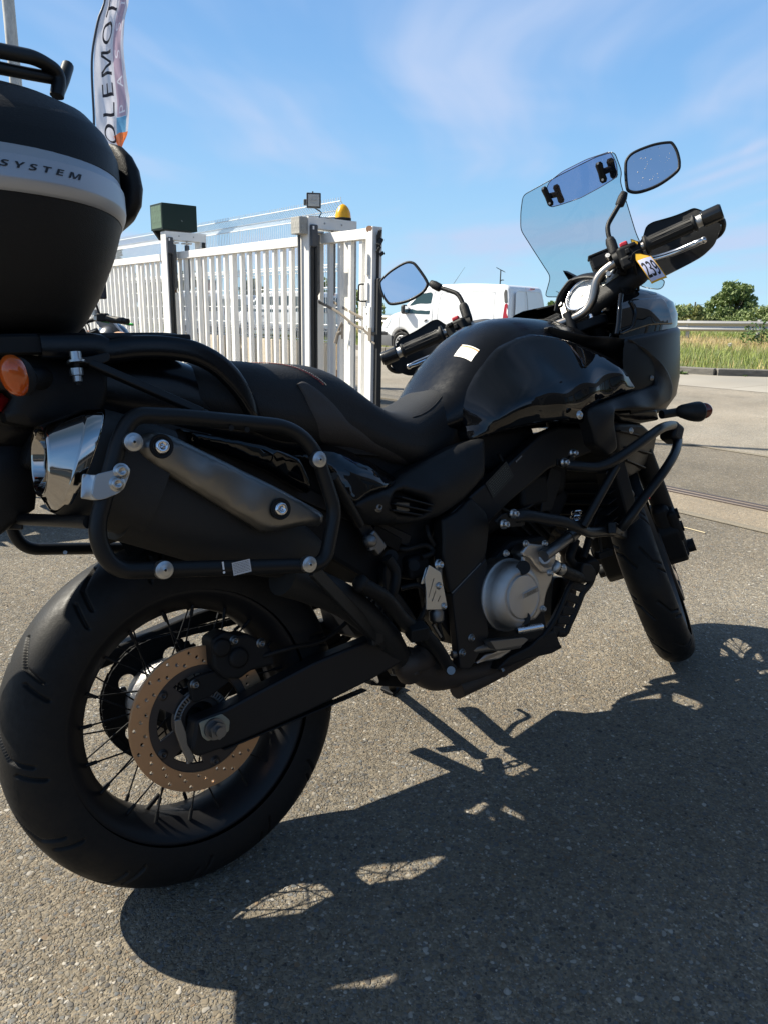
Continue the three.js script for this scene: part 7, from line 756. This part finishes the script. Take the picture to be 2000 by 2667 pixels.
// ---- forks, bars, mirrors, hand guards: turned on the steering axis
{ const P = (m) => steered(m), add = (name, geo, mat, parent = bike, label) => { const m = part(name, geo, mat, parent, label); if (parent === bike) { m.matrixAutoUpdate = true; steered(m); } return m; };
  const dir = [-Math.sin(RAKE), Math.cos(RAKE)], onAxis = (t, off, z) => [1.56 - 0.0 + dir[0] * t + off * Math.cos(RAKE), 0.327 + dir[1] * t + off * Math.sin(RAKE), z];
  const fw = new THREE.Group(); fw.name = 'front_wheel'; fw.position.set(1.56, 0.327, 0); bike.add(fw); wheelParts(fw, { rc: 0.274, hw: 0.056, hr: 0.054, rim: 0.241, rimHW: 0.047, hubR: 0.04, spokes: 36, pitch: Math.PI * 2 / 13, tread: 900 }); steered(fw);
  for (const s of [1, -1]) part('front_brake_disc', brakeDisc(0.155, 0.12, s * 0.066, 0.005, 20, [[0.128, 0], [0.138, 0.33], [0.147, 0.66]]), M.discCarrier, fw);
  add('front_fork', [1, -1].map((s) => [rod(onAxis(0.36, -0.03, s * 0.1), onAxis(0.78, -0.03, s * 0.1), 0.0215), sweep([onAxis(0.0, 0, s * 0.1), onAxis(0.06, -0.02, s * 0.1), onAxis(0.4, -0.03, s * 0.1)], (t) => 0.033 - 0.004 * t, { n: 20 }), rbox(0.075, 0.055, 0.05, 0.01, onAxis(0, 0, s * 0.103)), plate([[1.52, 0.37, 0], [1.47, 0.44, 0], [1.44, 0.47, 0], [1.42, 0.39, 0], [1.46, 0.31, 0], [1.5, 0.29, 0]], s * 0.092 - 0.03, s * 0.092 + 0.03, { r: 0.01, bev: 0.006 })]), M.darkPart);
  add('front_caliper', [1, -1].map((s) => [rbox(0.06, 0.13, 0.05, 0.018, [1.452, 0.42, s * 0.09], [0, 0, 0.35]), rbox(0.05, 0.1, 0.03, 0.012, [1.445, 0.41, s * 0.118], [0, 0, 0.35]), rod([1.43, 0.44, s * 0.13], [1.43, 0.44, s * 0.138], 0.016), rod([1.45, 0.4, s * 0.13], [1.45, 0.4, s * 0.138], 0.016), rod([1.56, 0.327, s * 0.09], [1.56, 0.327, s * 0.15], 0.02), sweep(curve([[1.43, 0.49, s * 0.1], [1.4, 0.56, s * 0.12], [1.42, 0.66, s * 0.11], [1.36, 0.75, s * 0.06]], 16), 0.005, { n: 8 })]), M.darkPart);
  add('fork_gaiter', [1, -1].map((s) => [0, 1, 2].map((i) => rod(onAxis(0.38 + i * 0.012, -0.03, s * 0.1), onAxis(0.388 + i * 0.012, -0.03, s * 0.1), 0.031 - i * 0.001))), M.rubber);
  add('triple_clamp', [plate([[1.2, 0, 0.13], [1.15, 0, 0.14], [1.13, 0, 0.09], [1.14, 0, 0], [1.13, 0, -0.09], [1.15, 0, -0.14], [1.2, 0, -0.13], [1.24, 0, 0]], 0.99, 1.015, { plane: 'xz', r: 0.02, bev: 0.004 }), rbox(0.09, 0.04, 0.26, 0.015, [1.3, 0.76, 0], [0, 0, 0.45])], M.darkPart);
  add('fork_cap', [1, -1].map((s) => turned([1.187, 1.014, s * 0.1], [1.187 + dir[0], 1.014 + dir[1], s * 0.1], [[0, 0.022], [0.006, 0.022], [0.0065, 0.014], [0.014, 0.012], [0.016, 0.008], [0.0225, 0.006], [0.023, 0]], 24)), M.polished);
  add('front_mudguard', (() => { const r = []; for (let i = 0; i <= 18; i++) { const a = 0.6 + i / 18 * 1.95; r.push(Array.from({ length: 13 }, (_, j) => { const s = j / 12 * 2 - 1, R = 0.352 + 0.014 * (1 - s * s); return [1.56 + Math.cos(a) * R, 0.327 + Math.sin(a) * R - (Math.abs(s) > 0.7 ? 0.03 * (Math.abs(s) - 0.7) : 0), s * 0.07]; })); } return [loft(r, { closed: false })]; })(), M.plastic);
  // handlebar
  const half = (s) => [[1.135, 1.032, 0], [1.135, 1.032, s * 0.075], [1.128, 1.05, s * 0.112], [1.122, 1.098, s * 0.145], [1.115, 1.116, s * 0.19], [1.1, 1.124, s * 0.28], [1.076, 1.119, s * 0.44]];
  const hb = add('handlebar', sweep(curve([...half(-1).reverse(), ...half(1).slice(1)], 110), 0.0112, { n: 20 }), M.barSteel);
  const on = (s, z0) => { const a = [1.1, 1.124, s * 0.28], b = [1.076, 1.119, s * 0.44], t = (z0 - 0.28) / 0.16; return [lerp(a[0], b[0], t), lerp(a[1], b[1], t), lerp(a[2], b[2], t)]; };
  for (const s of [1, -1]) {
    part('grip', turned(on(s, 0.278), on(s, 0.44), [[0.012, 0], [0.0235, 0], [0.0235, 0.008], [0.0175, 0.0105], [0.0165, 0.05], [0.0175, 0.09], [0.0165, 0.118], [0.0205, 0.12], [0.0205, 0.125], [0.012, 0.126]], 28), M.grip, hb);
    part('grip_rib', Array.from({ length: 13 }, (_, i) => { const a = i / 13 * 2 * Math.PI, A = V(on(s, 0.293)), Bq = V(on(s, 0.39)); return rod([A.x + Math.cos(a) * 0.0168, A.y + Math.sin(a) * 0.0168, A.z], [Bq.x + Math.cos(a) * 0.0168, Bq.y + Math.sin(a) * 0.0168, Bq.z], 0.0013, 0.0013, 6); }), M.grip, hb);
    part('bar_end_collar', rod(on(s, 0.404), on(s, 0.418), 0.0145), M.alu, hb);
    part('bar_end', turned(on(s, 0.416), on(s, 0.5), [[0, 0], [0.0185, 0], [0.0195, 0.003], [0.0195, 0.042], [0.0165, 0.047], [0, 0.047]], 28), std({ color: col(0.012), roughness: 0.22 }), hb);
    part('switch_housing', [rbox(0.04, 0.046, 0.06, 0.01, [1.102, 1.12, s * 0.238], [0, s * 0.12, 0]), rbox(0.03, 0.03, 0.03, 0.008, [1.092, 1.1, s * 0.225]), rod([1.112, 1.121, s * 0.2], [1.108, 1.122, s * 0.222], 0.02), rbox(0.012, 0.014, 0.012, 0.003, [1.078, 1.122, s * 0.235]), rbox(0.01, 0.01, 0.014, 0.003, [1.079, 1.107, s * 0.235]), rbox(0.012, 0.01, 0.016, 0.003, [1.078, 1.133, s * 0.25])], M.darkPart, hb);
    part('kill_switch', rbox(0.016, 0.012, 0.02, 0.004, [1.092, 1.146, s * 0.232]), M.red, hb);
    part('lever', sweep(curve([[1.14, 1.108, s * 0.255], [1.153, 1.098, s * 0.29], [1.148, 1.09, s * 0.34], [1.13, 1.085, s * 0.39], [1.127, 1.084, s * 0.41]], 26), (t) => t > 0.9 ? 0.0075 : [0.0055, 0.0085], { n: 14 }), M.polished, hb);
    part('lever_perch', [rbox(0.05, 0.03, 0.03, 0.007, [1.125, 1.115, s * 0.212]), rod([1.14, 1.1, s * 0.25], [1.14, 1.122, s * 0.25], 0.011)], M.darkPart, hb);
    part('riser', [sweep([[1.13, 0.99, s * 0.045], [1.133, 1.02, s * 0.045], [1.137, 1.05, s * 0.045]], 0.013, { n: 14 })], M.darkPart, hb);
    // mirror: stem with boot and knuckle, shell, glass
    const base = [1.112, 1.135, s * 0.205], kn = [1.135, 1.2, s * 0.212];
    const stem = s > 0 ? [base, [1.118, 1.15, s * 0.205], [1.128, 1.2, s * 0.207], [1.133, 1.222, s * 0.213], [1.15, 1.268, s * 0.262], [1.152, 1.28, s * 0.272]] : [base, [1.118, 1.15, s * 0.205], [1.128, 1.2, s * 0.207], [1.133, 1.222, s * 0.213], [1.15, 1.268, s * 0.262], [1.152, 1.28, s * 0.272]];
    part('mirror_stem', [sweep(fillet(stem, 0.016), 0.0062, { n: 12 }), turned(base, stem[2], [[0, -0.005], [0.012, -0.005], [0.0135, 0.008], [0.0135, 0.04], [0.011, 0.05], [0.006, 0.053]], 18), turned(stem[4], V(stem[5]).lerp(V(stem[4]), -0.6), [[0.006, -0.012], [0.0115, -0.008], [0.012, 0.012], [0.009, 0.026], [0, 0.027]], 16)], M.plastic, hb);
    const mc = [1.165,1.3236,0.3603], mz = mc[2], my = mc[1];
    const O = [[1140, 48], [1165, 62], [1188, 130], [1192, 195], [1170, 240], [1060, 330], [940, 380], [870, 385], [846, 350], [838, 220], [850, 165], [900, 120], [1020, 65], [1100, 42]];
    const Pm = [[1.165,1.3656,0.4165],[1.165,1.357,0.425],[1.165,1.3323,0.4281],[1.165,1.3033,0.4237],[1.165,1.2869,0.4111],[1.165,1.2738,0.3629],[1.165,1.2751,0.3169],[1.165,1.2862,0.2932],[1.165,1.3026,0.2893],[1.165,1.3513,0.3025],[1.165,1.3692,0.3133],[1.165,1.3775,0.3357],[1.165,1.3754,0.3815]].map((p) => [1.165 + (p[2] - 0.33) * 0.12, p[1], s * p[2]]);
    const shell = part('mirror_shell', panel(Pm, { plane: 'zy', t: 0.0, e: 0.002, curved: true, h: 0.012 }), M.plastic, hb);
    const back = panel(Pm.map((p) => [p[0] + 0.004, p[1], p[2]]), { plane: 'zy', t: 0, e: 0.001, curved: true, h: 0.012, bow: 0.03 });
    part('mirror_back', back, M.plastic, shell);
    part('mirror_rim', sweep(outline(Pm, { curved: true, step: 0.008 }), 0.0042, { n: 10, closed: true }), M.plastic, shell);
    const c0 = Pm.reduce((a, p) => a.map((v, i) => v + p[i] / Pm.length), [0, 0, 0]);
    part('mirror_glass', panel(Pm.map((p) => [lerp(c0[0], p[0], 0.955) - 0.0018, lerp(c0[1], p[1], 0.955), lerp(c0[2], p[2], 0.955)]), { plane: 'zy', t: 0, e: 0.0005, curved: true, h: 0.012 }), M.mirror, shell);
    if (s > 0) { const sp = []; for (let i = 0; i < 46; i++) { const u = rr(-0.045, 0.05), v = rr(-0.04, 0.045), k = Math.pow(rnd(), 2) * 0.0013 + 0.00035; sp.push(new THREE.SphereGeometry(k, 8, 6).scale(0.4, 1, 1).translate(c0[0] + u * 0.12 - 0.0022, c0[1] + v, c0[2] + u)); } const m = part('dried_drops', sp, std({ color: col(0.5, 0.5, 0.5), roughness: 0.6 }), shell); m.userData.kind = 'stuff'; }
    // hand guard: a shield ahead of grip and lever, wrapped round the bar end
    const G1 = [[1.2,1.1633,0.2718],[1.2,1.171,0.2847],[1.2,1.196,0.302],[1.2,1.1986,0.3195],[1.2,1.1884,0.3715],[1.2,1.18,0.4181],[1.2,1.17,0.4258],[1.2,1.1484,0.4394],[1.2,1.121,0.4569],[1.2,1.1045,0.4577],[1.2,1.0907,0.4526],[1.2,1.067,0.4318],[1.2,1.0603,0.4029],[1.2,1.0563,0.3647],[1.2,1.0527,0.3011],[1.2,1.0684,0.2425],[1.2,1.088,0.2362],[1.2,1.1314,0.2508]];
    const gg = G1.map((p) => { const q = Math.max(0, p[2] - 0.40); return [1.2 - q * 1.0 - (p[2] - 0.3) * 0.12, p[1], s * p[2]]; });
    part('hand_guard', panel(gg, { plane: 'zy', t: 0.003, e: 0.002, r: 0.012, h: 0.016 }), M.plastic, hb);
    part('guard_mount', [sweep(curve([on(s, 0.44), [1.1, 1.1, s * 0.46], [1.14, 1.09, s * 0.455], [1.175, 1.09, s * 0.43]], 16), [0.006, 0.011], { n: 12 }), bar([1.125, 1.1, s * 0.2], [1.19, 1.08, s * 0.24], 0.012, 0.02)], M.plastic, hb);
    part('lever_ball', new THREE.SphereGeometry(0.0085, 16, 12).translate(1.127, 1.084, s * 0.41), M.polished, hb);
  }
  part('brake_reservoir', [rbox(0.05, 0.035, 0.065, 0.006, [1.14,1.1417,0.1746], [0, 0.1, 0.1]), rbox(0.054, 0.006, 0.07, 0.002, (() => { const p = [1.14,1.1417,0.1746]; return [p[0], p[1] + 0.02, p[2]]; })(), [0, 0.1, 0.1])], M.plastic, hb);
  part('clamp_bolt', [rod([1.118, 1.135, 0.188], [1.1, 1.14, 0.188], 0.006), rod([1.118, 1.095, 0.175], [1.1, 1.095, 0.175], 0.006)], M.alu, hb);
  part('ignition_key_switch', turned([1.2, 1.0, 0.02], [1.18, 1.05, 0.02], [[0, 0.035], [0.012, 0.035], [0.018, 0.03], [0.02, 0]], 20), M.polished, hb);
  part('control_cable', [[[1.11, 1.1, 0.22], [1.2, 1.06, 0.2], [1.26, 0.98, 0.14], [1.22, 0.9, 0.05]], [[1.1, 1.1, 0.24], [1.17, 1.04, 0.23], [1.24, 0.95, 0.17], [1.2, 0.86, 0.08]], [[1.13, 1.11, 0.2], [1.22, 1.1, 0.17], [1.28, 1.02, 0.1], [1.25, 0.92, 0.06]], [[1.12, 1.1, -0.2], [1.2, 1.06, -0.16], [1.24, 0.98, -0.1]], [[1.1, 1.1, -0.22], [1.18, 1.02, -0.2], [1.22, 0.92, -0.12]]].map((p) => sweep(curve(p, 24), 0.004, { n: 8 })), M.rubber, hb);
  part('chrome_clamp', turned([1.2, 1.045, 0.14], [1.15, 1.08, 0.16], [[0, 0.02], [0.02, 0.018], [0.028, 0.008], [0.028, 0]], 24), M.polished, hb);
}
// ---- crash bars
{ const c = (p, n = 44) => curve(p, n), g = [
    sweep(c([[0.9216,0.6769,0.2], [0.9403,0.6719,0.22], [0.9767,0.6647,0.235], [1.0033,0.6686,0.25], [1.038,0.6792,0.26], [1.1005,0.7003,0.265], [1.1733,0.7237,0.265], [1.245,0.737,0.25], [1.3679,0.7385,0.2], [1.5209,0.7331,0.12]]), 0.0125, { n: 16 }),
    sweep(c([[1.5269,0.7151,0.12], [1.4659,0.6916,0.16], [1.3815,0.6637,0.2], [1.3093,0.6336,0.22], [1.2485,0.6005,0.225], [1.1762,0.5587,0.225], [1.1274,0.523,0.22], [1.1178,0.4949,0.2]]), 0.0125, { n: 16 }),
    rod([1.044,0.6607,0.25], [0.9467,0.5277,0.215], 0.0105),
    sweep(c([[0.7294,0.5664,0.16], [0.7383,0.5796,0.19], [0.772,0.5783,0.2], [0.8263,0.5635,0.205], [0.8827,0.5481,0.21], [0.9358,0.5256,0.21], [0.9871,0.5061,0.2], [1.0792,0.4925,0.18], [1.1701,0.4792,0.16]]), (t) => [0.009, 0.015 - 0.003 * t], { n: 16 }),
    plate([[0.6698,0.58,0.2],[0.6951,0.5929,0.2],[0.7437,0.5927,0.2],[0.7728,0.5851,0.2],[0.7642,0.5555,0.2],[0.7009,0.5619,0.2]], 0.19, 0.197, { r: 0.006 }), plate([[0.9031,0.6952,0.19],[0.9355,0.6884,0.19],[0.9599,0.704,0.19],[0.9699,0.6922,0.19],[0.944,0.6658,0.19],[0.901,0.6776,0.19]], 0.185, 0.191, { r: 0.004 }), bar([1.0777,0.5031,0.2], [1.267,0.4531,0.1], 0.02, 0.03)];
  const cb = part('crash_bar', g, M.tube, bike); part('crash_bar', g.map((q) => flipZ(q)), M.tube, bike, 'crash bar on the far side of the engine');
  part('crash_bar_clamp', [rbox(0.05, 0.055, 0.05, 0.012, [1.4541,0.7145,0.15], [0, 0, -0.5])], M.plastic, cb);
  part('crash_bar_bolt', [...[[0.9097,0.6851,0.205], [0.95,0.7035,0.2], [0.7241,0.5898,0.205], [0.6909,0.5713,0.205]].map((p) => bolt(p, [0, 0, 1], 0.008, 0.012))], M.zinc, cb);
  part('bar_lettering', place(new THREE.PlaneGeometry(0.006, 0.004), [1.1907,0.5634,0.2385]), M.red, cb);
  part('fairing_bracket', [plate([[1.1296,0.5482,0.12],[1.1921,0.5233,0.12],[1.1846,0.459,0.12],[1.1203,0.4695,0.12],[1.0981,0.4971,0.12]], 0.1, 0.13, { r: 0.01 }), bar([1.1552,0.5363,0.1], [1.1613,0.4208,0.1], 0.006, 0.01), bar([1.2278,0.4079,0.08], [1.1668,0.4062,0.08], 0.02, 0.02), sweep(curve([[1.0585,0.4708,0.1], [1.0437,0.4495,0.1], [1.0289,0.4283,0.1], [1.0502,0.4005,0.1]], 16), 0.012, { n: 10 }), sweep(curve([[1.1274,0.4629,0.09], [1.1115,0.4371,0.09], [1.0962,0.4155,0.09]], 12), 0.01, { n: 10 })], M.darkPart, bike);
}
// ---- top case on the rack
{ const tc = thing('top_case', 'black hard top case with silver band carried behind the seat of the motorcycle', 'top case'); tc.rotation.x = LEAN;
  const sec = (y, x0, x1, w, k = 3) => ring(72, (a) => { const c = sgnpow(Math.cos(a), 2 / k), s = sgnpow(Math.sin(a), 2 / k); return [(x0 + x1) / 2 + (x1 - x0) / 2 * c, y, -s * w]; });
  const lv = [[1.0, -0.52, -0.12, 0.165], [1.02, -0.55, -0.1, 0.195], [1.06, -0.575, -0.075, 0.228], [1.11, -0.59, -0.052, 0.256], [1.15, -0.6, -0.038, 0.272]];
  part('case_base', loft([sec(0.995, -0.5, -0.15, 0.13), ...lv.map((l) => sec(...l)), sec(1.158, -0.601, -0.036, 0.274)]), M.plastic, tc);
  const silver = std({ color: col(0.42, 0.43, 0.45), metalness: 0.6, roughness: 0.45 });
  part('case_band', loft([sec(1.156, -0.603, -0.036, 0.275), sec(1.16, -0.606, -0.033, 0.28), sec(1.17, -0.608, -0.029, 0.284), sec(1.173, -0.608, -0.028, 0.284), sec(1.202, -0.605, -0.026, 0.281), sec(1.204, -0.603, -0.028, 0.278), sec(1.216, -0.598, -0.029, 0.273), sec(1.219, -0.595, -0.032, 0.27)], { caps: false }), silver, tc);
  part('case_lid', loft([sec(1.217, -0.594, -0.032, 0.269, 3.2), sec(1.25, -0.585, -0.032, 0.26, 3.4), sec(1.285, -0.565, -0.042, 0.242, 3.5), sec(1.315, -0.535, -0.06, 0.216, 3.5), sec(1.338, -0.51, -0.088, 0.182, 3.4), sec(1.352, -0.47, -0.128, 0.138, 3.2), sec(1.361, -0.42, -0.19, 0.08, 3), sec(1.363, -0.36, -0.26, 0.03, 2.5)]), M.plastic, tc);
  const wt = canvasTex(1024, 64, (c, w, h) => { c.clearRect(0, 0, w, h); c.fillStyle = '#17181c'; c.save(); c.scale(1.7, 1); c.font = 'italic bold 42px sans-serif'; c.letterSpacing = '10px'; c.fillText('MONOKEY SYSTEM', 8, 48); c.restore(); });
  // lettering printed on the band, following its curve
  const rows = [1.179, 1.1975], cols = 40, pos = [], uv = [], id = []; const bandPt = (x, y) => { const t = (y - 1.173) / 0.029, x0 = lerp(-0.608, -0.605, t), x1 = -0.027, w = lerp(0.284, 0.281, t), u = clamp((x - (x0 + x1) / 2) / ((x1 - x0) / 2), -1, 1); return [x, y, w * Math.pow(Math.max(0, 1 - Math.pow(Math.abs(u), 3)), 1 / 3) + 0.0007]; };
  for (let i = 0; i <= cols; i++) for (let j = 0; j < 2; j++) { pos.push(...bandPt(lerp(-0.42, -0.094, i / cols), rows[j])); uv.push(i / cols, j); } for (let i = 0; i < cols; i++) { const a = i * 2; id.push(a, a + 2, a + 1, a + 1, a + 2, a + 3); }
  const g = new THREE.BufferGeometry(); g.setAttribute('position', new THREE.Float32BufferAttribute(pos, 3)); g.setAttribute('uv', new THREE.Float32BufferAttribute(uv, 2)); g.setIndex(id);
  part('case_lettering', g, std({ map: wt, transparent: true, roughness: 0.5 }), tc);
  part('backrest_pad', loft([[1.18, 0.0, 0.1], [1.188, 0.008, 0.122], [1.205, 0.014, 0.134], [1.23, 0.017, 0.138], [1.258, 0.016, 0.136], [1.28, 0.012, 0.128], [1.298, 0.005, 0.115], [1.306, 0.0, 0.1]].map(([y, d, w]) => ring(64, (a) => { const c = sgnpow(Math.cos(a), 0.8), s = sgnpow(Math.sin(a), 0.5); return [-0.03 + d * 0.9 + (0.012 + d * 0.75) * c, y, -s * w]; }))), M.plastic, tc);
  part('backrest_mount', rbox(0.03, 0.07, 0.2, 0.012, [-0.055, 1.2, 0]), M.plastic, tc);
  part('case_foot', [rbox(0.36, 0.03, 0.24, 0.012, [-0.33, 0.998, 0])], M.plastic, tc);
  const r1 = fillet([[-0.112,1.3614,0.11], [-0.1022,1.3974,0.11], [-0.1405,1.4034,0.13], [-0.2257,1.3824,0.17], [-0.2643,1.3723,0.19]], [0, 0.03, 0.02, 0, 0], false, 10);
  part('case_rail', [sweep(r1, 0.0105, { n: 14 }), sweep([[-0.1095,1.3899,0.105], [-0.1542,1.3824,0.12], [-0.2123,1.3685,0.15], [-0.2519,1.3599,0.17]], 0.009, { n: 12 }), sweep([[-0.1047,1.3749,0.1], [-0.0936,1.3957,0.095], [-0.0774,1.4276,0.075]], 0.0095, { n: 12 })], M.tube, tc);
}
// ---- price tag wired to the bars
{ const t = thing('price_tag', 'yellow edged tag printed 239 hanging by a wire from the right grip', 'tag'); t.rotation.x = LEAN;
  const tex = canvasTex(256, 320, (c, w, h) => { c.fillStyle = '#e0a80c'; c.fillRect(0, 0, w, h); c.fillStyle = '#c9cdea'; c.fillRect(14, 8, w - 28, h - 30); c.fillStyle = '#0b0b10'; c.font = 'bold 250px sans-serif'; c.save(); c.translate(w / 2, 254); c.scale(0.55, 1.12); c.textAlign = 'center'; c.fillText('239', 0, 0); c.restore(); });
  const corners = [[1.05,1.0846,0.2451], [1.05,1.0812,0.2798], [1.055,1.0163,0.2981], [1.055,1.0167,0.2604]], pos = [], uv = [], id = []; const n = 10;
  for (let i = 0; i <= n; i++) for (let j = 0; j <= n; j++) { const u = i / n, v = j / n, a = V(corners[0]).lerp(V(corners[1]), u), b = V(corners[3]).lerp(V(corners[2]), u), p = a.lerp(b, v); p.x -= 0.006 * Math.sin(v * 3) + 0.004 * Math.sin(u * 3.1); pos.push(p.x, p.y, p.z); uv.push(u, 1 - v); }
  for (let i = 0; i < n; i++) for (let j = 0; j < n; j++) { const a = i * (n + 1) + j, b = a + n + 1; id.push(a, a + 1, b, b, a + 1, b + 1); }
  const g = new THREE.BufferGeometry(); g.setAttribute('position', new THREE.Float32BufferAttribute(pos, 3)); g.setAttribute('uv', new THREE.Float32BufferAttribute(uv, 2)); g.setIndex(id);
  const card = part('card', g, std({ map: tex, roughness: 0.6 }), t); const yl = std({ color: col(0.72, 0.42, 0.015), roughness: 0.55 });
  const up = panel([[1.055,1.1035,0.2464], [1.055,1.1002,0.2561], [1.05,1.0808,0.2796], [1.05,1.0784,0.261], [1.05,1.0837,0.2441]], { plane: 'zy', t: 0.0006, e: 0.0003, r: 0.002, h: 0.01 });
  const flap = part('flap', up, yl, t), tri = part('flap_end', panel([[1.085,1.1514,0.2497], [1.085,1.1386,0.2654], [1.085,1.1232,0.259], [1.085,1.1272,0.2506]], { plane: 'zy', t: 0.0006, e: 0.0003, r: 0.002, h: 0.01 }), yl, t);
  const wire = part('wire', sweep(curve([[1.06,1.0947,0.2347], [1.055,1.105,0.2433], [1.055,1.1079,0.2563], [1.06,1.1077,0.2681], [1.065,1.1125,0.2719]], 16), 0.0013, { n: 6 }), M.darkPart, t);
  for (const m of [card, flap, tri, wire]) steered(m);
}

// ------------------------------------------------------------------ second motorcycle, mostly hidden behind the first one's tail
{ const g0 = [0.9813,0.9755,-2.9538], t = thing('parked_motorcycle', 'second motorcycle with green levers parked behind the tail of the first', 'motorcycle', [g0[0] - 0.248 * Math.cos(0.11) - 0.36 * Math.sin(0.11), 0, g0[2] + 0.248 * Math.sin(0.11) - 0.36 * Math.cos(0.11)], 0.11);
  // local: x forward, y up, z right; its bars are turned to the left
  const o = [0, 0, 0], P = (x, y, z) => [x + o[0], y, z + o[2]], dk = M.darkPart, gm = std({ color: col(0.03, 0.28, 0.06), metalness: 0.6, roughness: 0.35 }), wh = std({ color: col(0.6), roughness: 0.35, clearcoat: 0.7 });
  for (const [nm, x] of [['front_wheel', 0.55], ['rear_wheel', -0.87]]) { const w = new THREE.Group(); w.name = nm; w.position.set(x + o[0], 0.31, o[2]); t.add(w); part('tyre', new THREE.TorusGeometry(0.25, 0.06, 16, 48), M.rubber, w); part('rim', [new THREE.TorusGeometry(0.205, 0.014, 10, 48), ...[0, 1, 2, 3, 4].map((i) => bar([0, 0, 0], [Math.cos(i * 1.2566) * 0.2, Math.sin(i * 1.2566) * 0.2, 0], 0.03, 0.03, [0, 0, 1]))], dk, w); part('brake_disc', new THREE.RingGeometry(0.09, 0.14, 40).translate(0, 0, 0.06), M.disc, w); }
  part('fork', [1, -1].map((s) => rod(P(0.55, 0.31, s * 0.09), P(0.2, 0.93, s * 0.09), 0.025)), dk, t); part('frame', [bar(P(0.2, 0.85, 0), P(-0.45, 0.62, 0), 0.2, 0.06), bar(P(-0.45, 0.6, 0), P(-0.87, 0.31, 0), 0.16, 0.05)], dk, t); part('engine', rbox(0.45, 0.4, 0.32, 0.06, P(-0.15, 0.48, 0)), dk, t);
  part('fuel_tank', place(new THREE.SphereGeometry(1, 28, 18), P(-0.1, 0.84, 0), [0, 0, -0.1], [0.28, 0.14, 0.15]), M.satin, t); part('seat', rbox(0.5, 0.08, 0.22, 0.04, P(-0.55, 0.8, 0), [0, 0, 0.15]), M.seat, t); part('tail', rbox(0.3, 0.08, 0.16, 0.03, P(-0.85, 0.88, 0), [0, 0, 0.3]), M.satin, t); part('exhaust', rod(P(-0.3, 0.3, 0.15), P(-0.85, 0.5, 0.2), 0.045, 0.055), M.shield, t);
  part('headlamp_cowl', [place(new THREE.SphereGeometry(1, 24, 16), P(0.36, 0.84, -0.02), [0, 0, -0.3], [0.11, 0.13, 0.12])], std({ color: col(0.02, 0.025, 0.035), roughness: 0.25, clearcoat: 1 }), t); part('white_cowl', panel([P(0.3, 1.0, 0.1), P(0.34, 1.02, 0), P(0.3, 1.0, -0.1), P(0.38, 0.9, -0.12), P(0.42, 0.9, 0), P(0.38, 0.9, 0.12)], { plane: 'zy', e: 0.006, t: 0.01, r: 0.02 }), wh, t);
  const hb = part('handlebar', sweep(curve([P(0.02, 0.985, -0.37), P(0.08, 1.0, -0.22), P(0.14, 0.98, -0.1), P(0.14, 0.96, 0), P(0.14, 0.98, 0.1), P(0.08, 1.0, 0.22), P(0.02, 0.985, 0.37)], 40), 0.0112, { n: 12 }), dk, t);
  hb.geometry.translate(-0.12, 0, 0); hb.position.set(0.12, 0, 0); hb.rotation.y = 0.61; const Q = P, R0 = (g) => g;
  for (const s of [1, -1]) { part('grip', rod(P(0.065, 0.996, s * 0.25), P(0.02, 0.985, s * 0.37), 0.0165), M.grip, hb); part('bar_end', rod(P(0.02, 0.985, s * 0.37), P(0.008, 0.982, s * 0.4), 0.0145), dk, hb); part('lever', [rod(P(0.12, 0.98, s * 0.2), P(0.1, 0.968, s * 0.34), 0.005)], dk, hb); part('lever_end', [rod(P(0.1, 0.968, s * 0.34), P(0.095, 0.965, s * 0.38), 0.0075), rod(P(0.125, 0.982, s * 0.18), P(0.118, 0.978, s * 0.225), 0.009)], gm, hb); part('switch_pod', rbox(0.045, 0.045, 0.06, 0.01, P(0.08, 1.0, s * 0.215)), dk, hb); part('clutch_perch', [rbox(0.04, 0.03, 0.04, 0.006, P(0.11, 0.995, s * 0.17)), rod(P(0.1, 1.01, s * 0.16), P(0.1, 1.04, s * 0.16), 0.02)], M.alu, hb);
    part('indicator', place(new THREE.SphereGeometry(1, 20, 14), P(0.3, 0.905, s * 0.2), [0, s * 0.5, 0], [0.02, 0.02, 0.05]), std({ color: col(0.75, 0.45, 0.25), roughness: 0.1, clearcoat: 1 }), t); part('indicator_stem', rod(P(0.29, 0.9, s * 0.08), P(0.295, 0.9, s * 0.19), 0.012), dk, t); part('winglet', panel([P(0.33, 0.875, s * 0.12), P(0.31, 0.86, s * 0.33), P(0.33, 0.84, s * 0.26), P(0.35, 0.84, s * 0.12)].map((p) => p), { plane: 'zy', e: 0.003, t: 0.006, r: 0.006 }), dk, t);
    if (s > 0) part('mirror', [rbox(0.02, 0.15, 0.16, 0.015, P(0.02, 1.17, 0.2)), rod(P(0.08, 1.0, 0.2), P(0.03, 1.1, 0.2), 0.006)], std({ color: col(0.008, 0.006, 0.016), roughness: 0.5 }), hb); }
  for (const c of hb.children) c.position.x -= 0.12;
  part('brake_cable', [0.05, 0.1, 0.16].map((q) => sweep(curve([P(0.11, 1.0, -0.17), P(0.2, 1.04 - q, -0.15), P(0.26, 0.95, -0.05 - q), P(0.22, 0.8, 0)], 20), 0.004, { n: 6 })), M.rubber, t); part('side_stand', rod(P(-0.2, 0.3, -0.12), P(-0.25, 0, -0.32), 0.012), dk, t); part('number_plate', rbox(0.01, 0.1, 0.18, 0.004, P(-1.0, 0.75, 0)), M.white, t);
}

renderer.render(scene, camera);
